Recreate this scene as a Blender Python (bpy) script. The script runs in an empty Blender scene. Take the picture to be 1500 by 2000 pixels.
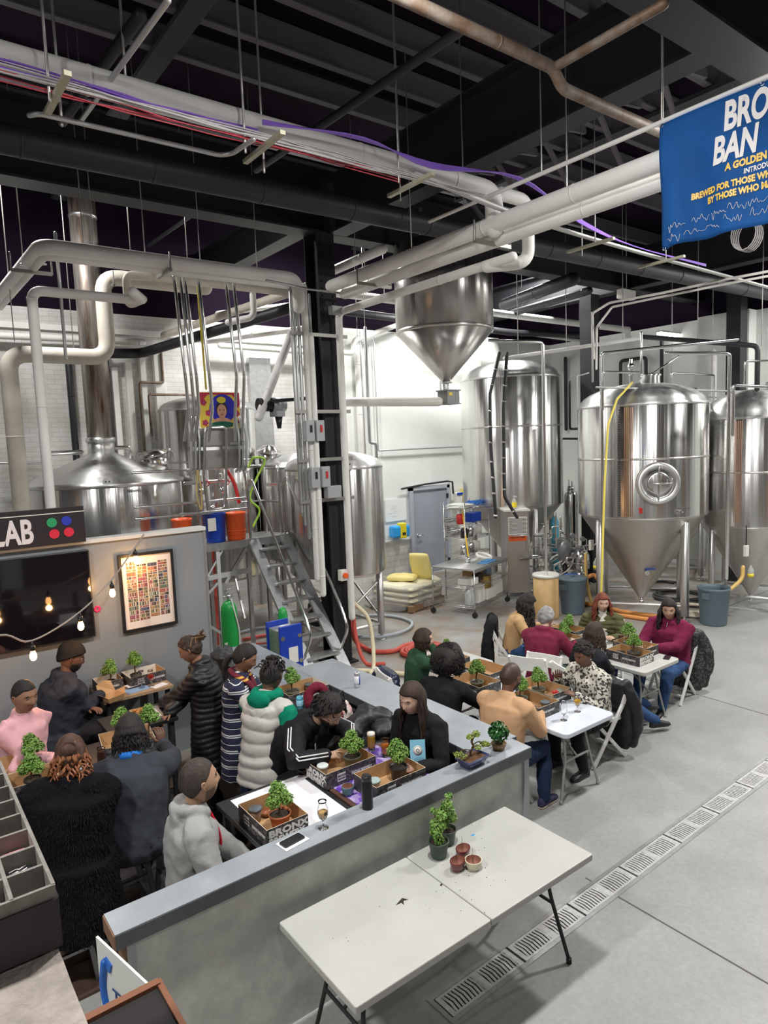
import bpy, math, random
from math import sin, cos, pi, radians, sqrt
from mathutils import Vector as V, Matrix as Mx, noise as NZ, Euler

# ---------------------------------------------------------------- camera
SC = bpy.context.scene
COL = SC.collection
cam_d = bpy.data.cameras.new('camera'); cam = bpy.data.objects.new('camera', cam_d); COL.objects.link(cam)
CYAW, CPITCH, CROLL, CH = radians(52.95), radians(-5.9), 0.039, 3.42
_f = V((cos(CYAW)*cos(CPITCH), sin(CYAW)*cos(CPITCH), sin(CPITCH)))
_r = V((sin(CYAW), -cos(CYAW), 0)); _u = _r.cross(_f)
_R = _r*cos(CROLL) - _u*sin(CROLL); _U = _r*sin(CROLL) + _u*cos(CROLL)
cam.matrix_world = Mx(((_R.x, _U.x, -_f.x, 0), (_R.y, _U.y, -_f.y, 0), (_R.z, _U.z, -_f.z, CH), (0, 0, 0, 1)))
cam_d.sensor_fit = 'HORIZONTAL'; cam_d.sensor_width = 36; cam_d.lens = 36*1320/1500
cam_d.clip_start = .05; cam_d.clip_end = 200
SC.camera = cam
# ---------------------------------------------------------------- world, exposure
SC.view_settings.view_transform = 'Standard'; SC.view_settings.look = 'None'
SC.view_settings.gamma = 1; SC.view_settings.use_curve_mapping = False
SC.view_settings.exposure = 0.0
w = bpy.data.worlds.new('world'); SC.world = w; w.use_nodes = True
w.node_tree.nodes['Background'].inputs[0].default_value = (.8, .87, 1, 1)
w.node_tree.nodes['Background'].inputs[1].default_value = 0.12
# ---------------------------------------------------------------- high-bay lamps, some added as fill (x, y, z, length x, length y, watts)
LAMPS = [(-2.4, 2.75, 6.3, .42, .28, 270), (2.5, 2.75, 6.3, .42, .28, 195), (7.5, 2.8, 6.3, .42, .28, 265), (12.2, 2.8, 6.3, .42, .28, 230),
         (4.8, -1.6, 6.6, .42, .28, 30), (.2, -2.2, 6.6, .42, .28, 60), (9.5, -1.6, 6.6, .42, .28, 30),  # weak unseen lamps added as fill on the near side
         (1.6, 10.4, 7.5, .6, .4, 180), (6.6, 11.3, 7.6, .6, .4, 240), (10.0, 11.2, 6.5, .6, .4, 90), (12.6, 11.0, 7.7, .6, .4, 300),  # lamp behind the hopper is added, hidden, to brighten the far wall
         (16.0, 4.2, 6.6, .6, .4, 200)]
LIGHT_TINT = (1.0, .985, .955)

# ---------------------------------------------------------------- materials
_mc = {}
def mat(name, col=(.5, .5, .5), rough=.5, metal=0., bump=0., bs=30., spec=None, var=0., vs=3., var2=None, aniso=0., trans=0., emit=None, es=0., coat=0., stretch=None, sheen=0., sss=0., ior=1.45):
    if name in _mc: return _mc[name]
    m = bpy.data.materials.new(name); m.use_nodes = True; nt = m.node_tree; N = nt.nodes; L = nt.links
    b = N['Principled BSDF']; b.inputs['Base Color'].default_value = (*col, 1)
    b.inputs['Roughness'].default_value = rough; b.inputs['Metallic'].default_value = metal
    if spec is not None: b.inputs['Specular IOR Level'].default_value = spec
    if aniso: b.inputs['Anisotropic'].default_value = aniso
    if trans: b.inputs['Transmission Weight'].default_value = trans; b.inputs['IOR'].default_value = ior
    if emit: b.inputs['Emission Color'].default_value = (*emit, 1); b.inputs['Emission Strength'].default_value = es
    if coat: b.inputs['Coat Weight'].default_value = coat
    if sheen: b.inputs['Sheen Weight'].default_value = sheen
    if sss: b.inputs['Subsurface Weight'].default_value = sss; b.inputs['Subsurface Radius'].default_value = (.02, .008, .004)
    if var or bump:
        tc = N.new('ShaderNodeTexCoord'); mp = N.new('ShaderNodeMapping'); L.new(tc.outputs['Object'], mp.inputs[0])
        if stretch: mp.inputs['Scale'].default_value = stretch
    if var:
        n = N.new('ShaderNodeTexNoise'); n.inputs['Scale'].default_value = vs; n.inputs['Detail'].default_value = 6; n.inputs['Roughness'].default_value = .6
        L.new(mp.outputs[0], n.inputs[0]); r = N.new('ShaderNodeValToRGB'); L.new(n.outputs[0], r.inputs[0])
        c2 = var2 if var2 else tuple(max(0, c*(1-var)) for c in col)
        r.color_ramp.elements[0].position = .35; r.color_ramp.elements[1].position = .68
        r.color_ramp.elements[0].color = (*c2, 1); r.color_ramp.elements[1].color = (*col, 1)
        L.new(r.outputs[0], b.inputs['Base Color'])
    if bump:
        n2 = N.new('ShaderNodeTexNoise'); n2.inputs['Scale'].default_value = bs; n2.inputs['Detail'].default_value = 4
        L.new(mp.outputs[0], n2.inputs[0]); bp = N.new('ShaderNodeBump'); bp.inputs['Strength'].default_value = bump; bp.inputs['Distance'].default_value = .01
        L.new(n2.outputs[0], bp.inputs['Height']); L.new(bp.outputs[0], b.inputs['Normal'])
    _mc[name] = m; return m

def nodes_of(m): return m.node_tree.nodes, m.node_tree.links, m.node_tree.nodes['Principled BSDF']
def wave_mat(name, cols, scale, axis='Z', rough=.85, bands=None, bump=0., dist=0.):
    """hard bands of colour along an object axis: cols = [(pos, colour), ...] within one period of 1/scale metres"""
    if name in _mc: return _mc[name]
    m = mat(name, cols[0][1], rough); N, L, b = nodes_of(m)
    tc = N.new('ShaderNodeTexCoord'); sp = N.new('ShaderNodeSeparateXYZ'); L.new(tc.outputs['Object'], sp.inputs[0])
    mu = N.new('ShaderNodeMath'); mu.operation = 'MULTIPLY'; mu.inputs[1].default_value = scale; L.new(sp.outputs[axis], mu.inputs[0])
    src = mu.outputs[0]
    if dist:
        nz = N.new('ShaderNodeTexNoise'); nz.inputs['Scale'].default_value = 5; L.new(tc.outputs['Object'], nz.inputs[0])
        ma = N.new('ShaderNodeMath'); ma.operation = 'MULTIPLY_ADD'; ma.inputs[1].default_value = dist; L.new(nz.outputs[0], ma.inputs[0]); L.new(src, ma.inputs[2]); src = ma.outputs[0]
    fr = N.new('ShaderNodeMath'); fr.operation = 'FRACT'; L.new(src, fr.inputs[0])
    r = N.new('ShaderNodeValToRGB'); r.color_ramp.interpolation = 'CONSTANT'; L.new(fr.outputs[0], r.inputs[0])
    e = r.color_ramp.elements
    while len(e) < len(cols): e.new(.5)
    for k, (p, c) in enumerate(cols): e[k].position = p; e[k].color = (*c, 1)
    L.new(r.outputs[0], b.inputs['Base Color']); return m
def voro_mat(name, palette, scale, rough=.7, feature='F1'):
    if name in _mc: return _mc[name]
    m = mat(name, palette[0], rough); N, L, b = nodes_of(m)
    tc = N.new('ShaderNodeTexCoord'); v = N.new('ShaderNodeTexVoronoi'); v.inputs['Scale'].default_value = scale; L.new(tc.outputs['Object'], v.inputs[0])
    r = N.new('ShaderNodeValToRGB'); r.color_ramp.interpolation = 'CONSTANT'; L.new(v.outputs['Color'], r.inputs[0]); e = r.color_ramp.elements
    while len(e) < len(palette): e.new(.5)
    for k, c in enumerate(palette): e[k].position = .1+.8*k/len(palette); e[k].color = (*c, 1)
    L.new(r.outputs[0], b.inputs['Base Color']); return m

# ---------------------------------------------------------------- mesh builder
class MB:
    def __init__(s): s.v = []; s.f = []; s.m = []; s.s = []
    def add(s, vs, fs, mat=0, smooth=True, M=None):
        o = len(s.v)
        s.v += [tuple(M @ V(p)) if M else tuple(p) for p in vs]
        for f in fs: s.f.append([i+o for i in f]); s.m.append(mat); s.s.append(smooth)
        return s
    def box(s, c, size, mat=0, rz=0., M=None):
        x, y, z = (a/2 for a in size)
        T = Mx.Translation(V(c)) @ Mx.Rotation(rz, 4, 'Z')
        if M: T = M @ T
        vs = [(-x,-y,-z),(x,-y,-z),(x,y,-z),(-x,y,-z),(-x,-y,z),(x,-y,z),(x,y,z),(-x,y,z)]
        return s.add(vs, [(3,2,1,0),(4,5,6,7),(0,1,5,4),(1,2,6,5),(2,3,7,6),(3,0,4,7)], mat, False, T)
    def bb(s, x0, x1, y0, y1, z0, z1, mat=0): return s.box(((x0+x1)/2, (y0+y1)/2, (z0+z1)/2), (abs(x1-x0), abs(y1-y0), abs(z1-z0)), mat)
    def bar(s, a, b, w, h, mat=0, up=(0, 0, 1)):
        a, b = V(a), V(b); d = (b-a); n = d.normalized(); u = V(up)
        if abs(n.dot(u)) > .98: u = V((1, 0, 0))
        sd = n.cross(u).normalized(); u = sd.cross(n)
        vs = [p + sd*i*w/2 + u*j*h/2 for p in (a, b) for i, j in ((-1,-1),(1,-1),(1,1),(-1,1))]
        return s.add(vs, [(3,2,1,0),(4,5,6,7),(0,1,5,4),(1,2,6,5),(2,3,7,6),(3,0,4,7)], mat, False)
    def tube(s, pts, r, seg=12, mat=0, cap=True, flat=1.0, fd=None, round_=True):
        pts = [V(p) for p in pts]; n = len(pts)
        rs = list(r) if isinstance(r, (list, tuple)) else [r]*n
        ts = [(pts[min(i+1, n-1)]-pts[max(i-1, 0)]).normalized() for i in range(n)]
        a = V((0, 0, 1)) if abs(ts[0].z) < .9 else V((1, 0, 0))
        if fd: a = V(fd)
        nn = (a - ts[0]*a.dot(ts[0])).normalized(); rings = []
        P = list(pts); T = list(ts); R = list(rs)
        if cap and round_:
            P = [pts[0]-ts[0]*rs[0]*.9, pts[0]-ts[0]*rs[0]*.55] + P + [pts[-1]+ts[-1]*rs[-1]*.55, pts[-1]+ts[-1]*rs[-1]*.9]
            T = [ts[0]]*2 + T + [ts[-1]]*2; R = [rs[0]*.4, rs[0]*.82] + R + [rs[-1]*.82, rs[-1]*.4]
        vs = []
        for p, t, rr in zip(P, T, R):
            nn = (nn - t*nn.dot(t))
            nn = nn.normalized() if nn.length > 1e-6 else t.orthogonal().normalized()
            bn = t.cross(nn)
            for k in range(seg):
                q = 2*pi*k/seg; vs.append(p + nn*cos(q)*rr*flat + bn*sin(q)*rr)
        fs = []
        for i in range(len(P)-1):
            for k in range(seg):
                fs.append((i*seg+k, i*seg+(k+1) % seg, (i+1)*seg+(k+1) % seg, (i+1)*seg+k))
        if cap: fs.append(tuple(reversed(range(seg)))); fs.append(tuple(range((len(P)-1)*seg, len(P)*seg)))
        return s.add(vs, fs, mat, True)
    def cyl(s, a, b, r, seg=24, mat=0, r2=None):
        a, b = V(a), V(b); o = len(s.f)
        s.tube([a, b], [r, r if r2 is None else r2], seg, mat, True, round_=False)
        s.s[-1] = s.s[-2] = False; return s
    def loft(s, secs, seg=20, mat=0, e=2.3):
        """secs: (centre, width dir, depth dir, half width, half depth)"""
        vs = []
        for c, wd, dd, a, b in secs:
            for k in range(seg):
                q = 2*pi*k/seg; cc, ss = cos(q), sin(q)
                vs.append(V(c) + V(wd)*a*math.copysign(abs(cc)**(2/e), cc) + V(dd)*b*math.copysign(abs(ss)**(2/e), ss))
        n = len(secs); fs = [(i*seg+k, i*seg+(k+1) % seg, (i+1)*seg+(k+1) % seg, (i+1)*seg+k) for i in range(n-1) for k in range(seg)]
        fs.append(tuple(reversed(range(seg)))); fs.append(tuple(range((n-1)*seg, n*seg)))
        return s.add(vs, fs, mat, True)
    def lathe(s, prof, c=(0, 0, 0), seg=32, mat=0, M=None, smooth=True, closed=False, cap=True):
        vs = []; fs = []; n = len(prof)
        for r, z in prof:
            for k in range(seg): q = 2*pi*k/seg; vs.append((c[0]+r*cos(q), c[1]+r*sin(q), c[2]+z))
        for i in range(n-1):
            for k in range(seg): fs.append((i*seg+k, i*seg+(k+1) % seg, (i+1)*seg+(k+1) % seg, (i+1)*seg+k))
        if closed: fs += [((n-1)*seg+k, (n-1)*seg+(k+1) % seg, (k+1) % seg, k) for k in range(seg)]
        elif cap:
            if prof[0][0] > 1e-5: fs.append(tuple(reversed(range(seg))))
            if prof[-1][0] > 1e-5: fs.append(tuple(range((n-1)*seg, n*seg)))
        return s.add(vs, fs, mat, smooth, M)
    def ball(s, c, r, seg=16, mat=0, sc=(1, 1, 1), M=None):
        prof = [(max(1e-6, sin(pi*i/(seg//2)))*r, -cos(pi*i/(seg//2))*r) for i in range(seg//2+1)]
        T = Mx.Translation(V(c)) @ (M.to_4x4() if M else Mx.Identity(4)) @ Mx.Diagonal((*sc, 1))
        return s.lathe(prof, (0, 0, 0), seg, mat, T)
    def prism(s, poly, z0, z1, mat=0, M=None, smooth=False):
        n = len(poly); vs = [(x, y, z0) for x, y in poly] + [(x, y, z1) for x, y in poly]
        fs = [tuple(reversed(range(n))), tuple(range(n, 2*n))] + [(i, (i+1) % n, n+(i+1) % n, n+i) for i in range(n)]
        return s.add(vs, fs, mat, smooth, M)
    def ext(s, other, mat=None):
        o = len(s.v); s.v += other.v; s.f += [[i+o for i in f] for f in other.f]
        s.m += other.m if mat is None else [mat]*len(other.f); s.s += other.s; return s
    def mesh(s, name, mats, off=None):
        me = bpy.data.meshes.new(name)
        vs = s.v if off is None else [(a-off[0], b-off[1], c-off[2]) for a, b, c in s.v]
        me.from_pydata(vs, [], s.f)
        for m in (mats if isinstance(mats, (list, tuple)) else [mats]): me.materials.append(m)
        me.polygons.foreach_set('material_index', s.m); me.polygons.foreach_set('use_smooth', s.s); me.update(); return me
    def build(s, name, mats, parent=None, off=None, bevel=0., label=None, cat=None, group=None, kind=None):
        """off: world position of the parent, when this mesh was written in world coordinates"""
        me = s.mesh(name, mats, off if off is not None else (parent.get('_o') if parent is not None and '_o' in parent else None))
        o = bpy.data.objects.new(name, me); COL.objects.link(o)
        if parent is not None: o.parent = parent
        if bevel:
            b = o.modifiers.new('bevel', 'BEVEL'); b.width = bevel; b.segments = 2; b.limit_method = 'ANGLE'; b.angle_limit = .7
        return tag(o, label, cat, group, kind)
def tag(o, label=None, cat=None, group=None, kind=None):
    if label: o['label'] = label
    if cat: o['category'] = cat
    if group: o['group'] = group
    if kind: o['kind'] = kind
    return o
ROOTS = []
def T(name, label, cat, loc=(0, 0, 0), rz=0., group=None, world=False):
    o = bpy.data.objects.new(name, None); COL.objects.link(o); o.location = loc; o.rotation_euler = (0, 0, rz); o.empty_display_size = .1
    if world: o['_o'] = tuple(float(a) for a in loc); ROOTS.append(o)
    return tag(o, label, cat, group)
def dup(root, loc, rz=0., label=None, group=None, scale=None):
    r = root.copy(); COL.objects.link(r); r.location = loc; r.rotation_euler = (0, 0, rz)
    if scale: r.scale = (scale,)*3
    if label: r['label'] = label
    if group: r['group'] = group
    for ch in list(root.children):
        c = ch.copy(); COL.objects.link(c); c.parent = r
        for g in list(ch.children):
            d = g.copy(); COL.objects.link(d); d.parent = c
    return r
def text(s, size, material, parent=None, M=None, name='lettering', bold=.02, ext=.002, align='LEFT', squeeze=1., shear=0., label=None, off=None):
    cu = bpy.data.curves.new('t', 'FONT'); cu.body = s; cu.size = size; cu.offset = bold*size; cu.extrude = ext; cu.align_x = align; cu.shear = shear; cu.resolution_u = 2 if size < .12 else 8; cu.offset = bold*size*(.6 if size > .2 else 1)
    o = bpy.data.objects.new('t', cu); COL.objects.link(o)
    bpy.context.view_layer.update()
    me = bpy.data.meshes.new_from_object(o.evaluated_get(bpy.context.evaluated_depsgraph_get())); bpy.data.objects.remove(o)
    me.transform(Mx.Diagonal((squeeze, 1, 1, 1)))
    if M: me.transform(M)
    if off is None and parent is not None and '_o' in parent: off = parent['_o']
    if off is not None: me.transform(Mx.Translation(-V(off)))
    me.materials.clear(); me.materials.append(material); me.name = name
    n = bpy.data.objects.new(name, me); COL.objects.link(n)
    if parent is not None: n.parent = parent
    if label: n['label'] = label
    return n
def frame(o, x, y):
    """matrix whose local x/y axes are the given directions, at origin o"""
    x, y = V(x).normalized(), V(y).normalized(); z = x.cross(y)
    return Mx(((x.x, y.x, z.x, o[0]), (x.y, y.y, z.y, o[1]), (x.z, y.z, z.z, o[2]), (0, 0, 0, 1)))
def fillet(pts, r, n=6):
    pts = [V(p) for p in pts]; out = [pts[0]]
    for i in range(1, len(pts)-1):
        a, b, c = pts[i-1], pts[i], pts[i+1]; d1 = (a-b); d2 = (c-b); q = min(r, d1.length*.45, d2.length*.45)
        p1, p2 = b+d1.normalized()*q, b+d2.normalized()*q
        out += [(p1*(1-t)+b*t)*(1-t) + (b*(1-t)+p2*t)*t for t in [k/n for k in range(n+1)]]
    return out + [pts[-1]]
def spline(pts, n=8):
    pts = [V(p) for p in pts]; P = [pts[0]*2-pts[1]] + pts + [pts[-1]*2-pts[-2]]; out = []
    for i in range(1, len(P)-2):
        a, b, c, d = P[i-1:i+3]
        for k in range(n):
            t = k/n; out.append(.5*((2*b)+(c-a)*t+(2*a-5*b+4*c-d)*t*t+(3*b-a-3*c+d)*t**3))
    return out + [pts[-1]]
def pipe(name, label, pts, r, m, cat='pipe', group=None, fil=None, seg=10, smooth_curve=False, parent=None, kind=None):
    pp = spline(pts) if smooth_curve else fillet(pts, fil if fil is not None else max(.04, r*2.2))
    mb = MB().tube(pp, r, seg, 0)
    return mb.build(name, m, parent, label=label, cat=cat, group=group, kind=kind)
def remesh(mb, vox, it=3, fac=.6):
    me = mb.mesh('tmp', mat('tmp')); o = bpy.data.objects.new('tmp', me); COL.objects.link(o)
    m = o.modifiers.new('r', 'REMESH'); m.mode = 'VOXEL'; m.voxel_size = vox
    if it: s = o.modifiers.new('s', 'SMOOTH'); s.factor = fac; s.iterations = it
    bpy.context.view_layer.update()
    r = bpy.data.meshes.new_from_object(o.evaluated_get(bpy.context.evaluated_depsgraph_get())); bpy.data.objects.remove(o); bpy.data.meshes.remove(me)
    out = MB(); out.v = [tuple(v.co) for v in r.vertices]; out.n = [V(v.normal) for v in r.vertices]
    out.f = [list(p.vertices) for p in r.polygons]; out.m = [0]*len(out.f); out.s = [True]*len(out.f); bpy.data.meshes.remove(r); return out
def sstep(a, b, x): t = min(1, max(0, (x-a)/(b-a))); return t*t*(3-2*t)

PIPES = [
('insulated_pipe', 'thick white insulated pipe running right under the black roof, wrapped by purple cables', 0.095, 'white_paint', [(-2.0, 5.15, 6.0), (5.5, 5.15, 6.0), (5.5, 5.15, 5.62)]),
('insulated_pipe', 'short white insulated branch looping beside the end of the thick roof pipe', 0.07, 'white_paint', [(5.55, 5.12, 5.98), (6.0, 5.12, 5.98), (6.0, 5.12, 5.33), (5.7, 5.47, 5.33)]),
('insulated_pipe', 'upper thick white pipe rising right from the black column to behind the blue banner', 0.085, 'white_paint', [(5.48, 1.8, 5.66), (5.48, 8.3, 5.66)]),
('insulated_pipe', 'lower thick white pipe rising right from the black column to behind the blue banner', 0.075, 'white_paint', [(5.64, 1.8, 5.55), (5.64, 8.2, 5.55)]),
('insulated_pipe', 'single white pipe below the bundle passing in front of the grain hopper', 0.055, 'white_paint', [(5.72, 5.1, 5.35), (5.72, 8.5, 5.35), (5.72, 8.5, 0.75)]),
('insulated_pipe', 'long white insulated pipe at upper left bending toward the black column', 0.085, 'white_paint', [(1.76, 11.47, 5.79), (1.75, 8.45, 5.74), (5.02, 8.45, 5.74), (5.02, 8.45, 5.35)]),
('insulated_pipe', 'second white pipe running under the long one at upper left', 0.05, 'white_paint', [(1.86, 12.23, 5.75), (1.79, 8.55, 5.66), (4.9, 8.55, 5.66)]),
('white_pipe', 'slim white water pipe with a right-angle bend standing left of the rusty chimney', 0.055, 'white_paint', [(1.56, 8.2, 2.79), (1.56, 8.2, 5.19), (2.76, 8.2, 5.19), (2.51, 7.8, 5.19)]),
('white_pipe', 'white riser hooking between two horizontal pipes right of the chimney', 0.05, 'cream_lagging', [(2.82, 8.4, 5.25), (2.73, 8.7, 5.22), (2.73, 8.7, 5.6), (3.01, 8.7, 5.6)]),
('lagged_pipe', 'thick cream lagged pipe standing at the far left edge, bent at its top', 0.12, 'cream_lagging', [(1.71, 11.0, 2.54), (1.71, 11.0, 4.88), (3.09, 11.0, 4.88), (3.09, 11.0, 6.1), (4.74, 11.0, 6.1)]),
('lagged_pipe', 'cream lagged pipe continuing right above the brewhouse under the roof', 0.1, 'cream_lagging', [(3.4, 9.6, 5.87), (5.87, 9.6, 5.87)]),
('lagged_pipe', 'thin cream pipe running from the brick wall toward the black column', 0.07, 'cream_lagging', [(4.71, 13.0, 5.61), (5.63, 9.2, 5.85)]),
('black_pipe', 'black lagged pipe crossing from the brick wall to the column', 0.09, 'black_pipe', [(3.56, 13.0, 5.22), (4.25, 13.0, 5.25), (5.58, 9.3, 5.59)]),
('white_pipe', 'white horizontal pipe along the brick wall at upper left', 0.06, 'white_paint', [(1.95, 13.1, 5.45), (4.34, 13.1, 5.48)]),
('white_pipe', 'white horizontal pipe on the brick wall behind the painting', 0.06, 'white_paint', [(5.85, 13.0, 5.48), (8.41, 13.0, 5.45)]),
('white_pipe', 'slanted white pipe dropping left from the column bundle', 0.065, 'white_paint', [(5.55, 9.6, 5.21), (4.68, 9.2, 3.86)]),
('black_drain_pipe', 'black vertical pipe on the brick wall left of the chimney', 0.06, 'black_pipe', [(3.0, 13.15, 3.3), (3.0, 13.15, 5.21)]),
('black_drain_pipe', 'black vertical pipe on the brick wall right of the chimney', 0.06, 'black_pipe', [(3.64, 13.15, 3.27), (3.64, 13.15, 5.24)]),
('iron_pipe', 'thin dark iron pipe zigzagging down the brick wall above the rear tank', 0.025, 'rusty_pipe', [(4.69, 13.15, 5.29), (4.69, 13.15, 4.73), (4.23, 13.15, 4.73), (4.23, 13.15, 3.44)]),
('iron_pipe', 'thin brown pipe running into the top of the rear tank', 0.025, 'rusty_pipe', [(4.34, 13.0, 3.72), (4.34, 13.0, 4.49), (5.19, 13.0, 4.49)]),
('white_downpipe', 'white vertical downpipe on the far wall left of the hopper outlet', 0.09, 'white_paint', [(9.38, 13.2, 2.94), (9.38, 13.2, 5.75)]),
('conduit', 'pair-like grey conduit beside the white downpipe on the far wall', 0.02, 'conduit', [(9.4, 13.1, 2.99), (9.4, 13.1, 5.98)]),
('conduit', 'grey conduit curving down the far wall to a long bend above the door', 0.02, 'conduit', [(9.86, 13.2, 5.9), (9.86, 13.2, 3.22), (12.71, 13.2, 3.22)]),
('conduit', 'grey conduit looping over the small steel tank beside the column', 0.03, 'conduit', [(7.87, 10.6, 3.11), (7.87, 10.6, 3.41), (7.72, 10.6, 3.41), (7.72, 10.6, 5.59)]),
('auger_pipe', 'fat white conveyor tube running left from the hopper outlet', 0.075, 'plastic_white', [(7.47, 8.3, 4.04), (6.27, 9.6, 4.12)]),
('white_pipe', 'white pipe with a step running behind the column toward the hopper', 0.06, 'white_paint', [(12.46, 12.8, 6.9), (8.98, 12.8, 5.73), (8.98, 12.8, 5.45), (8.28, 12.8, 5.45)]),
('black_pipe', 'dark horizontal pipe passing behind the hopper', 0.08, 'black_pipe', [(8.07, 12.4, 6.27), (13.16, 11.8, 6.03), (16.03, 11.6, 6.11)]),
('white_pipe', 'long white pipe running right behind the hopper under the black beam', 0.08, 'white_paint', [(7.31, 11.2, 6.33), (18.44, 10.6, 6.12)]),
('white_pipe', 'small white pipe behind the hopper, just under the long one', 0.045, 'white_paint', [(8.2, 12.6, 6.37), (17.3, 12.0, 6.0)]),
('white_pipe', 'white pipe coming forward from the black beam beside the column head', 0.07, 'white_paint', [(6.02, 9.38, 6.1), (5.98, 7.71, 6.1)]),
('conduit', 'grey conduit in the tight row down the left face of the black column', 0.026, 'conduit', [(4.95, 8.55, 5.65), (4.95, 8.55, 2.45)]),
('conduit', 'grey conduit in the tight row down the left face of the black column', 0.018, 'conduit', [(5.0, 8.55, 5.63), (5.0, 8.55, 2.26)]),
('conduit', 'grey conduit in the tight row down the left face of the black column', 0.026, 'conduit', [(5.06, 8.55, 5.62), (5.06, 8.55, 2.06)]),
('conduit', 'grey conduit in the tight row down the left face of the black column', 0.018, 'conduit', [(5.13, 8.55, 5.6), (5.13, 8.55, 1.86)]),
('conduit', 'grey conduit in the tight row down the left face of the black column', 0.026, 'conduit', [(5.19, 8.55, 5.59), (5.19, 8.55, 1.66)]),
('conduit', 'grey conduit in the tight row down the left face of the black column', 0.018, 'conduit', [(5.26, 8.55, 5.57), (5.26, 8.55, 1.46)]),
('white_pipe', 'thick white riser hugging the left side of the black column', 0.05, 'white_paint', [(5.14, 8.5, 5.66), (5.14, 8.5, 1.45)]),
('white_pipe', 'white riser with a flared lower end in front of the column foot', 0.045, 'white_paint', [(5.19, 8.45, 4.94), (5.19, 8.45, 1.21)]),
('conduit', 'shiny steel conduit dropping to the control cabinets, far left of the row', 0.022, 'steel_pipe', [(3.3, 8.6, 5.61), (3.36, 8.6, 4.37), (3.49, 8.9, 3.96), (3.52, 9.2, 3.55)]),
('conduit', 'shiny steel conduit dropping to the control cabinets, second from left of the row', 0.022, 'steel_pipe', [(3.38, 8.6, 5.62), (3.44, 8.6, 4.37), (3.57, 8.9, 3.96), (3.61, 9.2, 3.55)]),
('conduit', 'shiny steel conduit dropping to the control cabinets, third from left of the row', 0.022, 'steel_pipe', [(3.44, 8.6, 5.63), (3.51, 8.6, 4.37), (3.64, 8.9, 3.96), (3.67, 9.2, 3.55)]),
('conduit', 'shiny steel conduit dropping to the control cabinets, middle of the row', 0.022, 'steel_pipe', [(3.62, 8.6, 5.65), (3.69, 8.6, 4.37), (3.83, 8.9, 3.96), (3.87, 9.2, 3.54)]),
('conduit', 'shiny steel conduit dropping to the control cabinets, second from right of the row', 0.022, 'steel_pipe', [(4.0, 8.6, 5.69), (4.08, 8.6, 4.38), (4.17, 8.9, 3.96), (4.27, 9.2, 3.53)]),
('conduit', 'shiny steel conduit dropping to the control cabinets, far right of the row', 0.022, 'steel_pipe', [(4.11, 8.6, 5.7), (4.19, 8.6, 4.39), (4.29, 8.9, 3.96), (4.39, 9.2, 3.53)]),
('sprinkler_pipe', 'grimy grey sprinkler main descending right across the top of the picture', 0.045, 'rusty_pipe', [(1.5, 3.5, 6.2), (4.42, 3.5, 6.2), (4.52, 3.5, 6.08), (6.3, 3.5, 6.08)]),
('sprinkler_pipe', 'short sprinkler branch rising right from the grimy main', 0.035, 'rusty_pipe', [(4.42, 3.5, 6.2), (4.42, 2.6, 6.2)]),
('roof_pipe', 'thin dark pipe slanting down left below the roof girders', 0.04, 'black_pipe', [(4.0, 4.06, 6.6), (3.87, 7.32, 6.6)]),
('roof_pipe', 'thin white pipe slanting up right through the top left roof', 0.02, 'conduit', [(1.62, 4.02, 6.0), (1.56, 5.81, 6.0)]),
('roof_pipe', 'dark pipe slanting up beside the thin white one at top left', 0.045, 'black_pipe', [(1.77, 4.9, 6.4), (1.67, 6.79, 6.4)]),
('conduit', 'white curved conduit hanging below the roof at upper left', 0.018, 'conduit', [(1.1, 5.33, 5.75), (1.15, 5.27, 5.75), (2.46, 5.25, 5.75), (2.53, 5.17, 5.75), (2.56, 4.85, 5.75)]),
('black_duct', 'wide black pipe running right below the roof at upper left', 0.13, 'black_pipe', [(-1.0, 6.85, 6.15), (16.0, 6.5, 6.15)]),
('banner_pole', 'long white pole holding the blue banner', 0.02, 'white_paint', [(5.3, 1.8, 5.88), (5.3, 5.95, 5.88)]),
('steel_pipe', 'bright horizontal pipe rising right above the tall left fermenter', 0.035, 'white_paint', [(9.91, 9.09, 4.93), (12.06, 7.51, 5.22)]),
('black_pipe', 'dark lagged pipe running right from the crest of the bright pipe above the fermenters', 0.045, 'black_pipe', [(12.06, 7.51, 5.24), (12.74, 5.68, 4.86), (12.74, 5.68, 4.1)]),
('steel_pipe', 'curved steel pipe dropping in front of the tall left fermenter', 0.03, 'steel_pipe', [(9.11, 8.72, 5.17), (9.88, 8.13, 5.1), (9.88, 8.13, 0.47)]),
('steel_pipe', 'steel pipe looping over the manway tank and down its left side', 0.03, 'steel_pipe', [(12.15, 5.76, 4.95), (10.26, 7.17, 4.8), (10.26, 7.17, 0.93)]),
('steel_pipe', 'thin steel pipe bending down beside the left shoulder of the manway tank', 0.022, 'steel_pipe', [(10.65, 6.7, 4.44), (10.16, 7.08, 4.47), (10.16, 7.08, 3.83)]),
('steel_pipe', 'steel pipe dropping between the two right fermenters', 0.03, 'steel_pipe', [(10.67, 6.22, 4.7), (11.51, 5.58, 4.66), (11.51, 5.58, 0.87)]),
('steel_pipe', 'short steel loop over the right-hand fermenter', 0.025, 'steel_pipe', [(11.75, 5.07, 4.07), (11.3, 5.41, 4.12), (11.3, 5.41, 3.31)]),
('steel_pipe', 'thin steel pipe hooking over the back of the manway tank', 0.022, 'steel_pipe', [(12.89, 7.39, 4.3), (12.89, 7.39, 4.57), (14.58, 7.39, 4.57), (14.58, 7.39, 3.95)]),
('steel_pipe', 'tall thin steel pipe behind the manway tank valve', 0.022, 'steel_pipe', [(11.41, 7.13, 4.39), (11.41, 7.13, 5.22)]),
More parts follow.
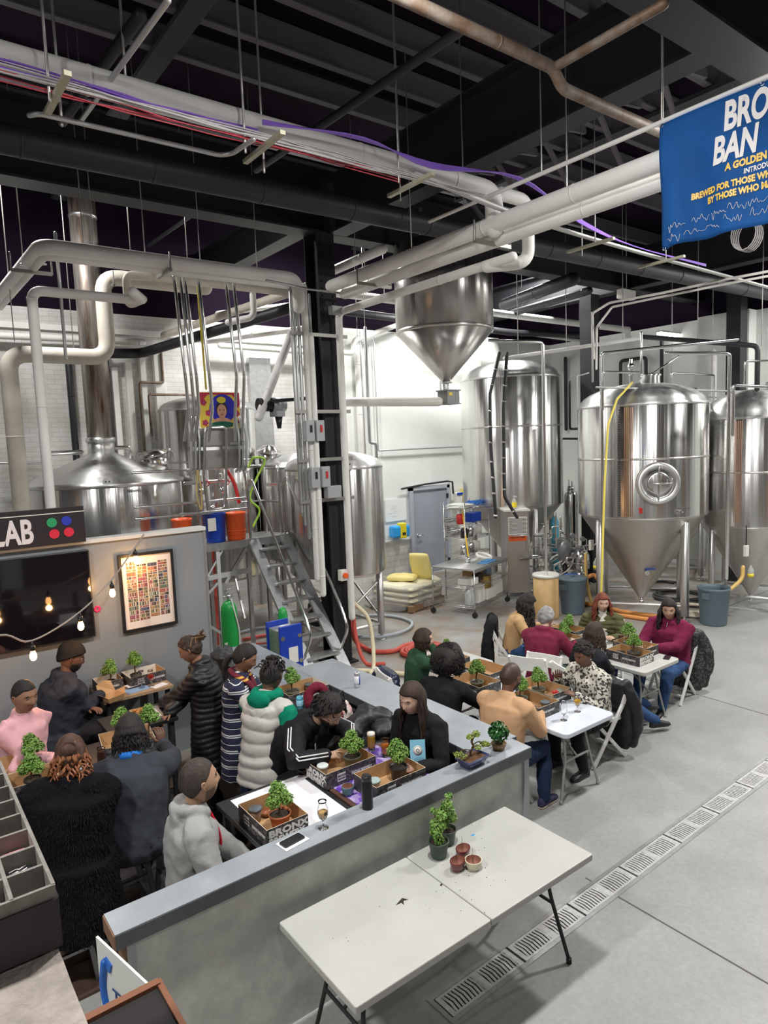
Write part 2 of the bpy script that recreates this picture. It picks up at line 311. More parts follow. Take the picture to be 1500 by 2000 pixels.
('hose', 'pale hose swooping left from the far upper right to the pipes above the tanks', 0.02, 'plastic_white', [(10.84, 4.71, 5.71), (10.35, 5.07, 5.62), (10.02, 5.93, 5.55), (9.82, 6.71, 5.53), (9.59, 6.87, 5.37), (9.54, 6.81, 4.64)]),
('hose', 'second pale hose running beside the swooping one', 0.018, 'plastic_white', [(10.83, 4.7, 5.64), (10.28, 5.11, 5.54), (9.95, 5.98, 5.48), (9.85, 6.68, 5.46), (9.62, 6.81, 5.14), (9.56, 6.78, 4.47)]),
('black_hose', 'black clamped hose running down the tall left fermenter, left one', 0.03, 'black_pipe', [(9.08, 8.45, 4.91), (8.88, 8.51, 4.19), (8.81, 8.45, 3.29), (8.77, 8.35, 2.34), (8.76, 8.32, 2.02)]),
('black_hose', 'black clamped hose running down the tall left fermenter, right one', 0.03, 'black_pipe', [(9.19, 8.37, 4.9), (9.05, 8.35, 3.91), (8.92, 8.25, 2.37), (9.06, 8.09, 2.0)]),
('yellow_hose', 'yellow hose hanging down the left side of the manway tank', 0.018, 'yellow_hose', [(10.64, 6.82, 4.28), (10.22, 6.84, 3.99), (9.89, 6.79, 3.56), (9.67, 6.71, 2.63), (9.44, 6.6, 1.47), (9.35, 6.57, 0.72)]),
('wall_pipe', 'dark bent pipe low on the white wall between the two left tanks', 0.03, 'black_pipe', [(13.37, 10.23, 4.68), (13.37, 10.23, 3.56), (13.7, 10.23, 3.56)]),
('wall_pipe', 'thin black horizontal pipe on the white wall between the tanks', 0.025, 'black_pipe', [(13.08, 10.27, 3.34), (13.41, 10.02, 3.32)]),
]
PIPES += [
('conduit', 'thin grey conduit running level above the manway tank, upper one', 0.018, 'conduit', [(9.73, 6.9, 4.19), (16.0, 6.9, 4.19)]),
('conduit', 'thin grey conduit running level above the manway tank, lower one', 0.015, 'conduit', [(10.95, 7.6, 4.12), (15.13, 7.6, 4.12)]),
('steel_pipe', 'slanted steel pipe brace above the manway tank', 0.018, 'steel_pipe', [(12.12, 7.6, 4.4), (12.85, 7.12, 4.92)]),
('black_pipe', 'black vertical pipe on the far wall left of the manway tank top', 0.05, 'black_pipe', [(16.35, 12.64, 3.59), (16.35, 12.64, 5.63)]),
('black_pipe', 'black square loop of pipe on the far wall behind the manway tank', 0.045, 'black_pipe', [(16.35, 10.83, 4.19), (16.35, 10.83, 5.35), (16.35, 10.08, 5.35), (16.35, 10.08, 4.13)]),
('black_pipe', 'tall black vertical pipe on the far wall behind the manway tank', 0.045, 'black_pipe', [(16.35, 9.64, 4.11), (16.35, 9.64, 5.78)]),
('wall_pipe', 'brown elbow pipe high on the right wall', 0.045, 'rusty_pipe', [(16.3, 8.96, 4.06), (16.3, 8.96, 4.41), (16.3, 8.54, 4.4), (16.3, 8.54, 5.26)]),
('white_duct', 'white vertical duct on the right wall behind the tanks', 0.12, 'white_paint', [(16.2, 8.23, 3.89), (16.2, 8.23, 5.21)]),
('black_pipe', 'black vertical pipe between the two right-hand tank tops', 0.05, 'black_pipe', [(16.3, 7.71, 4.33), (16.3, 7.71, 5.45)]),
('steel_pipe', 'steel goose neck pipe at the top right over the edge tank', 0.022, 'steel_pipe', [(12.86, 5.56, 4.59), (12.54, 5.8, 4.6), (12.54, 5.8, 4.2)]),
('conduit', 'grey conduit rising from the manway tank toward the roof', 0.018, 'conduit', [(10.87, 7.79, 4.39), (10.87, 7.79, 5.65)]),
('conduit', 'thin bent conduit beside the manway tank shoulder', 0.015, 'conduit', [(11.76, 8.8, 3.72), (11.76, 8.8, 4.61), (12.03, 8.72, 4.68)]),
('roof_duct', 'dark diagonal duct under the roof left of the tall fermenter', 0.12, 'black_pipe', [(10.95, 10.02, 6.2), (10.37, 7.82, 6.2)]),
('roof_duct', 'second dark diagonal duct farther back under the roof', 0.08, 'black_pipe', [(12.3, 11.02, 6.3), (11.9, 8.6, 6.3)]),
('white_pipe', 'slim white pipe crossing behind the steel conduits at left', 0.045, 'white_paint', [(5.16, 11.5, 5.8), (7.02, 11.5, 6.15)]),
('white_pipe', 'white pipe slanting up right behind the control cabinets', 0.05, 'white_paint', [(5.36, 12.6, 5.47), (6.39, 10.5, 5.48)]),
('white_pipe', 'short white riser joining the pipes above the painting', 0.05, 'white_paint', [(4.95, 9.7, 5.76), (4.95, 9.7, 5.42), (4.65, 10.0, 5.37)]),
('conduit', 'thin level conduit run across the brick wall at far left', 0.02, 'conduit', [(1.74, 12.9, 3.32), (2.52, 12.9, 3.28)]),
('conduit', 'thin vertical conduit near the left picture edge', 0.02, 'conduit', [(2.03, 9.0, 4.58), (2.03, 9.0, 6.06)]),
('yellow_pipe', 'thin yellow gas pipe dropping to the painting', 0.016, 'yellow_hose', [(3.65, 8.7, 5.54), (4.18, 9.9, 4.33)]),
('conduit', 'grey conduit loop curving over the column head', 0.016, 'conduit', [(4.45, 8.3, 5.63), (5.08, 8.3, 5.58), (5.86, 8.3, 5.58)]),
('black_pipe', 'black diagonal strut under the roof above the long white pipe', 0.03, 'black_pipe', [(4.25, 12.17, 7.0), (4.3, 10.29, 7.0)]),
('clamp_bar', 'threaded rod and bar holding the long white pipe at the bend', 0.012, 'conduit', [(1.66, 9.2, 5.7), (1.94, 9.2, 5.73)]),
]
# ================================================================ palette
WHITE = mat('white_paint', (.90, .89, .86), .55, bump=.15, bs=20, var=.08, vs=2.5)
CREAM = mat('cream_lagging', (.78, .72, .62), .6, bump=.25, bs=14, var=.18, vs=3)
CONDUIT = mat('conduit', (.55, .56, .56), .38, .75)
SPIPE = mat('steel_pipe', (.72, .72, .71), .2, 1.)
KPIPE = mat('black_pipe', (.020, .020, .024), .5, bump=.1)
RUST = mat('rusty_pipe', (.30, .26, .22), .6, .3, bump=.2, bs=40, var=.35, vs=6, var2=(.16, .09, .05))
PWHITE = mat('plastic_white', (.82, .80, .75), .4)
BLACKP = mat('black_steel_paint', (.010, .010, .013), .6, bump=.1, bs=20)
JOISTM = mat('roof_joist_paint', (.12, .11, .13), .7)
DECKM = mat('roof_deck_paint', (.012, .007, .016), .95, spec=.1)
def steel(name, col=(.68, .675, .66), rough=.2, scr=.25):
    if name in _mc: return _mc[name]
    m = mat(name, col, rough, 1., aniso=.75); N, L, b = nodes_of(m)
    tc = N.new('ShaderNodeTexCoord'); mp = N.new('ShaderNodeMapping'); mp.inputs['Scale'].default_value = (7, 7, .12); L.new(tc.outputs['Object'], mp.inputs[0])
    n = N.new('ShaderNodeTexNoise'); n.inputs['Scale'].default_value = 1.4; n.inputs['Detail'].default_value = 3; L.new(mp.outputs[0], n.inputs[0])
    bp = N.new('ShaderNodeBump'); bp.inputs['Strength'].default_value = scr; bp.inputs['Distance'].default_value = .02; L.new(n.outputs[0], bp.inputs['Height']); L.new(bp.outputs[0], b.inputs['Normal'])
    mr = N.new('ShaderNodeMapRange'); mr.inputs[3].default_value = rough*.7; mr.inputs[4].default_value = rough*1.5; L.new(n.outputs[0], mr.inputs[0]); L.new(mr.outputs[0], b.inputs['Roughness'])
    tg = N.new('ShaderNodeTangent'); tg.direction_type = 'RADIAL'; tg.axis = 'Z'; L.new(tg.outputs[0], b.inputs['Tangent']); b.inputs['Anisotropic Rotation'].default_value = .25
    return m
STEEL = steel('brushed_steel'); STEELC = steel('satin_cone_steel', (.64, .62, .59), .36, .1); STEELD = steel('dull_steel', (.74, .74, .73), .36, .1)
GALV = mat('galvanised_steel', (.62, .63, .64), .35, .85, var=.2, vs=14)
STREAK = mat('stained_chimney_steel', (.58, .55, .52), .40, .75, var=.6, vs=1.4, var2=(.11, .055, .025), stretch=(5, 5, .45), bump=.1, bs=5)
BLACKPL = mat('black_plastic', (.018, .018, .02), .35)
BLACKM = mat('black_matt', (.02, .02, .022), .7)
GREYPAINT = mat('grey_paint', (.36, .38, .39), .42, bump=.05, bs=4, var=.1, vs=2)
BARCAP = mat('grey_bar_top_paint', (.31, .34, .37), .30, var=.18, vs=4, bump=.04, bs=8); BAREDGE = mat('grey_bar_edge', (.085, .09, .10), .4, var=.3, vs=5)
BARBODY = mat('grey_green_bar_front', (.58, .59, .55), .42, var=.25, vs=7, bump=.12, bs=25)
RED = mat('red_plastic', (.62, .03, .03), .4); BLUE = mat('blue_plastic', (.01, .06, .45), .35); ORANGE = mat('orange_plastic', (.88, .12, .02), .4)
YEL = mat('yellow_hose', (.82, .68, .10), .45); GREEN = mat('green_cylinder_paint', (.02, .36, .07), .35)

# ================================================================ floor
def floor_mat():
    m = mat('polished_concrete', (.5, .5, .5), .4); N, L, b = nodes_of(m)
    tc = N.new('ShaderNodeTexCoord')
    def nz(sc, det, rough=.6, st=None):
        n = N.new('ShaderNodeTexNoise'); n.inputs['Scale'].default_value = sc; n.inputs['Detail'].default_value = det; n.inputs['Roughness'].default_value = rough
        if st: mp = N.new('ShaderNodeMapping'); mp.inputs['Scale'].default_value = st; L.new(tc.outputs['Object'], mp.inputs[0]); L.new(mp.outputs[0], n.inputs[0])
        else: L.new(tc.outputs['Object'], n.inputs[0])
        return n.outputs[0]
    def ramp(src, a, b_, ca, cb):
        r = N.new('ShaderNodeValToRGB'); r.color_ramp.elements[0].position = a; r.color_ramp.elements[1].position = b_
        r.color_ramp.elements[0].color = (*ca, 1); r.color_ramp.elements[1].color = (*cb, 1); L.new(src, r.inputs[0]); return r.outputs[0]
    base = ramp(nz(.9, 8, .65), .3, .72, (.29, .288, .276), (.39, .39, .378))
    fine = ramp(nz(24, 6, .7), .35, .7, (.88, .88, .88), (1.04, 1.04, 1.04))
    mx = N.new('ShaderNodeMix'); mx.data_type = 'RGBA'; mx.blend_type = 'MULTIPLY'; mx.inputs[0].default_value = 1; L.new(base, mx.inputs[6]); L.new(fine, mx.inputs[7])
    # worn brownish work area near the tanks
    sp = N.new('ShaderNodeSeparateXYZ'); L.new(tc.outputs['Object'], sp.inputs[0])
    mr = N.new('ShaderNodeMapRange'); mr.inputs[1].default_value = 5.8; mr.inputs[2].default_value = 7.6; L.new(sp.outputs[1], mr.inputs[0])
    st = ramp(nz(1.5, 7, .6), .42, .62, (0, 0, 0), (1, 1, 1))
    mm = N.new('ShaderNodeMath'); mm.operation = 'MULTIPLY'; L.new(mr.outputs[0], mm.inputs[0]); L.new(st, mm.inputs[1])
    m2 = N.new('ShaderNodeMath'); m2.operation = 'MULTIPLY_ADD'; m2.inputs[1].default_value = .85; m2.inputs[2].default_value = 0; L.new(mm.outputs[0], m2.inputs[0])
    mb_ = N.new('ShaderNodeMix'); mb_.data_type = 'RGBA'; L.new(m2.outputs[0], mb_.inputs[0]); L.new(mx.outputs[2], mb_.inputs[6]); mb_.inputs[7].default_value = (.27, .20, .14, 1)
    # scuffs and spots
    sc = ramp(nz(3.2, 10, .75, (1, 2.5, 1)), .66, .72, (1, 1, 1), (.62, .6, .56))
    m4 = N.new('ShaderNodeMix'); m4.data_type = 'RGBA'; m4.blend_type = 'MULTIPLY'; m4.inputs[0].default_value = .8; L.new(mb_.outputs[2], m4.inputs[6]); L.new(sc, m4.inputs[7])
    L.new(m4.outputs[2], b.inputs['Base Color'])
    rr = N.new('ShaderNodeMapRange'); rr.inputs[3].default_value = .28; rr.inputs[4].default_value = .55; L.new(nz(2.2, 5), rr.inputs[0]); L.new(rr.outputs[0], b.inputs['Roughness'])
    bp = N.new('ShaderNodeBump'); bp.inputs['Strength'].default_value = .08; bp.inputs['Distance'].default_value = .01; L.new(nz(30, 6), bp.inputs['Height']); L.new(bp.outputs[0], b.inputs['Normal'])
    return m
def brick_mat(name, col, mortar, scale=1.):
    m = mat(name, col, .6); N, L, b = nodes_of(m)
    tc = N.new('ShaderNodeTexCoord'); sp = N.new('ShaderNodeSeparateXYZ'); cb = N.new('ShaderNodeCombineXYZ'); L.new(tc.outputs['Object'], sp.inputs[0])
    ad = N.new('ShaderNodeMath'); ad.operation = 'ADD'; L.new(sp.outputs[0], ad.inputs[0]); L.new(sp.outputs[1], ad.inputs[1])
    L.new(ad.outputs[0], cb.inputs[0]); L.new(sp.outputs[2], cb.inputs[1])
    br = N.new('ShaderNodeTexBrick'); br.inputs['Scale'].default_value = scale; br.inputs['Brick Width'].default_value = .24; br.inputs['Row Height'].default_value = .085; br.inputs['Mortar Size'].default_value = .006
    br.inputs['Color1'].default_value = (*col, 1); br.inputs['Color2'].default_value = (*[c*.93 for c in col], 1); br.inputs['Mortar'].default_value = (*mortar, 1); L.new(cb.outputs[0], br.inputs[0])
    n = N.new('ShaderNodeTexNoise'); n.inputs['Scale'].default_value = 1.3; n.inputs['Detail'].default_value = 7; L.new(tc.outputs['Object'], n.inputs[0])
    r = N.new('ShaderNodeValToRGB'); r.color_ramp.elements[0].position = .3; r.color_ramp.elements[1].position = .6; r.color_ramp.elements[0].color = (.72, .7, .66, 1); r.color_ramp.elements[1].color = (1, 1, 1, 1); L.new(n.outputs[0], r.inputs[0])
    mx = N.new('ShaderNodeMix'); mx.data_type = 'RGBA'; mx.blend_type = 'MULTIPLY'; mx.inputs[0].default_value = 1; L.new(br.outputs[0], mx.inputs[6]); L.new(r.outputs[0], mx.inputs[7]); L.new(mx.outputs[2], b.inputs['Base Color'])
    bp = N.new('ShaderNodeBump'); bp.inputs['Strength'].default_value = .35; bp.inputs['Distance'].default_value = .01; bp.invert = True; L.new(br.outputs['Fac'], bp.inputs['Height']); L.new(bp.outputs[0], b.inputs['Normal'])
    return m
def struct(name, mb, m, bevel=0., label=None): return mb.build(name, m, bevel=bevel, kind='structure', label=label)

X0, X1, Y0, Y1, ZC = -4., 16.5, -5., 13.3, 8.3
WWALL = mat('white_wall_paint', (.80, .82, .79), .5, bump=.06, bs=3, var=.06, vs=1)
BRICK = brick_mat('white_painted_brick', (.74, .735, .72), (.60, .59, .57))
struct('floor', MB().bb(X0, X1, Y0, Y1, -.2, 0), floor_mat())
# far wall: painted brick on the left, smooth white on the right, black steelwork above
struct('wall_back', MB().bb(X0, 8.2, Y1, Y1+.3, 0, 6.0), BRICK)
struct('wall_back_smooth', MB().bb(8.2, X1+.3, Y1, Y1+.3, .95, 6.1), WWALL)
struct('wall_back_base', MB().bb(8.2, 10.83, Y1, Y1+.3, 0, .95).bb(12.15, X1+.3, Y1, Y1+.3, 0, .95), brick_mat('white_block', (.80, .80, .77), (.62, .62, .60), .6))
struct('wall_back_upper', MB().bb(X0, X1+.3, Y1+.02, Y1+.3, 6.0, ZC), DECKM)
struct('wall_right', MB().bb(X1, X1+.3, Y0, Y1, 0, 6.1), WWALL)
struct('wall_right_upper', MB().bb(X1+.02, X1+.3, Y0, Y1, 6.1, ZC), DECKM)
struct('wall_left', MB().bb(X0-.3, X0, Y0, Y1+.3, 0, ZC), mat('dim_wall', (.13, .125, .13), .7))
for k, (x, w_, c) in enumerate(((-2.5, 1.0, (.55, .55, .52)), (.2, .7, (.45, .25, .12)), (2.4, .5, (.6, .6, .58)), (4.6, 1.4, (.40, .22, .11)), (7.4, .5, (.62, .62, .6)), (9.3, 1.2, (.16, .15, .16)), (12.2, .6, (.6, .6, .58)), (14.2, .9, (.35, .2, .1)))): struct('added_wall_panel_front', MB().bb(x, x+w_, Y0, Y0+.05, 0, 5.5), mat(f'added_front_panel_{k}', c, .6))  # unseen panels added to streak the reflections in the tanks
for k, (y, w_, c) in enumerate(((-3.6, .8, (.5, .5, .48)), (-1.2, .4, (.4, .22, .12)), (.8, 1.2, (.05, .05, .05)), (3.4, .5, (.6, .6, .58)), (5.6, .9, (.3, .18, .1)))): struct('added_wall_panel_left', MB().bb(X0, X0+.05, y, y+w_, 0, 5.5), mat(f'added_left_panel_{k}', c, .6))  # more out-of-view panels, added for what the tanks reflect
struct('wall_front', MB().bb(X0-.3, X1+.3, Y0-.3, Y0, 0, ZC), mat('dark_front_wall', (.06, .055, .06), .7))
struct('ceiling', MB().bb(X0-.3, X1+.3, Y0-.3, Y1+.3, ZC, ZC+.2), DECKM)
struct('trim_1', MB().bb(X0, 8.2, Y1-.06, Y1, 5.62, 5.72), WHITE)
struct('trim_2', MB().bb(8.2, X1, Y1-.05, Y1, .93, .97), WWALL)
# pilasters and ducts against the brick
for k, (x, w_, z1, m_) in enumerate(((4.55, .18, 5.3, WHITE), (4.0, .12, 5.1, WHITE), (4.28, .1, 5.2, WHITE), (3.75, .1, 5.0, WHITE), (6.55, .5, 5.3, GALV), (8.2, .5, 6., WWALL))):
    struct(f'trim_{k+3}', MB().bb(x, x+w_, Y1-.12, Y1, 0, z1), m_)
struct('wall_pier_far', MB().bb(13.2, 13.9, Y1-.35, Y1, 0, 6.1), WWALL)
struct('wall_pier_corner', MB().bb(X1-.35, X1, 7.4, 8.6, 0, 6.1), WWALL)
# door in the far wall
d = T('door_1', None, None, (11.5, Y1, 0), world=True); d['kind'] = 'structure'
GD = mat('grey_door_paint', (.33, .36, .42), .4)
MB().bb(10.92, 12.08, Y1-.07, Y1-.02, .01, 2.16).build('door_leaf', GD, d, bevel=.005)
MB().bb(10.82, 10.92, Y1-.1, Y1, 0, 2.24).bb(12.08, 12.18, Y1-.1, Y1, 0, 2.24).bb(10.82, 12.18, Y1-.1, Y1, 2.16, 2.26).build('door_frame', mat('grey_frame_paint', (.42, .45, .50), .4), d)
MB().tube([(11.05, Y1-.06, 1.0), (11.05, Y1-.13, 1.0), (11.18, Y1-.13, 1.0)], .015, 8).cyl((11.05, Y1-.07, 1.0), (11.05, Y1-.09, 1.0), .04, 16).build('door_handle', SPIPE, d)
mb = MB()
for z in (.25, 1.1, 1.95): mb.bb(12.07, 12.12, Y1-.11, Y1-.06, z-.06, z+.06)
mb.build('hinge', BLACKM, d)
MB().tube([(10.55, Y1-.1, 2.24), (11.3, Y1-.1, 2.3), (12.1, Y1-.1, 2.33), (12.28, Y1-.1, 2.3), (12.3, Y1-.1, 2.0)], .025, 8).build('weather_strip', BLACKM, d)
# steel: main column, beams, joists
mb = MB().bb(5.47, 5.77, 8.62, 8.64, 0, 6.5).bb(5.47, 5.77, 8.96, 8.98, 0, 6.5).bb(5.61, 5.63, 8.64, 8.96, 0, 6.5).bb(5.40, 5.84, 8.55, 9.05, 0, .03)
for z in range(12):
    for x in (5.53, 5.71): mb.ball((x, 8.615, 5.3+z*.1), .016, 8)
struct('column', mb, BLACKP)
struct('column_far', MB().bb(13.0, 13.3, 9.35, 9.65, 0, 6.5), BLACKP)
struct('column_corner', MB().bb(14.9, 15.2, 7.0, 7.3, 0, 6.5), BLACKP)
def ibeam(name, a, b, w_, h, z, m=BLACKP):
    mb = MB(); a, b = V((*a, 0)), V((*b, 0))
    mb.bar(a+V((0, 0, z+.015)), b+V((0, 0, z+.015)), w_, .03); mb.bar(a+V((0, 0, z+h-.015)), b+V((0, 0, z+h-.015)), w_, .03); mb.bar(a+V((0, 0, z+h/2)), b+V((0, 0, z+h/2)), .03, h-.06)
    return struct(name, mb, m)
ibeam('beam_main', (X0, 8.8), (X1, 8.8), .34, .9, 6.5)
ibeam('beam_near', (X0, 2.92), (X1, 2.92), .36, .9, 6.5, mat('beam_grey_paint', (.020, .020, .024), .6))
ibeam('beam_cross', (5.85, 3.1), (5.85, 8.65), .3, .8, 6.5, mat('beam_grey_paint'))
ibeam('beam_cross_far', (5.7, 9.0), (5.7, Y1), .3, .6, 6.7)
ibeam('beam_cross_right', (13.5, 2.9), (13.5, Y1), .3, .8, 6.5)
ibeam('beam_cross_left', (-1.9, 3.1), (-1.9, Y1), .3, .8, 6.5)
for k in range(23):
    y = -4.6+.79*k
    if abs(y-8.8) < .2: continue
    mb = MB().bb(X0, X1, y-.05, y+.05, 7.98, 8.0).bb(X0, X1, y-.05, y+.05, 8.24, 8.27).bb(X0, X1, y-.008, y+.008, 8.0, 8.25)
    struct('ceiling_joist' if k == 0 else 'ceiling_joist', mb, JOISTM)
for x in (-.6, 3.1, 9.5, 12.2): struct('ceiling_bridging', MB().bb(x-.12, x+.12, Y0, Y1, 7.9, 7.96), mat('ceiling_strap', (.05, .05, .055), .7))
# truss diagonals on the near side of the right-hand bays
for k in range(6):
    y = 3.4+.85*k; struct('ceiling_brace', MB().bar((5.9, y, 7.25), (8.3, y+.1, 7.6), .05, .1).bar((7.0, y, 7.5), (8.6, y+.5, 6.9), .05, .06), JOISTM)
# lamps
LT = mat('lamp_housing', (.7, .7, .7), .5)
for k, (x, y, z, lx, ly, p) in enumerate(LAMPS):
    t = T('highbay_lamp', 'long white high-bay lamp hanging under the black roof', 'lamp', (x, y, z), group='high-bay lamps under the roof')
    MB().box((0, 0, .05), (lx+.06, ly+.06, .06)).build('housing', LT, t)
    l = bpy.data.lights.new('tube_light', 'AREA'); l.shape = 'RECTANGLE'; l.size = lx; l.size_y = ly; l.energy = p; l.color = LIGHT_TINT
    lo = bpy.data.objects.new('tube_light', l); COL.objects.link(lo); lo.parent = t; lo.location = (0, 0, 0)
    s_ = bpy.data.lights.new('added_spill', 'POINT'); s_.energy = p*.17; s_.color = LIGHT_TINT; s_.shadow_soft_size = .12  # extra point light added to brighten the sides of the roof pipes
    so = bpy.data.objects.new('added_spill', s_); COL.objects.link(so); so.parent = t; so.location = (0, 0, -.2)
    MB().tube([(-lx*.35, 0, .05), (-lx*.35, 0, ZC-z)], .006, 6).tube([(lx*.35, 0, .05), (lx*.35, 0, ZC-z)], .006, 6).build('hanger', CONDUIT, t)
t = T('tube_lamp', 'lit white tube lamp hanging at upper right above the manway tank', 'lamp', (16.2, 9.3, 5.8))
MB().box((0, 0, 0), (1.1, .12, .06)).build('diffuser', mat('lit_tube', (1, 1, 1), .5, emit=(1, .98, .93), es=6), t)
MB().box((0, 0, .05), (1.16, .16, .04)).build('housing', LT, t)
# floor joints and the drain
JT = mat('floor_joint', (.10, .095, .09), .9)
for k, (a, b) in enumerate((((4.12, 3.05), (4.12, Y0)), ((8.4, 8.2), (8.0, Y0)), ((4.0, 6.0), (X1, 6.35)), ((-4, -1.2), (X1, -1.2)))):
    struct('floor_joint', MB().bar((a[0], a[1], .0005), (b[0], b[1], .0005), .012, .003), JT)
ang = math.atan2(2.925-2.855, 6.94-2.45)
t = T('floor_drain', 'long stainless trench drain with slotted grate set across the grey floor', 'drain', (2.45, 2.85, 0), ang)
MB().bb(0, 11.0, -.115, -.085, -.02, .006).bb(0, 11.0, .085, .115, -.02, .006).bb(-.03, 0, -.115, .115, -.02, .006).build('rim', GALV, t)
MB().bb(0, 11.0, -.085, .085, -.15, .0005).build('channel', mat('drain_dark', (.015, .015, .015), .8), t)
GR = mat('grate_steel', (.80, .80, .78), .36, .55, var=.25, vs=25)
for s in range(16):
    mb = MB(); x0 = s*.66+.01; x1 = x0+.64
    mb.bb(x0, x1, -.083, -.066, 0, .005).bb(x0, x1, .066, .083, 0, .005).bb(x0, x0+.035, -.066, .066, 0, .005).bb(x1-.035, x1, -.066, .066, 0, .005).bb(x0+.29, x0+.35, -.066, .066, 0, .005)
    for g0 in (x0+.035, x0+.35):
        for k in range(9):
            xx = g0+.012+k*.0285
            mb.bar((xx, -.066, .003), (xx+.010, 0, .003), .0175, .004); mb.bar((xx+.010, 0, .003), (xx, .066, .003), .0175, .004)
    mb.build('grate', GR, t)
# ================================================================ pipes (world coordinates)
PM = {'white_paint': WHITE, 'cream_lagging': CREAM, 'conduit': CONDUIT, 'steel_pipe': SPIPE, 'black_pipe': KPIPE, 'rusty_pipe': RUST, 'plastic_white': PWHITE, 'yellow_hose': YEL}
GROUPS = {'grey conduit in the tight row down the left face of the black column': 'conduits in a row on the column'}
for n, l, r, m_, pts in PIPES:
    cat = 'hose' if 'hose' in n else 'pole' if n == 'banner_pole' else 'duct' if 'duct' in n else 'pipe'
    o = pipe(n, l, pts, r, PM[m_], cat, GROUPS.get(l), seg=16 if r > .07 else 10)
    if n == 'black_hose':                 # steel clamps on the hoses
        a = [V(q) for q in pts]
        for p0, p1 in zip(a, a[1:]):
            dd = (p1-p0).normalized(); L0 = (p1-p0).length
            for q in range(1, int(L0/.28)+1): p = p0+dd*q*.28; MB().cyl(p, p+dd*.03, r*1.3, 14).build('clamp', SPIPE, o)
    if r >= .045 and len(pts) >= 2:       # joint bands along insulated pipe
        a, b = V(pts[0]), V(pts[1]); d_ = (b-a); L_ = d_.length; d_.normalize()
        for q in range(1, int(L_/1.15)+1):
            if q*1.15 < L_-.05: p = a+d_*q*1.15; MB().cyl(p, p+d_*.02, r*1.035, 16).build('joint_band', PM[m_], o)
# hanger rods
HR = mat('hanger_rod', (.45, .44, .42), .4, .8)
rods = [(1.16, 4.98, 5.72, 0), (1.3, 5.3, 5.72, 0), (2.55, 4.98, 5.7, 0), (2.85, 5.25, 5.7, 0), (1.72, 5.15, 6.05, 0), (4.05, 4.95, 5.75, 1), (4.35, 5.3, 5.75, 1), (5.3, 3.13, 5.9, 0), (5.3, 4.35, 5.9, 1), (5.3, 5.4, 5.9, 1), (5.48, 6.5, 5.6, 1), (5.48, 4.2, 5.6, 1),
        (2.2, 8.45, 5.8, 1), (2.35, 8.6, 5.6, 1), (2.9, 8.45, 5.8, 1), (3.1, 9.6, 5.8, 1), (3.6, 8.45, 5.8, 1), (3.9, 9.6, 5.8, 1), (4.4, 8.45, 5.8, 1), (1.8, 9.8, 5.7, 1), (1.75, 10.6, 5.0, 1), (2.6, 11.0, 4.9, 1), (6.9, 4.9, 5.6, 1), (8.4, 4.9, 5.6, 1), (7.2, 5.3, 5.6, 1), (9.2, 9.6, 4.95, 1), (10.2, 9.0, 5.0, 1), (10.9, 8.4, 5.1, 1), (11.7, 7.7, 5.2, 1), (12.4, 6.6, 5.0, 1), (12.7, 5.6, 4.85, 1), (10.4, 10.9, 6.2, 1), (12.4, 10.8, 6.2, 1), (14.4, 10.7, 6.2, 1), (8.6, 11.1, 6.3, 1), (6.6, 9.0, 5.8, 1), (12.9, 7.39, 4.57, 1), (14.5, 7.39, 4.57, 1), (6.0, 8.4, 6.12, 1), (7.72, 10.6, 5.55, 1), (12.3, 12.8, 6.85, 1), (9.1, 12.8, 5.75, 1)]
rod0 = None
for x, y, z, thin in rods:
    L_ = ZC-z
    o = bpy.data.objects.new('hanger_rod', MB().tube([(0, 0, 0), (0, 0, L_)], .007 if thin else .011, 6).mesh('hanger_rod', HR)); COL.objects.link(o); o.location = (x, y, z)
    tag(o, 'thin steel hanger rod dropping from the black roof to a pipe', 'rod', 'hanger rods under the roof')
# strut brackets across the tray run
ST = mat('strut', (.52, .50, .38), .5, .5)
for x, y, z, lab in ((1.2, 4.95, 5.76, 'first from the left'), (2.7, 4.95, 5.76, 'above the middle of the picture'), (4.2, 4.95, 5.76, 'nearest the end of the thick pipe'), (6.9, 4.95, 5.6, 'just left of the banner'), (8.4, 4.95, 5.6, 'just below the banner')):
    mb = MB().bar((x, y-.3, z), (x, y+.34, z), .045, .03)
    for q in range(7): mb.cyl((x, y-.26+q*.09, z-.017), (x, y-.26+q*.09, z+.017), .01, 8)
    mb.build('strut_bracket', ST, label='slotted steel strut bracket under the cable run, '+lab, cat='bracket')
# cable runs
PUR = mat('purple_cable', (.30, .15, .72), .5); REDC = mat('red_cable', (.45, .04, .06), .5); GRYC = mat('grey_cable', (.42, .40, .40), .5); WC = mat('white_cable', (.7, .7, .68), .5)
rnd = random.Random(3)
def cable_run(name, label, y, z, x0, x1, r, m_, n=5, sp=.012, sag=.03):
    mb = MB()
    for k in range(n):
        oy, oz = rnd.uniform(-1, 1)*sp*2, rnd.uniform(-1, 1)*sp; pts = []
        xx = x0
        while xx < x1:
            pts.append((xx, y+oy+rnd.uniform(-.01, .01), z+oz+sag*sin(xx*1.9+k)*.6+rnd.uniform(-.008, .008))); xx += .35
        mb.tube(spline(pts, 3), r, 5)
    o = mb.build(name, m_, label=label, cat='cable'); o['kind'] = 'thing'; return o
cable_run('cable_bundle', 'bundle of purple cables hugging the thick white roof pipe', 5.02, 5.89, -1.5, 2.75, .007, PUR, 7, .014)
cable_run('cable_bundle', 'bundle of dark red cables below the purple ones', 4.98, 5.81, -1.5, 4.3, .005, REDC, 4, .016)
cable_run('cable_bundle', 'bundle of grey cables in the tray under the thick roof pipe', 4.96, 5.83, -1.5, 5.2, .007, GRYC, 6, .012)
mb = MB()
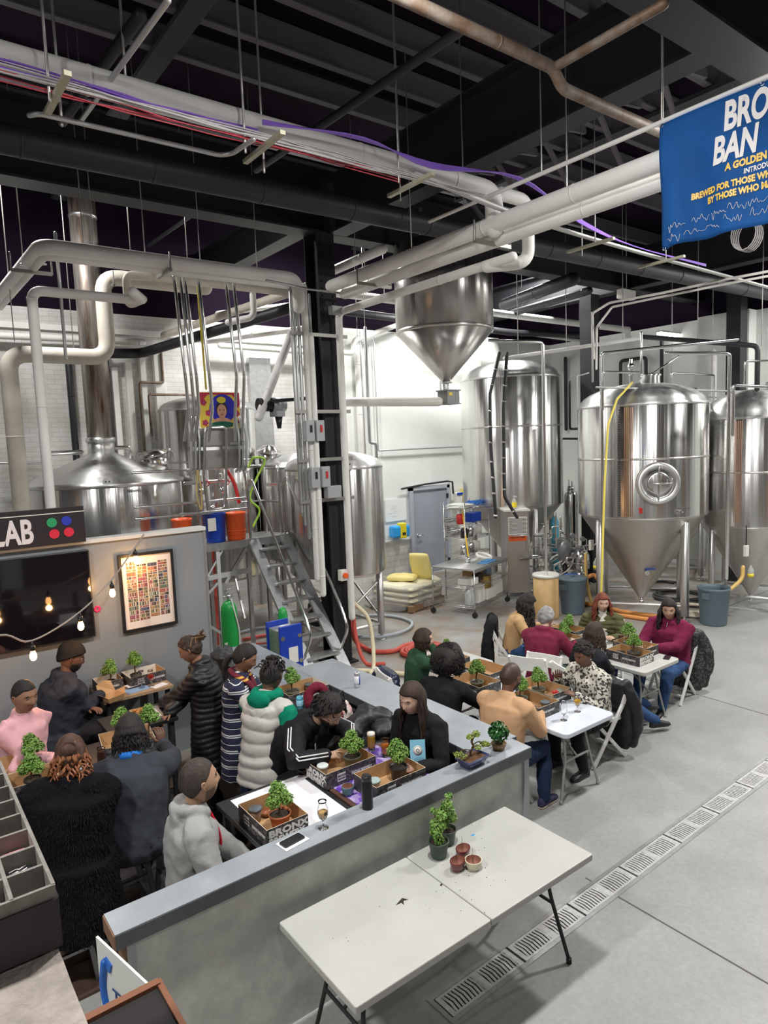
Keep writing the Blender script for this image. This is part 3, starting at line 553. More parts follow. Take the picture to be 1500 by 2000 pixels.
for k in range(6): mb.tube(spline([(2.7, 4.95, 5.93+k*.006), (3.6, 4.85+k*.01, 6.0), (4.4, 4.9, 5.93+k*.01), (5.4, 4.7+k*.01, 5.98), (6.4, 4.75, 5.72+k*.008), (7.6, 4.85, 5.66), (9.6, 5.0, 5.7+k*.005)], 5), .007, 5)
mb.build('cable_bundle', PUR, label='purple cables swinging clear of the pipe toward the banner', cat='cable')
mb = MB()
for k in range(4): mb.tube(spline([(4.3, 5.0+k*.02, 5.9), (5.6, 4.95+k*.02, 5.74), (7.0, 4.95+k*.02, 5.68), (9.0, 5.0+k*.02, 5.66), (12, 5.1+k*.02, 5.66)], 5), .016 if k < 2 else .007, 6)
mb.build('conduit_run', WC, label='white conduits running on right below the purple cables', cat='pipe')
mb = MB()
for k in range(5): c = (9.4+.05*k, 4.4, 5.95); mb.tube([(c[0]+.0, c[1]+.16*cos(q/16*2*pi), c[2]+.2*sin(q/16*2*pi)) for q in range(17)], .008, 5)
mb.tube([(9.5, 4.4, 6.12), (9.5, 4.4, ZC)], .004, 5); mb.build('cable_coil', GRYC, label='loose coil of white cable hanging right of the banner', cat='cable')
# pipe supports (clamps) at the bundle and left pipe
CL = mat('clamp_steel', (.35, .34, .32), .45, .8)
for a, b, lab in (((5.3, 5.25, 5.5), (5.85, 5.25, 5.5), 'under the looping pipe end'), ((5.3, 7.4, 5.5), (5.85, 7.4, 5.5), 'near the column'), ((3.15, 8.3, 5.62), (3.15, 8.75, 5.62), 'on the long upper left pipe'), ((1.55, 9.2, 5.62), (2.0, 9.2, 5.62), 'at the bend at upper left'), ((3.2, 10.8, 5.95), (3.2, 11.2, 5.95), 'on the cream pipe right of the chimney')):
    MB().bar(a, b, .04, .04).tube([a, V(a)+V((0, 0, .2))], .012, 6).tube([b, V(b)+V((0, 0, .2))], .012, 6).build('pipe_clamp', CL, label='dark steel pipe clamp '+lab, cat='clamp')
# banding on the column riser rows
for z, lab in ((5.0, 'topmost'), (3.9, 'second from the top'), (3.2, 'third from the top'), (2.6, 'lowest')): MB().bar((4.9, 8.5, z), (5.85, 8.5, z), .03, .05).build('strut_rail', CL, label='steel strut rail banded across the black column and its risers, '+lab, cat='bracket')
# ================================================================ banner
t = T('banner', 'large blue vinyl banner with white and yellow lettering hanging at upper right', 'banner', (5.3, 3.1, 5.86), world=True)
BL = mat('blue_vinyl', (.015, .105, .36), .75, spec=.15, var=.35, vs=1.4)
mb = MB(); ny, nz_ = 44, 24
def ban_pt(u, v):  # u along -Y 0..1, v down 0..1
    y = 3.13-u*1.55; z = 5.85-v*.97+.015*sin(u*9)*(v*.6)
    fold = .055*v*sin(v*2+7*(1-u)**2*2.2)*(1-u)**1.2 + .018*sin(u*11+v*3)*v + .012*sin((u+v)*8)
    return (5.275-fold, y, z)
vs = [ban_pt(i/ny, j/nz_) for j in range(nz_+1) for i in range(ny+1)]
fs = [(j*(ny+1)+i, j*(ny+1)+i+1, (j+1)*(ny+1)+i+1, (j+1)*(ny+1)+i) for j in range(nz_) for i in range(ny)]
mb.add(vs, fs); o = mb.build('cloth', BL, t); so = o.modifiers.new('thick', 'SOLIDIFY'); so.thickness = .002
# lettering follows the cloth
LW = mat('banner_white', (.80, .78, .78), .5); LY = mat('banner_yellow', (.85, .55, .10), .5); LN = mat('banner_navy', (.008, .05, .22), .5)
def btxt(s, u, v, size, m_, bold=.03, sq=1., shear=0.):
    o = text(s, size, m_, t, None, 'lettering', bold, 0, 'LEFT', sq, shear, off=(0, 0, 0))
    for q in o.data.vertices:
        U_ = u+q.co.x/1.55; V_ = v-q.co.y/.97; p = ban_pt(U_, max(0, V_)); q.co = (p[0]-.008-5.3, p[1]-3.1, p[2]-5.86)
btxt('BRO', .325, .235, .27, LW, .06, .60, .12); btxt('BAN', .275, .465, .27, LW, .06, .60, .12)
btxt('A GOLDEN', .345, .545, .072, LY, .05, .80); btxt('INTRODU', .43, .605, .050, LW, .03, .80)
btxt('BREWED FOR THOSE WHO', .165, .675, .064, LY, .05, .80); btxt('BY THOSE WHO MAK', .250, .745, .064, LY, .05, .80)
mb = MB(); rnd = random.Random(8)
for row, (v0, us) in enumerate(((.86, (.06, .17, .27, .36, .45, .55)), (.945, (.04, .14, .23, .34, .46, .56)))):
    for u0 in us:
        pts = []; n = 11
        for k in range(n):
            U_ = u0+k*.0085; V_ = v0-(u0)*.10+.06*0+rnd.uniform(-.03, .03)*(1.5 if k % 4 == 1 else .7); p = ban_pt(U_, V_); pts.append((p[0]-.006, p[1], p[2]))
        mb.tube(spline(pts, 4), .0016, 4)
mb.build('signatures', LW, t)
mb = MB()
for u, v in ((.012, .012), (.012, .985), (.5, .01), (.98, .01)): p = ban_pt(u, v); mb.tube([(p[0]-.004, p[1]+.012*cos(q*pi/6), p[2]+.012*sin(q*pi/6)) for q in range(13)], .004, 5)
mb.build('grommet', SPIPE, t)
# ================================================================ tanks
def ring_profile(r, z0, z1, dome, n=8):
    return [(r, z0), (r, z1)]
def tank(label, c, r, z0, z1, apex, cone, legs=None, leg_r=.055, rot=0, group=None, band=None, lip=True, leg_rad=None, cat='tank'):
    t = T('steel_tank', label, cat, (c[0], c[1], 0))
    MB().lathe([(r, z0), (r, z0+.02), (r, z1-.01), (r*.995, z1)], seg=72).build('shell', STEEL, t)
    prof = [(r*1.005, z1-.02), (r*1.005, z1+.02), (r*.97, z1+.05)]
    for k in range(1, 9): q = k/8; prof.append((r*.97*cos(q*pi/2)+.0005, z1+.05+(apex-z1-.05)*sin(q*pi/2)**1.1))
    MB().lathe(prof, seg=72).build('top_head', STEELD, t)
    MB().lathe([(.05, cone), (.07, cone+.03), (r*.96, z0-.03), (r, z0)], seg=72).build('bottom_cone', STEELC, t)
    for zz in (band or []): MB().lathe([(r, zz-.018), (r+.004, zz-.018), (r+.004, zz+.018), (r, zz+.018)], seg=72).build('weld_band', STEELC, t)
    if legs:
        for k in range(legs):
            a = radians(rot+360/legs*k); R_ = leg_rad or r*.88; x, y = R_*cos(a), R_*sin(a)
            lg = MB().cyl((x, y, .1), (x, y, z0+.08), leg_r, 16).build('leg', STEELD, t)
            MB().cyl((x, y, 0), (x, y, .02), leg_r*1.5, 16).cyl((x, y, .02), (x, y, .1), leg_r*.35, 8).build('foot', SPIPE, lg)
        mb = MB()
        for k in range(legs):
            a, b = radians(rot+360/legs*k), radians(rot+360/legs*(k+1)); R_ = leg_rad or r*.88
            p, q = V((R_*cos(a), R_*sin(a), .28)), V((R_*cos(b), R_*sin(b), .28)); mb.tube([p, q], .028, 8)
            if leg_rad == .72: mb.tube([p+V((0, 0, .1)), V((0, 0, z0-.2))+V((R_*cos(b), R_*sin(b), 0))], .02, 8)
        mb.build('brace', STEELD, t)
    return t
def manway(t, c, n, r=.2, tilt=None):
    """round hatch centred at c facing n"""
    n = V(n).normalized(); up = V((0, 0, 1)); x = up.cross(n).normalized() if abs(n.z) < .95 else V((1, 0, 0)); y = n.cross(x)
    M = Mx(((x.x, y.x, n.x, c[0]), (x.y, y.y, n.y, c[1]), (x.z, y.z, n.z, c[2]), (0, 0, 0, 1)))
    h = MB().lathe([(r*1.35, -.06), (r*1.35, .03), (r*1.25, .05), (r*1.0, .055), (r*.98, .03), (r*.9, .02)], seg=40, M=M).build('manway_ring', STEELD, t)
    MB().lathe([(r*.9, .03), (r*.6, .05), (.001, .075)], seg=40, M=M).build('manway_lid', STEEL, h)
    mb = MB().tube([M @ V((0, -r, .08)), M @ V((0, r, .08))], .016, 8).tube([M @ V((-r*.1, 0, .13)), M @ V((r*.75, 0, .13)), M @ V((r*.75, r*.3, .13))], .012, 8).tube([M @ V((0, 0, .05)), M @ V((0, 0, .15))], .018, 8)
    mb.tube([M @ V((-r*.35, 0, .14)), M @ V((r*.35, 0, .14))], .012, 8); mb.build('manway_handle', SPIPE, h); return h
def valve(t, p, d, m_=SPIPE, handle=BLUE, L_=.12):
    p, d = V(p), V(d).normalized(); s_ = d.cross(V((0, 0, 1)))
    s_ = s_.normalized() if s_.length > .1 else V((1, 0, 0))
    v = MB().tube([p, p+d*L_], .025, 10).ball(p+d*L_*.55, .042, 10).cyl(p+d*L_, p+d*(L_+.015), .042, 12).build('valve', m_, t)
    MB().bar(p+d*L_*.5+s_*.03+V((0, 0, .055)), p+d*L_*.5-s_*.16+V((0, 0, .06)), .03, .012).build('valve_handle', handle, v)
def lug(t, p, d):
    d = V(d).normalized(); s_ = d.cross(V((0, 0, 1))).normalized(); p = V(p); M = frame(p, s_, (0, 0, 1))
    pts = [(-.07, 0), (.07, 0), (.07, .1)] + [(.07*cos(a*pi/8), .1+.05*sin(a*pi/8)) for a in range(1, 8)] + [(-.07, .1)]
    mb = MB().prism(pts, -.008, .008, 0, M)
    for q in (-.025, .025): mb.cyl(M @ V((q, .09, -.01)), M @ V((q, .09, .01)), .012, 10, 1)
    mb.build('lifting_lug', [STEELD, BLACKM], t)
REDP = mat('maker_badge_red', (.55, .03, .03), .4)
def badge(t, p, d, s_=.14):
    d = V(d).normalized(); x = V((0, 0, 1)).cross(d).normalized(); M = frame(V(p)+d*.004, x, (0, 0, 1))
    b = MB().bb(-s_, s_, -.028, .028, -.004, .001).add([], []).build('badge_plate', STEELC, t); b.data.transform(M)
    text('JVNW', .05, REDP, b, M @ Mx.Translation((-.07, -.018, .002)), 'badge_text', .03, .0005, shear=.3)
def to_cam(c): v = V((-c[0], -c[1], 0)); return v.normalized()
# kettle with chimney
KC = (3.1, 11.84); t = T('brew_kettle', 'wide steel brew kettle with conical top and rusty chimney behind the sign', 'kettle', (*KC, 0)); dc = to_cam(KC)
MB().lathe([(1.25, 1.0), (1.25, 2.9), (1.235, 2.93)], seg=80).build('shell', STEEL, t)
MB().lathe([(1.28, 2.9), (1.28, 2.95), (1.2, 2.98), (.25, 3.4), (.22, 3.42)], seg=80).build('top_head', STEELD, t)
MB().lathe([(.215, 3.38), (.215, 3.62)], seg=40).lathe([(.235, 3.6), (.235, 3.66), (.215, 3.68)], seg=40).build('stack_collar', STEELD, t)
MB().lathe([(.205, 3.62), (.205, ZC-.02)], seg=40).build('chimney', STREAK, t)
MB().lathe([(.2, 4.98), (.218, 4.985), (.218, 5.03), (.2, 5.035)], seg=40).lathe([(.2, 7.18), (.215, 7.19), (.215, 7.22), (.2, 7.23)], seg=40).build('chimney_seam', GALV, t)
h = V((.72, -.35, 3.24)); mb = MB().cyl(h-V((0, 0, .12)), h+V((.03, -.03, .1)), .24, 32).lathe([(.25, .0), (.25, .02), (.1, .09), (.001, .1)], seg=32, M=Mx.Translation(h+V((.02, -.02, .1))) @ Mx.Rotation(-.25, 4, 'Y')); mb.build('manway_hatch', STEEL, t)
MB().tube(fillet([h+V((-.3, -.1, .02)), h+V((-.3, -.1, .16)), h+V((.3, -.1, .2)), h+V((.34, -.1, .02))], .06), .015, 8).build('hatch_handle', SPIPE, t)
lug(t, dc*1.27+V((.05, 0, 2.9)), dc); badge(t, dc*1.255+V((.1, 0, 2.62)), dc)
MB().tube(fillet([(-.75, .5, 3.1), (-.75, .5, 3.45), (-.2, .5, 3.45)], .08), .04, 10).tube(fillet([(.2, .1, 3.5), (.5, .1, 3.5), (.5, .1, 3.25)], .06), .035, 10).build('top_pipe', SPIPE, t)
# mash tun behind, tank beside column, rear tank
t = tank('steel mash tun with an open round hatch standing left of the black column', (6.66, 11.55), .78, 1.3, 3.02, 3.28, 1.0, 4, rot=20, band=[1.8]); dc = to_cam((6.66, 11.55))
badge(t, dc*.805+V((-.35, .3, 2.72)), dc)
h = V((-.52, .18, 3.2)); MB().cyl(h-V((0, 0, .14)), h+V((-.02, -.03, .12)), .2, 32).lathe([(.23, 0), (.235, .015), (.1, .12), (.03, .14), (.001, .142)], seg=32, M=Mx.Translation(h+V((-.02, -.03, .12))) @ Mx.Rotation(.2, 4, 'X')).build('open_hatch', STEEL, t)
t = tank('tall legged steel tank standing right of the black column', (6.35, 9.8), .84, 1.25, 3.02, 3.3, 1.12, 4, rot=-45, leg_r=.06, leg_rad=.72); dc = to_cam((6.35, 9.8))
badge(t, dc*.845+V((.12, -.05, 2.75)), V((-.35, -.94, 0))); lug(t, V((-.25, -.82, 3.0)), (-.3, -.95, 0))
t = tank('tall pale steel tank at the back, behind the painting', (5.2, 12.35), .88, 1.0, 4.15, 4.42, .8, band=[3.2]); MB().tube(fillet([(-.3, -.88, 3.7), (-.3, -1.0, 3.7), (-.3, -1.0, 2.9)], .04), .03, 8).build('side_pipe', SPIPE, t)
# fermenters on the right
F0 = (11.85, 10.7); t = tank('tall left fermenter with black clamped hoses standing beside the door', F0, 1.14, 1.9, 4.72, 5.15, .5, 4, rot=-110, leg_r=.07, band=[3.65]); dc = to_cam(F0)
F1 = (11.65, 7.27); t = tank('big fermenter with a round manway in its front, standing centre right', F1, 1.16, 1.9, 3.9, 4.33, .24, 4, rot=-103, leg_r=.075, leg_rad=1.02, band=[2.95]); dc = to_cam(F1)
m_n = V((-.74, -.67, 0)).normalized(); manway(t, m_n*1.15+V((.02, -.06, 2.53)), m_n, .27)
mb = MB()
for k in range(5): mb.tube([V((cos(radians(198+k*1.6)), sin(radians(198+k*1.6)), 0))*1.168+V((0, 0, z)) for z in (1.95, 3.85)], .006, 5)
mb.build('copper_lines', mat('copper_lines', (.55, .27, .16), .4, .6), t)  # thin copper-coloured vertical lines on the shell
mb = MB()
for k in range(46): a = radians(193.5); mb.box(V((cos(a), sin(a), 0))*1.166+V((0, 0, 1.97+k*.041)), (.02, .02, .018), 0, a)
mb.build('scale_marks', BLACKM, t)
valve(t, V((-.62, -.52, .95))*.5+V((0, -.02, .35)), m_n, SPIPE, BLUE); valve(t, V((-.50, -1.04, 2.02)), (-.6, -.8, 0), SPIPE, SPIPE, .1)
MB().cyl((0, 0, .12), (0, 0, .26), .03, 12).ball((0, 0, .16), .05, 10).build('drain_valve', SPIPE, t)
MB().lathe([(.17, 4.2), (.17, 4.42), (.19, 4.43), (.19, 4.46), (.15, 4.47), (.13, 4.44)], (-.12, -.25, 0), 32).build('top_port', STEEL, t)
MB().tube([(-.35, 0, 4.28), (-.35, 0, 4.75)], .03, 8).ball((-.35, 0, 4.62), .07, 10).ball((-.35, 0, 4.5), .055, 10).build('spray_ball', SPIPE, t)
MB().ball((-1.0, -.6, 2.08), .03, 10, sc=(1, 1, 1)).box((-1.0, -.61, 2.05), (.05, .03, .09)).build('tag_label', RED, t)
F2 = (13.4, 6.03); t = tank('right-hand fermenter partly cut off by the picture edge', F2, .935, 1.62, 3.6, 4.14, .22, 4, rot=-120, leg_r=.055, leg_rad=.82, band=[2.62]); dc = to_cam(F2)
mb = MB()
for k in range(5): mb.tube([V((cos(radians(186+k*1.8)), sin(radians(186+k*1.8)), 0))*.937+V((0, 0, z)) for z in (1.72, 3.55)], .005, 5)
mb.build('copper_lines', mat('copper_lines'), t)  # same copper-coloured lines on this shell
MB().cyl((0, 0, .1), (0, 0, .28), .03, 12).tube([(-.25, -.1, .12), (.2, .05, .12)], .025, 8).build('drain_valve', SPIPE, t)
MB().lathe([(.17, 3.98), (.17, 4.2), (.19, 4.21), (.19, 4.25), (.001, 4.25)], (.15, -.35, 0), 32).build('top_port', STEEL, t)
F3 = (15.2, 8.6); tank('fermenter standing in the back row between the front two', F3, .95, 1.7, 3.4, 3.8, .4, 4, rot=-110, leg_r=.06)
# small slim tank between the left two fermenters
t = T('slim_tank', 'slim vertical steel tank with clamp fittings between the two left fermenters', 'tank', (13.2, 10.1, 0))
MB().lathe([(.05, .5), (.17, .6), (.17, 2.0), (.15, 2.06), (.1, 2.1)], seg=32).build('shell', STEEL, t)
MB().cyl((0, 0, 2.08), (0, 0, 2.22), .09, 20).tube([(-.06, 0, 2.2), (-.06, 0, 2.36)], .012, 6).tube([(.05, 0, 2.2), (.05, 0, 2.32)], .02, 6).build('top_fittings', SPIPE, t)
for k in range(3): a = k*2.1; MB().cyl((.14*cos(a), .14*sin(a), 0), (.14*cos(a), .14*sin(a), .65), .015, 8).build('leg', SPIPE, t)
# hopper
HC = (7.65, 8.31); t = T('grain_hopper', 'big steel grain hopper with conical bottom hanging from the black beam', 'hopper', (*HC, 0))
MB().lathe([(.79, 5.16), (.79, 6.5)], seg=72).build('shell', steel('hopper_steel', (.40, .385, .37), .27), t)
MB().lathe([(.79, 5.14), (.8, 5.16), (.79, 5.19)], seg=72).lathe([(.06, 4.36), (.79, 5.16)], seg=72).build('cone', STEELC, t)
for k in range(4): a = k*pi/2+.4; MB().cyl((.76*cos(a), .76*sin(a), 6.4), (.76*cos(a), .76*sin(a), 6.9), .03, 8).build('hanger', STEELD, t)
MB().tube([(-.02, 0, 4.2), (-.02, 0, 4.4)], .04, 12).tube([(.06, .02, 4.22), (.06, .02, 4.36)], .015, 8).tube([(-.1, .02, 4.22), (-.1, .02, 4.36)], .015, 8).cyl((0, 0, 4.34), (0, 0, 4.36), .1, 20).build('outlet_neck', STEELD, t)
MB().box((0, -.05, 4.11), (.26, .24, .2)).box((0, -.05, 4.215), (.3, .28, .02)).box((0, -.05, 4.0), (.3, .28, .015)).cyl((.14, -.05, 4.1), (.2, -.05, 4.1), .05, 12).build('outlet_box', mat('cast_grey', (.25, .255, .26), .5, .4), t)
MB().bb(-.1, -.03, -.176, -.17, 4.13, 4.18).build('warning_sticker', mat('sticker_yellow', (.8, .6, .05), .5), t)
# ================================================================ platform and stairs
t = T('brewhouse_platform', 'steel brewhouse platform with grating deck and pipe railings beside the grey partition', 'platform', (4.6, 10.1, 0), world=True)
GRT = mat('grating', (.50, .50, .50), .4, .8, var=.4, vs=60, bump=.6, bs=90)
MB().bb(3.0, 5.4, 9.9, 10.55, 1.92, 1.95).build('deck', GRT, t)
MB().bb(3.0, 5.4, 9.87, 9.9, 1.84, 1.96).bb(3.0, 5.4, 10.55, 10.58, 1.84, 1.96).bb(5.38, 5.41, 9.87, 10.58, 1.84, 1.96).build('deck_edge', GALV, t)
for x, y in ((3.2, 9.93), (4.2, 9.93), (4.72, 9.93), (5.35, 9.93), (3.2, 10.5), (4.3, 10.5), (5.35, 10.5)): MB().bb(x-.03, x+.03, y-.03, y+.03, 0, 1.9).build('post', STEELD, t)
MB().bar((3.2, 9.93, 1.4), (4.7, 9.93, 1.45), .05, .08).bar((3.2, 9.93, .5), (4.2, 9.93, 1.35), .04, .04).bar((4.2, 9.93, .5), (3.2, 9.93, 1.35), .04, .04).bar((4.3, 9.93, 1.3), (4.72, 9.93, 1.85), .04, .05).bar((3.9, 9.93, 1.3), (4.3, 9.93, 1.85), .03, .03).bar((4.72, 10.2, .6), (4.72, 10.5, 1.3), .03, .03).build('brace', STEELD, t)
mb = MB()
for z in (2.45, 2.62, 3.12): mb.tube(fillet([(3.0, 9.93, z), (4.72, 9.93, z), (4.78, 9.93, z-.3 if z > 3 else z)], .1), .02, 8)
mb.tube([(4.78, 9.93, 1.95), (4.78, 9.93, 3.0)], .022, 8).tube([(3.95, 9.93, 1.95), (3.95, 9.93, 3.12)], .02, 8); mb.build('railing', SPIPE, t)
mb = MB().tube(fillet([(4.8, 10.5, 3.1), (5.38, 10.5, 3.1), (5.38, 10.0, 3.1), (5.38, 10.0, 1.95)], .12), .02, 8).tube([(5.38, 10.5, 2.5), (5.38, 10.0, 2.5)], .018, 8).tube([(5.38, 10.5, 1.95), (5.38, 10.5, 3.1)], .02, 8).tube([(4.9, 10.52, 2.5), (5.38, 10.52, 2.5)], .018, 8); mb.build('side_railing', SPIPE, t)
mb = MB().tube(fillet([(4.05, 9.82, 2.5), (4.02, 9.82, 3.0), (4.08, 9.8, 3.74), (4.42, 9.8, 3.74), (4.38, 9.82, 3.0), (4.32, 9.82, 2.5), (4.05, 9.82, 2.5)], .07), .024, 10); mb.build('chair_shaped_guard', SPIPE, t)
# stairs
t = T('metal_stairs', 'steep galvanised metal stairs leading up to the brewhouse platform', 'stairs', (5.07, 8.2, 0), world=True)
ya, za, yb, zb = 9.9, 1.95, 8.12, -.02
for x in (4.8, 5.37): MB().bar((x, ya, za), (x, yb+.03, zb+.05), .045, .17, up=(0, 1, 1)).build('stringer', GALV, t)
n = 8
for k in range(n):
    q = (k+.6)/n; y = ya+(yb-ya)*q; z = za+(zb-za)*q
    tr = MB().bb(4.82, 5.35, y-.12, y+.1, z-.03, z).build('tread', GALV, t)
    mb = MB()
    for i in range(13):
        for j in range(3): mb.cyl((4.86+i*.038, y-.09+j*.07, z), (4.86+i*.038, y-.09+j*.07, z+.008), .012, 6)
    mb.build('tread_grip', GRT, tr)
for x in (4.77, 5.4):
    MB().tube(fillet([(x, ya, 1.95), (x, ya+.0, 2.75), (x, ya-.12, 2.95), (x, yb+.15, .95), (x, yb+.02, .7), (x, yb+.25, .35)], .12, 8), .022, 10).build('handrail', SPIPE, t)
# control panels and painting
t = T('control_cabinet', 'twin grey steel control cabinets mounted on the platform railing under the painting', 'control panel', (4.3, 9.95, 0), world=True)
CPM = mat('cabinet_steel', (.36, .34, .325), .42, .7)
MB().bb(3.9, 4.74, 9.86, 10.06, 3.46, 3.73).build('upper_cabinet', CPM, t, bevel=.01)
MB().bb(3.88, 4.72, 9.86, 10.06, 3.12, 3.4).build('lower_cabinet', CPM, t, bevel=.01)
MB().bb(3.95, 4.7, 9.9, 10.04, 3.4, 3.46).bb(4.5, 4.66, 9.855, 9.865, 3.47, 3.51).build('joint_strip', STEELD, t)
for k, x in enumerate((3.86, 3.93, 3.99, 4.64, 4.7, 4.76)): MB().tube(fillet([(x, 9.9, 3.9), (x, 9.82, 3.6), (x-.02, 9.84, 3.12), (x-.06 if k < 3 else x-.05, 9.9, 3.05)], .08), .02, 8).build('flexible_conduit', CONDUIT, t)
t = T('painting', 'square painting of a dark-haired woman on blue among red flowers, above the control cabinets', 'painting', (4.43, 10.0, 4.02), world=True)
def PMm(n, c): return mat('paint_'+n, c, .5)
MB().bb(4.10, 4.76, 9.99, 10.02, 3.74, 4.29).build('canvas', PMm('yellow', (.85, .62, .06)), t)
def disc(mb, x, z, rx, rz_, lay, m_=0, n=24): mb.prism([(rx*cos(2*pi*k/n), rz_*sin(2*pi*k/n)) for k in range(n)], 0, .001, m_, frame((x, 9.989-lay*.0015, z), (1, 0, 0), (0, 0, 1)))
mb = MB(); disc(mb, 4.47, 4.04, .22, .22, 1, 0); disc(mb, 4.44, 4.03, .05, .06, 2.2, 1); mb.prism([(-.33, .27), (.33, .27), (.33, .1), (.2, .24), (-.2, .24), (-.33, .1)], 0, .001, 2, frame((4.43, 9.9885, 4.01), (1, 0, 0), (0, 0, 1)))
disc(mb, 4.45, 3.79, .19, .05, 3.2, 3); disc(mb, 4.45, 3.83, .15, .07, 2.4, 4); disc(mb, 4.45, 3.90, .045, .08, 3, 4); disc(mb, 4.45, 4.03, .095, .125, 3.4, 5); disc(mb, 4.45, 4.0, .078, .105, 4, 4); disc(mb, 4.45, 4.17, .075, .05, 4.2, 1)
disc(mb, 4.45, 3.945, .022, .009, 5, 2); disc(mb, 4.42, 4.015, .013, .007, 5, 5); disc(mb, 4.48, 4.015, .013, .007, 5, 5)
for x, z in ((4.16, 4.13), (4.17, 3.82), (4.23, 3.97), (4.70, 3.96), (4.71, 4.1), (4.68, 3.82)):
    for q in range(5): disc(mb, x+.03*cos(q*1.257), z+.03*sin(q*1.257), .022, .022, 2.5, 2, 12)
    disc(mb, x, z, .014, .014, 3.5, 6, 12)
mb.build('painted_figure', [PMm('blue', (.03, .03, .55)), PMm('gold', (.9, .72, .05)), PMm('red', (.6, .03, .08)), PMm('green', (.02, .16, .1)), PMm('skin', (.80, .42, .27)), PMm('black', (.03, .02, .03)), PMm('violet', (.25, .08, .5))], t)
def bucket(label, c, m_, r=.145, h=.37, ribs=True):
    t = T('bucket', label, 'bucket', c)
    MB().lathe([(.001, 0), (r*.86, 0), (r*.9, .02), (r, h-.035), (r*1.04, h-.03), (r*1.04, h), (r*.96, h), (r*.86, .03), (.001, .03)], seg=32, cap=False).build('body', m_, t)
    if ribs: MB().lathe([(r*.93, h*.2), (r*.97, h*.2), (r*.97, h*.24), (r*.93, h*.24)], seg=32).lathe([(r*.94, h*.32), (r*.98, h*.32), (r*.98, h*.36), (r*.94, h*.36)], seg=32).build('rib', m_, t)
    return t
b = bucket('tall blue bucket with a paper label on the platform deck', (4.27, 10.1, 1.95), BLUE, .165, .47, False); MB().bb(-.19, -.06, -.175, -.165, .2, .4).build('paper_label', PWHITE, b)
bucket('orange bucket on the platform deck right of the blue one', (4.62, 10.1, 1.95), ORANGE, .16, .44); bucket('orange bucket half hidden behind the grey partition edge', (3.75, 10.15, 1.95), ORANGE, .15, .42, False)
# valves, red hose and clutter on the deck
t = T('valve_manifold', 'cluster of steel valves and red handwheels behind the platform railing', 'valves', (4.4, 10.3, 2.0), world=True)
mb = MB().tube([(3.9, 10.3, 2.9), (4.7, 10.3, 2.9)], .03, 8).tube([(4.15, 10.3, 2.0), (4.15, 10.3, 3.0)], .03, 8).tube([(4.5, 10.3, 2.0), (4.5, 10.3, 3.0)], .03, 8).ball((4.15, 10.28, 2.75), .06, 10).ball((4.5, 10.28, 2.75), .055, 10).tube([(3.7, 10.0, 2.45), (4.2, 10.0, 2.42)], .025, 8).ball((4.2, 10.0, 2.5), .05, 10)
mb.build('pipework', SPIPE, t)
for x in (4.22, 4.56): MB().tube([(x+.045*cos(q*pi/8), 10.22, 2.88+.045*sin(q*pi/8)) for q in range(17)], .008, 6).tube([(x-.045, 10.22, 2.88), (x+.045, 10.22, 2.88)], .006, 5).build('handwheel', RED, t)
pipe('red_hose', 'short bright red hose above the orange bucket on the platform', [(4.55, 10.2, 3.1), (4.66, 10.15, 2.85), (4.7, 10.1, 2.55)], .03, RED, 'hose', smooth_curve=True)
pipe('green_hose', 'lime green hose draped over the platform rail end', [(4.9, 10.1, 3.1), (4.95, 10.0, 3.25), (5.15, 10.0, 3.2), (4.95, 9.95, 2.9), (4.82, 9.95, 2.6), (4.98, 9.95, 2.4), (4.85, 9.95, 2.15)], .018, mat('lime_hose', (.45, .75, .08), .45), 'hose', smooth_curve=True)
pipe('rope', 'coiled yellow rope hanging on the platform railing', [(3.93, 9.85, 3.1), (3.9, 9.84, 2.75), (3.95, 9.84, 2.5), (3.97, 9.84, 2.8), (3.94, 9.85, 3.1)], .014, mat('rope', (.55, .42, .18), .8), 'rope', smooth_curve=True)
# electric boxes by the column
EB = mat('disconnect_grey', (.42, .44, .45), .45, .3)
for k, (x, z) in enumerate(((5.05, 3.62), (5.22, 3.62), (5.1, 2.95), (5.28, 2.95))):
    e = T('disconnect_box', ('grey safety switch box by the column risers, %s pair, %s one' % (('upper', 'lower')[k//2], ('left', 'right')[k % 2])), 'switch box', (x, 8.4, z))
    MB().box((0, 0, 0), (.14, .1, .3)).build('case', EB, e, bevel=.008); MB().box((.01, -.055, .03), (.03, .02, .1)).build('switch_lever', RED if k % 2 else BLACKPL, e)
e = T('junction_box', 'grey junction box strapped in front of the pipe risers by the column', 'junction box', (5.42, 8.42, 2.72)); MB().box((0, 0, 0), (.24, .12, .18)).build('case', EB, e, bevel=.008)
e = T('junction_box', 'square junction box on the front of the black column head', 'junction box', (5.6, 8.4, 5.35)); MB().box((0, 0, 0), (.18, .1, .12)).build('case', EB, e, bevel=.008)
e = T('motor', 'grey gear motor hanging beside the risers left of the column', 'motor', (4.95, 9.3, 4.05)); MB().cyl((-.22, 0, 0), (.0, 0, 0), .1, 20).bar((-.05, 0, .05), (.25, -.65, .05), .05, .05).build('motor_body', BLACKPL, e); MB().cyl((.0, 0, 0), (.22, 0, 0), .11, 20).box((.1, 0, -.12), (.2, .12, .12)).build('gearbox', EB, e); MB().cyl((.12, 0, -.18), (.12, 0, -.36), .06, 12, r2=.03).build('nozzle', BLACKPL, e)
e = T('stop_button', 'orange and white emergency stop box on the black column', 'switch', (5.62, 8.55, 1.42)); MB().box((0, 0, 0), (.13, .1, .17)).build('case', PWHITE, e, bevel=.008); MB().cyl((0, -.05, 0), (0, -.09, 0), .04, 16).build('button', ORANGE, e)
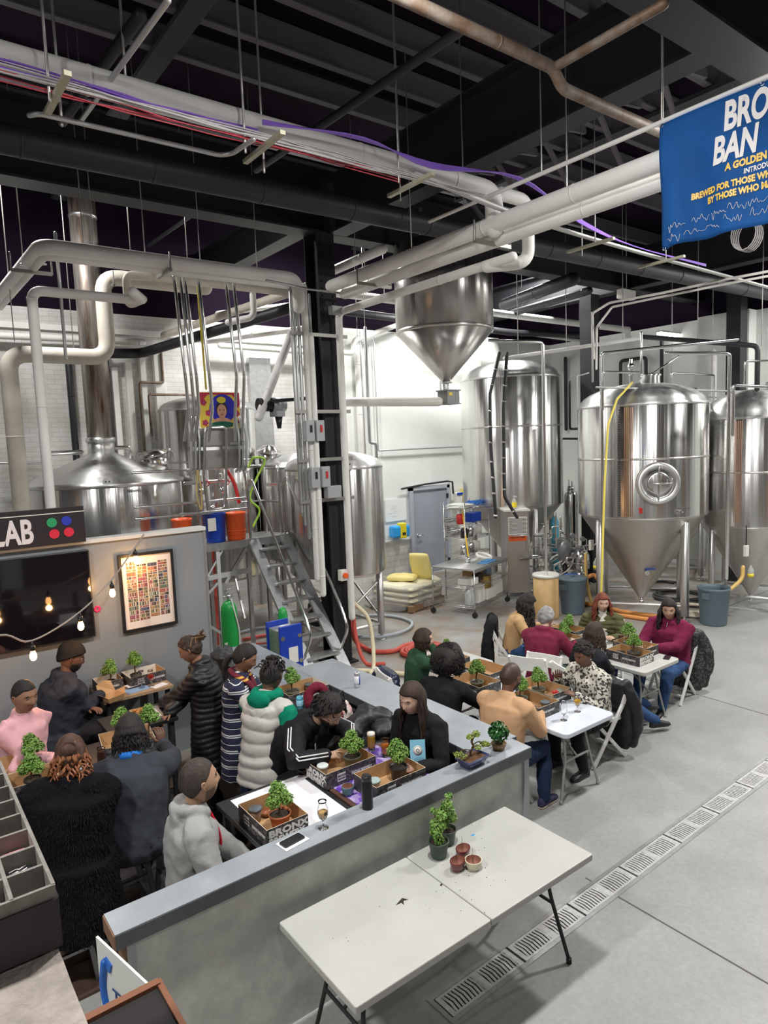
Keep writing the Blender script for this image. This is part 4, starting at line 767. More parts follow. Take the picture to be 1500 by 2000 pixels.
# gas cylinder, heat exchanger
t = T('gas_cylinder', 'tall green gas cylinder with a valve on top behind the bar', 'gas cylinder', (3.86, 8.85, 0))
MB().lathe([(.11, 0), (.115, .02), (.115, 1.12), (.105, 1.19), (.075, 1.25), (.03, 1.28)], seg=32).build('body', GREEN, t)
MB().cyl((0, 0, 1.27), (0, 0, 1.38), .018, 10).tube([(-.06, 0, 1.34), (.07, 0, 1.34)], .014, 8).tube([(-.02, 0, 1.34), (-.06, -.03, 1.42), (.03, -.02, 1.45)], .012, 6).build('regulator', SPIPE, t)
MB().tube(spline([(.02, -.06, 1.3), (.04, -.118, 1.1), (.1, -.09, .8), (.06, -.118, .4), (.05, -.12, .1)], 5), .012, 6).build('gas_line', PWHITE, t)
text('CARBON DIOXIDE', .06, PWHITE, t, frame((-.085, -.082, .2), (0, 0, 1), (-.3, 0, 0)) @ Mx.Identity(4), 'lettering', .02, .002)
t = T('heat_exchanger', 'blue plate heat exchanger with a white label beside the stair foot', 'heat exchanger', (4.42, 8.1, 0))
mb = MB()
for k in range(14): mb.box((-.1, -.13+k*.022, .58), (.3, .012, .72))
mb.build('plates', STEELD, t); BPL = mat('blue_plate_paint', (.012, .05, .42), .4)
MB().box((-.1, .2, .52), (.34, .03, .98)).box((-.1, -.17, .52), (.34, .04, .98)).build('end_plate', BPL, t, bevel=.004)
MB().box((-.08, -.195, .6), (.14, .006, .22)).build('label_sheet', PWHITE, t)
mb = MB()
for x in (-.23, .03):
    for z in (.2, .5, .85): mb.cyl((x, -.2, z), (x, -.17, z), .03, 12)
mb.build('bolt', SPIPE, t)
t = T('gas_cylinder', 'small green cylinder cap rising behind the blue heat exchanger', 'gas cylinder', (4.55, 8.55, 0)); MB().lathe([(.07, 0), (.07, 1.0), (.05, 1.08), (.02, 1.11), (.001, 1.115)], seg=24).build('body', GREEN, t)
# ================================================================ cart, rack, pallet
WIRE = mat('chrome_wire', (.62, .62, .62), .25, .95)
def wire_shelf(mb, w_, d_, z, n=16):
    mb.tube([(-w_/2, -d_/2, z), (w_/2, -d_/2, z), (w_/2, d_/2, z), (-w_/2, d_/2, z), (-w_/2, -d_/2, z)], .006, 6); mb.tube([(-w_/2, -d_/2, z-.03), (w_/2, -d_/2, z-.03), (w_/2, d_/2, z-.03), (-w_/2, d_/2, z-.03), (-w_/2, -d_/2, z-.03)], .006, 6)
    for k in range(1, n): x = -w_/2+w_*k/n; mb.tube([(x, -d_/2, z), (x, d_/2, z)], .003, 4)
ca = math.atan2(9.46-9.02, 10.0-8.65)
t = T('rolling_cart', 'stainless rolling work cart holding boxes, standing near the door', 'cart', (9.5, 9.75, 0), ca)
MB().box((0, 0, .93), (1.5, .95, .03)).box((0, -.47, .90), (1.5, .02, .05)).build('table_top', STEELD, t)
for z in (.60, .22): mb = MB(); wire_shelf(mb, 1.5, .95, z); mb.build('shelf', WIRE, t)
for x in (-.74, .74):
    for y in (-.46, .46):
        MB().cyl((x, y, .12), (x, y, .93), .014, 10).build('leg', WIRE, t); MB().cyl((x-.02, y, .06), (x+.02, y, .06), .055, 16).cyl((x, y, .1), (x, y, .13), .02, 8).build('caster', BLACKPL, t)
def on_cart(x, y, z): c_, s_ = cos(ca), sin(ca); return (9.5+x*c_-y*s_, 9.75+x*s_+y*c_, z)
CARD = mat('kraft_cardboard', (.46, .28, .14), .75, var=.12, vs=8); WCARD = mat('white_cardboard', (.74, .74, .71), .6)
def cbox(label, p, size, m_, rz=0., tape=True, z0=None, name='cardboard_box'):
    t = T(name, label, 'box', p, rz); MB().box((0, 0, size[2]/2), size).build('carton', m_, t, bevel=.003)
    if tape: MB().box((0, 0, size[2]+.0006), (size[0]*1.0, .05, .0012)).build('lid_seam', mat('tape', (.55, .42, .25), .4) if m_ is CARD else mat('seam_grey', (.55, .55, .52), .6), t)
    return t
cbox('white box standing on end at the left of the cart bottom shelf', on_cart(-.3, -.28, .225), (.28, .22, .33), WCARD, ca); cbox('low white box in the middle of the cart bottom shelf', on_cart(.08, -.3, .225), (.4, .25, .2), WCARD, ca)
cbox('large white box at the right of the cart bottom shelf', on_cart(.5, -.2, .225), (.4, .35, .24), WCARD, ca); cbox('white box stacked on the large one on the cart bottom shelf', on_cart(.49, -.19, .468), (.38, .33, .12), WCARD, ca)
cbox('brown cardboard box on the cart middle shelf', on_cart(.2, .05, .605), (.36, .3, .25), CARD, ca); cbox('pale blue box at the right of the cart middle shelf', on_cart(.55, 0, .605), (.24, .3, .26), mat('pale_blue_card', (.30, .42, .60), .6), ca); cbox('white box at the left of the cart middle shelf', on_cart(-.5, -.2, .605), (.3, .3, .12), WCARD, ca)
t = T('power_tool', 'black power tool on the cart middle shelf', 'tool', on_cart(-.12, -.22, .605), ca); MB().box((0, 0, .07), (.24, .14, .13)).tube(fillet([(-.08, 0, .13), (-.08, 0, .2), (.08, 0, .2), (.08, 0, .13)], .03), .015, 8).build('body', BLACKPL, t, bevel=.01)
t = T('brass_ring_stack', 'stack of brass coloured rings between the white boxes on the cart', 'rings', on_cart(.1, -.26, .43), ca); mb = MB()
for k in range(12): mb.lathe([(.13, k*.02), (.14, k*.02+.008), (.13, k*.02+.016), (.11, k*.02+.008)], seg=24, closed=True)
mb.build('rings', mat('brass', (.55, .40, .12), .3, .9), t)
t = T('plastic_jug', 'clear plastic jug in the left corner of the cart bottom shelf', 'jug', on_cart(-.62, -.3, .225), ca); JG = mat('frosted_plastic', (.75, .78, .76), .3, trans=.5); MB().lathe([(.09, 0), (.1, .02), (.1, .22), (.05, .29), (.03, .3), (.03, .33)], seg=24).build('body', JG, t)
t = T('blue_cloth', 'folded blue cloth on the cart top', 'cloth', on_cart(.1, -.32, .947), ca); MB().box((0, 0, .006), (.5, .2, .012)).box((.05, .02, .02), (.3, .14, .014)).build('cloth', mat('blue_cloth', (.08, .26, .52), .8), t, bevel=.004)
t = T('cable_reel', 'white ring of hose lying on the cart top', 'reel', on_cart(.42, -.1, .947), ca); MB().tube([(.15*cos(q*pi/12), .15*sin(q*pi/12), .06+.04*sin(q*pi/12)) for q in range(25)], .03, 8).build('ring', PWHITE, t)
t = T('steel_cup', 'small steel cup on the cart top', 'cup', on_cart(-.1, 0, .947), ca); MB().lathe([(.05, 0), (.055, .11), (.05, .11), (.045, .01)], seg=20).build('body', SPIPE, t)
t = T('wire_rack', 'chrome wire shelving rack behind the cart, loaded with supplies', 'rack', (10.28, 10.62, 0), ca)
for z in (.25, .95, 1.3, 1.62, 1.95): mb = MB(); wire_shelf(mb, 1.15, .5, z); mb.build('shelf', WIRE, t)
for x in (-.57, .57):
    for y in (-.25, .25): MB().cyl((x, y, 0), (x, y, 2.1), .014, 10).build('post', WIRE, t)
def on_rack(x, y, z): c_, s_ = cos(ca), sin(ca); return (10.28+x*c_-y*s_, 10.62+x*s_+y*c_, z)
t = T('paper_pile', 'loose pile of white sheets and bags on top of the wire rack', 'papers', on_rack(-.3, 0, 1.953), ca); mb = MB(); rnd = random.Random(5)
for k in range(7): mb.box((rnd.uniform(-.08, .08), rnd.uniform(-.04, .04), .012+k*.012), (.62-.04*k, .36, .01), 0, rnd.uniform(-.25, .25))
mb.build('sheets', mat('paper_white', (.82, .84, .80), .7), t)
t = T('storage_bin', 'bright blue plastic bin on the wire rack', 'bin', on_rack(.08, -.08, 1.624), ca); MB().prism([(-.2, -.13), (.2, -.13), (.2, .13), (-.2, .13)], 0, .2).build('bin_body', BLUE, t, bevel=.015)
t = T('blue_net', 'tangle of blue netting on the top of the wire rack', 'net', on_rack(.3, -.05, 1.953), ca); mb = MB()
for k in range(14): mb.tube(spline([(rnd.uniform(-.22, .22), rnd.uniform(-.15, .15), rnd.uniform(.02, .12)) for _ in range(5)], 4), .008, 5)
mb.build('strands', mat('blue_net', (.05, .22, .62), .6), t)
for k, (x, z, lab, m_) in enumerate(((-.42, 1.624, 'red canister on the wire rack shelf', RED), (-.25, 1.304, 'dark jar at the left of the rack middle shelf', BLACKPL), (.0, 1.304, 'steel pot in the middle of the rack middle shelf', SPIPE), (.3, .954, 'white tub on the lower rack shelf', PWHITE), (-.3, .954, 'brushed steel keg-like pot on the lower rack shelf', SPIPE), (.02, .954, 'second steel pot on the lower rack shelf', SPIPE), (.4, 1.304, 'small white tub on the rack middle shelf', PWHITE))):
    t = T('container', lab, 'container', on_rack(x, -.06, z), ca); MB().lathe([(.08, 0), (.085, .17), (.07, .19), (.07, .21)], seg=24).build('body', m_, t)
pipe('broom_handle', 'yellow broom handle leaning against the wire rack', [(9.72, 10.02, .95), (9.95, 10.42, 1.95)], .016, mat('broom_yellow', (.85, .55, .02), .4), 'broom')
t = T('wire_basket', 'wire basket of coiled cables hanging left of the rack', 'basket', (10.45, 11.3, 1.2)); mb = MB()
for k in range(10): mb.tube([(.22*cos(q*pi/8)+rnd.uniform(-.03, .03), .12*sin(q*pi/8), k*.05+rnd.uniform(-.02, .02)) for q in range(17)], .01, 5)
mb.build('coils', mat('grey_wire', (.4, .38, .36), .5, .4), t)
PLT = mat('pallet_wood', (.35, .21, .11), .8, var=.3, vs=12)
pa = .25; t = T('wooden_pallet', 'worn wooden pallet under the wrapped sacks near the door', 'pallet', (8.75, 10.9, 0), pa)
mb = MB()
for y in (-.5, 0, .5): mb.box((0, y, .07), (1.2, .09, .1))
for k in range(8): mb.box((-.55+k*.157, 0, .13), (.1, 1.1, .02)); 
for k in range(3): mb.box((-.5+k*.5, 0, .01), (.1, 1.1, .02))
mb.build('boards', PLT, t)
SACK = mat('yellow_sack', (.84, .72, .28), .55, bump=.4, bs=12); SACKP = mat('pale_sack', (.86, .82, .62), .5, bump=.5, bs=10)
def sack(label, p, size, m_, rz, tilt=0.):
    t = T('grain_sack', label, 'sack', p, rz); mb = MB(); n = 16; secs = []
    for k in range(n+1):
        q = k/n; x = (q-.5)*size[0]; f = min(1, sin(pi*min(max(q, .02), .98))**.28); secs.append(((x, 0, size[2]/2), (0, 1, 0), (0, 0, 1), size[1]/2*(.8+.2*f), size[2]/2*f*(1+.06*sin(q*17))))
    mb.loft(secs, 24, 0, 2.8)
    if tilt: M = Mx.Translation((0, 0, size[0]*.42)) @ Mx.Rotation(tilt, 4, 'Y'); mb.v = [tuple(M @ V(v)) for v in mb.v]
    mb.build('sack_body', m_, t); return t
labs = ['bottom left', 'bottom right', 'middle left', 'middle right', 'top left', 'top right']
for k in range(6): a_, b_ = -.27 if k % 2 == 0 else .27, (k//2)*.12+.142; sack('pale yellow sack in the wrapped pallet stack, '+labs[k], (8.75+a_*cos(pa), 10.9+a_*sin(pa), b_), (1.0, .54, .13), SACKP, pa+pi/2)
sack('bright yellow sack standing upright on top of the pallet stack', (9.0, 10.75, .5), (.62, .46, .14), SACK, .5, 1.15); sack('yellow sack lying behind the upright one on the pallet stack', (8.72, 11.0, .5), (.6, .42, .15), SACK, 2.2)
FILM = mat('stretch_film', (.9, .9, .88), .18, trans=.75, bump=.6, bs=9, ior=1.2)
mb = MB(); rnd = random.Random(2); n = 40; vs = []
for j in range(7):
    for k in range(n): a = 2*pi*k/n; R_ = (.78+.04*rnd.random())*(1+.28*sstep(3, 0, j)*max(0, cos(a-2.6))); q = j/6; c_, s_ = cos(a), sin(a); m_ = max(abs(c_), abs(s_))**.6; vs.append((R_*c_/m_*.78, R_*s_/m_*.72, .02+.5*q+.02*rnd.random()))
mb.add(vs, [(j*n+k, j*n+(k+1) % n, (j+1)*n+(k+1) % n, (j+1)*n+k) for j in range(6) for k in range(n)])
mb.build('plastic_wrap', FILM, None, label='crumpled clear plastic wrap around the pallet of sacks', cat='plastic wrap').location = (8.75, 10.9, .02)
# electric cabinet, drum, bins
t = T('electric_cabinet', 'tall stainless cabinet with a vent and orange high voltage sticker', 'cabinet', (10.95, 9.85, 0), -.62)
MB().box((0, 0, .98), (.5, .55, 1.75)).build('cabinet_body', mat('cabinet_front_steel', (.50, .46, .43), .35, .75), t, bevel=.012); MB().box((0, 0, 1.875), (.54, .6, .04)).build('cabinet_lid', PWHITE, t)
mb = MB().box((0, -.28, 1.55), (.4, .01, .38)); 
for k in range(12): mb.box((0, -.29, 1.4+k*.028), (.36, .012, .01), 1)
mb.build('vent', [PWHITE, mat('vent_dark', (.2, .2, .2), .6)], t)
s_ = MB().box((0, -.281, 1.28), (.38, .006, .11)).build('warning_label', mat('sticker_orange', (.85, .13, .03), .5), t); text('HIGH VOLTAGE', .05, BLACKM, s_, frame((-.17, -.286, 1.285), (1, 0, 0), (0, 0, 1)), 'lettering', .03, .0008, squeeze=.9)
for x in (-.2, .2):
    for y in (-.22, .22): MB().cyl((x, y, 0), (x, y, .12), .02, 8).build('foot', SPIPE, t)
t = T('spray_bottle', 'clear spray bottle with a yellow label on top of the stainless cabinet', 'spray bottle', (10.9, 9.8, 1.897)); MB().lathe([(.045, 0), (.05, .02), (.05, .15), (.02, .21), (.015, .24)], seg=20).build('bottle_body', JG, t); MB().lathe([(.051, .03), (.052, .04), (.052, .13), (.051, .14)], seg=20).build('bottle_label', mat('label_yellow', (.9, .72, .05), .5), t); MB().box((0, -.02, .26), (.03, .09, .04)).cyl((0, 0, .22), (0, 0, .26), .018, 10).build('trigger', SPIPE, t)
t = T('fibre_drum', 'tall brown fibre drum with a white lid beside the curly haired woman', 'drum', (9.95, 8.2, 0)); MB().lathe([(.23, 0), (.235, .02), (.235, .80)], seg=40).build('drum_body', mat('drum_fibre', (.56, .37, .16), .6, var=.12, vs=5), t); MB().lathe([(.25, .79), (.25, .83), (.24, .84), (.2, .835), (.001, .835)], seg=40).build('drum_lid', PWHITE, t)
def trash(label, c, lid=True):
    t = T('trash_can', label, 'trash can', (*c, 0)); g = mat('grey_blue_plastic', (.115, .165, .20), .5)
    MB().lathe([(.21, 0), (.215, .02), (.26, .62), (.27, .63), (.27, .66), (.25, .66), (.24, .6), (.2, .04), (.001, .04)], seg=40).build('bin_body', g, t)
    mb = MB()
    for s_ in (-1, 1): mb.box((s_*.27, 0, .54), (.05, .12, .1))
    mb.build('grip', g, t)
    if lid: MB().lathe([(.28, .65), (.285, .69), (.26, .705), (.1, .71), (.001, .71)], seg=40).box((0, 0, .72), (.12, .04, .03)).build('bin_lid', g, t)
    return t
trash('grey-blue lidded trash can beside the tall brown drum', (10.55, 8.05)); trash('open grey-blue trash can under the right-hand fermenter', (11.62, 5.85), False)
# pump skid
t = T('pump_skid', 'jumble of small pumps, gauges and pipes on a skid beside the steel cabinet', 'pump skid', (11.6, 9.2, 0), -.6)
MB().box((0, 0, .35), (1.0, .6, .04)).build('base', STEELD, t)
for x in (-.48, .48):
    for y in (-.28, .28): MB().cyl((x, y, 0), (x, y, .35), .02, 8).build('leg', STEELD, t)
DC = mat('cast_pump', (.32, .33, .34), .45, .5)
MB().lathe([(.12, .0), (.15, .03), (.15, .3), (.12, .4), (.04, .45)], (.1, -.1, .75), 28).build('grey_dome_vessel', DC, t); MB().lathe([(.1, 0), (.17, .05), (.17, .32), (.12, .42), (.03, .46)], (.42, -.2, .55), 28).lathe([(.172, .15), (.18, .16), (.172, .17)], (.42, -.2, .55), 28).build('steel_dome_vessel', SPIPE, t)
MB().cyl((.1, -.1, .37), (.1, -.1, .75), .05, 12).cyl((.42, -.2, .37), (.42, -.2, .56), .05, 12).build('pedestal', BLACKPL, t)
rnd = random.Random(11); mb = MB()
for k in range(38):
    p = V((rnd.uniform(-.5, .5), rnd.uniform(-.34, .28), rnd.uniform(.4, 1.5))); pts = [p]
    for _ in range(3): d_ = V(random.Random(k*7+_).choice([(1, 0, 0), (0, 1, 0), (0, 0, 1), (0, 0, -1), (-1, 0, 0)])); pts.append(pts[-1]+d_*rnd.uniform(.12, .35))
    mb.tube(fillet(pts, .05), rnd.choice((.014, .02, .026)), 8)
mb.build('pipework', SPIPE, t)
for k in range(20): p = V((rnd.uniform(-.5, .5), rnd.uniform(-.32, .1), rnd.uniform(.5, 1.4))); MB().ball(p, rnd.uniform(.03, .06), 10).cyl(p, p+V((0, -.08, 0)), .05, 14).build('gauge', DC, t)
mb = MB()
for k in range(7): mb.tube(spline([(rnd.uniform(-.5, .5), rnd.uniform(-.35, .2), z) for z in (.4, .6, .9, .7)], 5), .014, 6)
mb.build('small_hose', PWHITE, t)
t = T('electric_pump', 'blue electric pump with a steel head behind the trash can', 'pump', (10.95, 8.35, 0)); MB().cyl((-.1, .1, .55), (.1, -.02, .55), .12, 24).build('motor', BLUE, t); MB().cyl((.1, -.02, .55), (.26, -.12, .55), .13, 24).cyl((.2, -.08, .55), (.2, -.08, .8), .03, 10).build('pump_head', SPIPE, t); MB().box((0, .03, .2), (.3, .3, .4)).build('stand', BLACKPL, t)
for k, (x, y, lab) in enumerate(((11.15, 8.05, 'on the left leg of the manway tank'), (12.25, 5.6, 'between the two right fermenters'))):
    t = T('control_box', 'small white control box '+lab, 'control box', (x, y, 1.25)); MB().box((0, 0, 0), (.1, .06, .2)).build('case', PWHITE, t, bevel=.008); MB().tube([(0, 0, .1), (0, 0, .45)], .01, 6).build('cord', BLACKPL, t)
    t = T('spray_bottle', 'spray bottle with a yellow band hanging '+lab, 'spray bottle', (x+.06, y-.06, .75)); MB().lathe([(.045, 0), (.05, .15), (.02, .21), (.015, .24)], seg=16).build('bottle_body', JG, t); MB().lathe([(.052, .03), (.053, .09)], seg=16).build('bottle_label', mat('label_yellow'), t)
# hoses
HRED = mat('red_hose', (.60, .09, .065), .5, bump=.2, bs=60); HGR = mat('grey_hose', (.42, .46, .50), .5); HORG = mat('orange_hose', (.72, .30, .08), .5); HCR = mat('cream_hose', (.74, .66, .45), .5); HBLK = mat('black_rubber_hose', (.03, .03, .03), .5)
def hose(name, label, pts, r, m_): return pipe(name, label, pts, r, m_, 'hose', smooth_curve=True)
def coil(cx, cy, r, n, z=.03, dr=.0, j=.03, sq=1., seed=0):
    q = random.Random(seed); return [(cx+(r-dr*k/12+q.uniform(-j, j))*cos(k*pi/6), cy+(r-dr*k/12+q.uniform(-j, j))*sin(k*pi/6)*sq, z+.012*(k/12)) for k in range(n*12)]
hose('red_hose', 'thick red hose sweeping from the column foot to the coil behind the green sweater', [(5.82, 8.75, .95), (5.9, 8.85, .6), (6.1, 9.0, .2), (6.25, 9.0, .05), (6.25, 8.7, .04), (6.5, 8.5, .04), (6.85, 8.6, .04), (7.2, 8.5, .04)]+coil(6.85, 8.12, .38, 3, .04, .05, .03), .038, HRED)
hose('red_hose', 'red hose hanging down beside the column foot', [(5.8, 8.6, 1.2), (5.8, 8.58, .8), (5.78, 8.5, .4), (5.8, 8.3, .05), (6.0, 8.1, .04)], .03, HRED)
hose('cream_hose', 'cream hose hanging from the column valve to the floor', [(5.85, 8.6, .92), (5.98, 8.45, .7), (5.95, 8.3, .35), (5.8, 8.1, .04), (5.6, 7.9, .04)], .032, HCR)
hose('cream_hose', 'cream hose lying on the floor beyond the bar end', [(5.5, 8.1, .05), (5.65, 7.98, .04), (5.8, 7.75, .04), (6.0, 7.4, .04)], .035, HCR)
hose('grey_hose', 'grey-blue hose looped on the floor around the legged tank', coil(7.15, 10.0, .75, 1, .035, 0, .02)+[(7.9, 10.0, .035)], .028, HGR)
hose('grey_hose', 'grey-blue hose looped on the floor behind the stairs', coil(5.4, 10.8, .6, 1, .035, 0, .03), .026, HGR)
hose('red_hose', 'red hose lying on the floor behind the stairs', [(5.0, 10.9, .04), (5.5, 10.8, .04), (5.75, 10.5, .04), (5.3, 10.3, .04), (4.9, 10.55, .04)], .03, HRED)
hose('red_hose', 'red hose running down the platform behind the blue bucket', [(4.5, 10.8, 2.0), (4.5, 10.8, 1.0), (4.45, 10.75, .1)], .03, HRED)
hose('orange_hose', 'orange hose lying across the floor under the manway tank', [(11.1, 8.6, .05), (11.2, 7.9, .04), (11.15, 7.3, .04), (11.3, 6.7, .04), (11.6, 6.45, .04)], .04, HORG)
hose('orange_hose', 'orange hose ladder-like pair lying behind the red haired woman', [(10.75, 7.6, .04), (10.9, 7.1, .04), (11.0, 6.6, .04), (11.2, 6.2, .04)], .04, HORG)
hose('orange_hose', 'orange hose arching from the pump to the floor left of the manway tank', [(11.2, 8.25, .55), (11.35, 8.1, .6), (11.3, 7.95, .3), (11.1, 7.9, .05), (10.9, 7.7, .05)], .04, HORG)
hose('yellow_hose', 'pale yellow hose dropping from the tank valve into the floor', [(10.93, 8.02, 1.1), (10.93, 8.0, .6), (11.0, 7.9, .1), (11.2, 7.7, .04)], .03, mat('amber_hose', (.75, .50, .16), .4))
hose('amber_hose', 'amber hose curving down into the open trash can', [(12.25, 5.65, .95), (12.2, 5.65, .75), (12.0, 5.72, .6), (11.72, 5.82, .45), (11.66, 5.84, .2)], .035, mat('amber_hose'))
hose('black_hose', 'coil of black hose on the floor under the fermenters', coil(13.0, 7.2, .55, 3, .04, .05, .04), .03, HBLK)
hose('pale_hose', 'coil of pale hose on the floor right of the manway tank', coil(12.1, 6.5, .5, 4, .04, .06, .04), .028, mat('beige_hose', (.62, .56, .44), .5))
hose('black_hose', 'pile of black hose between the right fermenters', coil(13.6, 8.0, .5, 2, .04, .05, .05, seed=4), .03, HBLK)
for k, (x, y, lab) in enumerate(((6.5, 10.9, 'left'), (6.8, 10.75, 'middle'), (7.15, 10.9, 'right'), (7.4, 11.2, 'far right'))):
    t = T('floor_barrel', 'black rubber drum under the legged tank, '+lab+' one', 'drum', (x, y, 0)); MB().lathe([(.13, 0), (.14, .02), (.14, .4), (.12, .44), (.001, .44)], seg=24).build('drum_body', BLACKPL, t)
# wall items
t = T('eyewash_station', 'blue and yellow eyewash tank mounted on the white wall beside the door', 'eyewash', (10.35, 13.1, 1.2)); MB().box((0, 0, 0), (.52, .24, .3)).build('water_tank', mat('sky_blue_plastic', (.03, .35, .80), .35), t, bevel=.05); MB().box((.03, -.06, .02), (.18, .17, .38)).build('yellow_tray', mat('safety_yellow', (.85, .68, .03), .4), t, bevel=.02)
MB().box((.03, -.15, -.05), (.1, .005, .06)).build('label', BLACKM, t)
t = T('whiteboard', 'whiteboard with faint notes on the wall left of the grey door', 'whiteboard', (10.4, 13.28, 1.72)); MB().box((0, 0, 0), (.66, .02, .56)).build('board', mat('board_white', (.84, .86, .86), .25), t); mb = MB(); rnd = random.Random(4)
for k in range(9): x, z = rnd.uniform(-.28, .1), rnd.uniform(-.2, .2); mb.tube([(x+q*.02, -.0115, z+rnd.uniform(-.008, .008)) for q in range(8)], .0012, 4)
mb.build('marker_notes', mat('marker', (.2, .25, .4), .6), t)
t = T('soap_dispenser', 'white and blue dispenser on the wall right of the grey door', 'dispenser', (12.42, 13.15, 1.85)); MB().box((0, 0, 0), (.2, .15, .32)).build('case', PWHITE, t, bevel=.02); MB().box((0, -.08, .13), (.2, .02, .06)).build('blue_top', BLUE, t)
t = T('glove_box', 'yellow glove box on the wall right of the dispenser', 'box', (12.68, 13.2, 1.92)); MB().box((0, 0, 0), (.16, .12, .36)).build('carton', mat('glove_yellow', (.78, .66, .25), .5), t)
t = T('wall_phone', 'white wall unit with a black top on the far wall', 'phone', (12.95, 13.2, 1.95)); MB().box((0, 0, -.02), (.22, .1, .36)).build('case', PWHITE, t); MB().box((0, 0, .19), (.24, .12, .06)).box((0, -.06, -.2), (.2, .05, .05)).build('cap', BLACKPL, t)
t = T('grey_wall_panel', 'dark grey electric panel on the white wall behind the left fermenters', 'panel', (14.4, 13.2, 3.7)); MB().box((0, 0, 0), (.6, .12, 1.1)).build('case', mat('dark_grey_metal', (.16, .17, .17), .5, .3), t, bevel=.01)
t = T('blue_gas_cylinder', 'slim sky blue cylinder standing behind the pump skid', 'gas cylinder', (12.1, 9.7, 0)); MB().lathe([(.09, 0), (.09, 1.5), (.04, 1.62)], seg=20).build('body', mat('sky_blue_paint', (.1, .5, .7), .4), t)
t = T('emergency_light', 'small white emergency light under the roof at right', 'light', (13.2, 8.6, 6.35)); MB().box((0, 0, 0), (.5, .15, .2)).build('case', PWHITE, t, bevel=.02); MB().cyl((0, 0, .1), (0, 0, ZC-6.35), .01, 8).build('hanger', CONDUIT, t)
# ================================================================ bar walls and partition
t = T('low_bar_wall', 'low concrete-look bar wall with a grey painted top, folding table against it', 'bar', (2.3, 3.4, 0), world=True)
MB().bb(.84, 3.78, 3.345, 3.47, 0, .985).build('wall_panel', BARBODY, t)
MB().bb(.74, 3.81, 3.30, 3.50, .985, 1.066).build('edge_band', BAREDGE, t, bevel=.004); MB().bb(.742, 3.808, 3.302, 3.50, 1.0665, 1.0705).build('bar_top', BARCAP, t)
MB().bb(3.75, 3.8, 3.32, 3.5, 0, .985).bb(.80, .84, 3.33, 3.48, 0, .985).build('end_trim', GREYPAINT, t)
MB().bb(.735, .742, 3.30, 3.50, .985, 1.066).bb(.79, .80, 3.34, 3.47, 0, .98).build('raw_end', mat('raw_wood_edge', (.22, .12, .07), .7), t)
t = T('low_bar_wall', 'long bar counter running back from the corner, a can standing on it', 'bar', (3.65, 4.8, 0), world=True)
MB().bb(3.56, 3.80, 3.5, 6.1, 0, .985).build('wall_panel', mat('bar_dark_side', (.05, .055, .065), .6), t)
MB().bb(3.40, 3.87, 3.501, 6.17, .985, 1.066).build('edge_band', BAREDGE, t, bevel=.004); MB().bb(3.402, 3.868, 3.503, 6.168, 1.0665, 1.0705).build('bar_top', BARCAP, t)
t = T('low_bar_wall', 'short grey counter at the end of the grey partition, in front of the gas cylinder', 'bar', (3.2, 6.6, 0), world=True)
MB().bb(3.02, 3.4, 5.9, 7.35, 0, 1.0).build('wall_panel', BLACKM, t); MB().bb(2.98, 3.5, 5.82, 7.37, 1.0, 1.07).build('bar_top', mat('glossy_grey_top', (.22, .25, .29), .15), t, bevel=.006)
PARTM = mat('partition_grey', (.26, .28, .30), .28, bump=.05, bs=2, var=.12, vs=1.5)
t = T('partition', 'tall glossy grey partition wall carrying the television and framed poster', 'partition', (1, 7.45, 0), world=True)
MB().bb(-3.9, 2.97, 7.38, 7.50, 0, 2.5).build('panel', PARTM, t); MB().bb(-3.9, 2.99, 7.35, 7.53, 2.5, 2.54).build('cap_rail', mat('cap_white', (.62, .63, .62), .5), t); MB().bb(2.965, 2.99, 7.37, 7.51, 0, 2.5).build('corner_trim', GALV, t)
t = T('television', 'large flat black television mounted on the grey partition', 'television', (.9, 7.34, 1.99), world=True)
MB().bb(.02, 1.71, 7.315, 7.375, 1.53, 2.44).build('casing', BLACKPL, t, bevel=.004); MB().bb(.035, 1.695, 7.311, 7.314, 1.55, 2.425).build('screen', mat('tv_glass', (.006, .005, .008), .06, coat=.5), t)
t = T('sign', 'black sign reading LAB with four round icons above the television', 'sign', (.6, 7.3, 2.72), world=True)
MB().bb(-.9, 1.69, 7.30, 7.35, 2.53, 2.895).build('board', mat('sign_black', (.02, .014, .018), .5), t); MB().bb(-.9, 1.692, 7.294, 7.30, 2.84, 2.848).build('white_line', PWHITE, t)
text('LAB', .325, mat('sign_white', (.72, .68, .70), .5), t, frame((.865, 7.297, 2.578), (1, 0, 0), (0, 0, 1)), 'lettering', .05, .002, squeeze=.62)
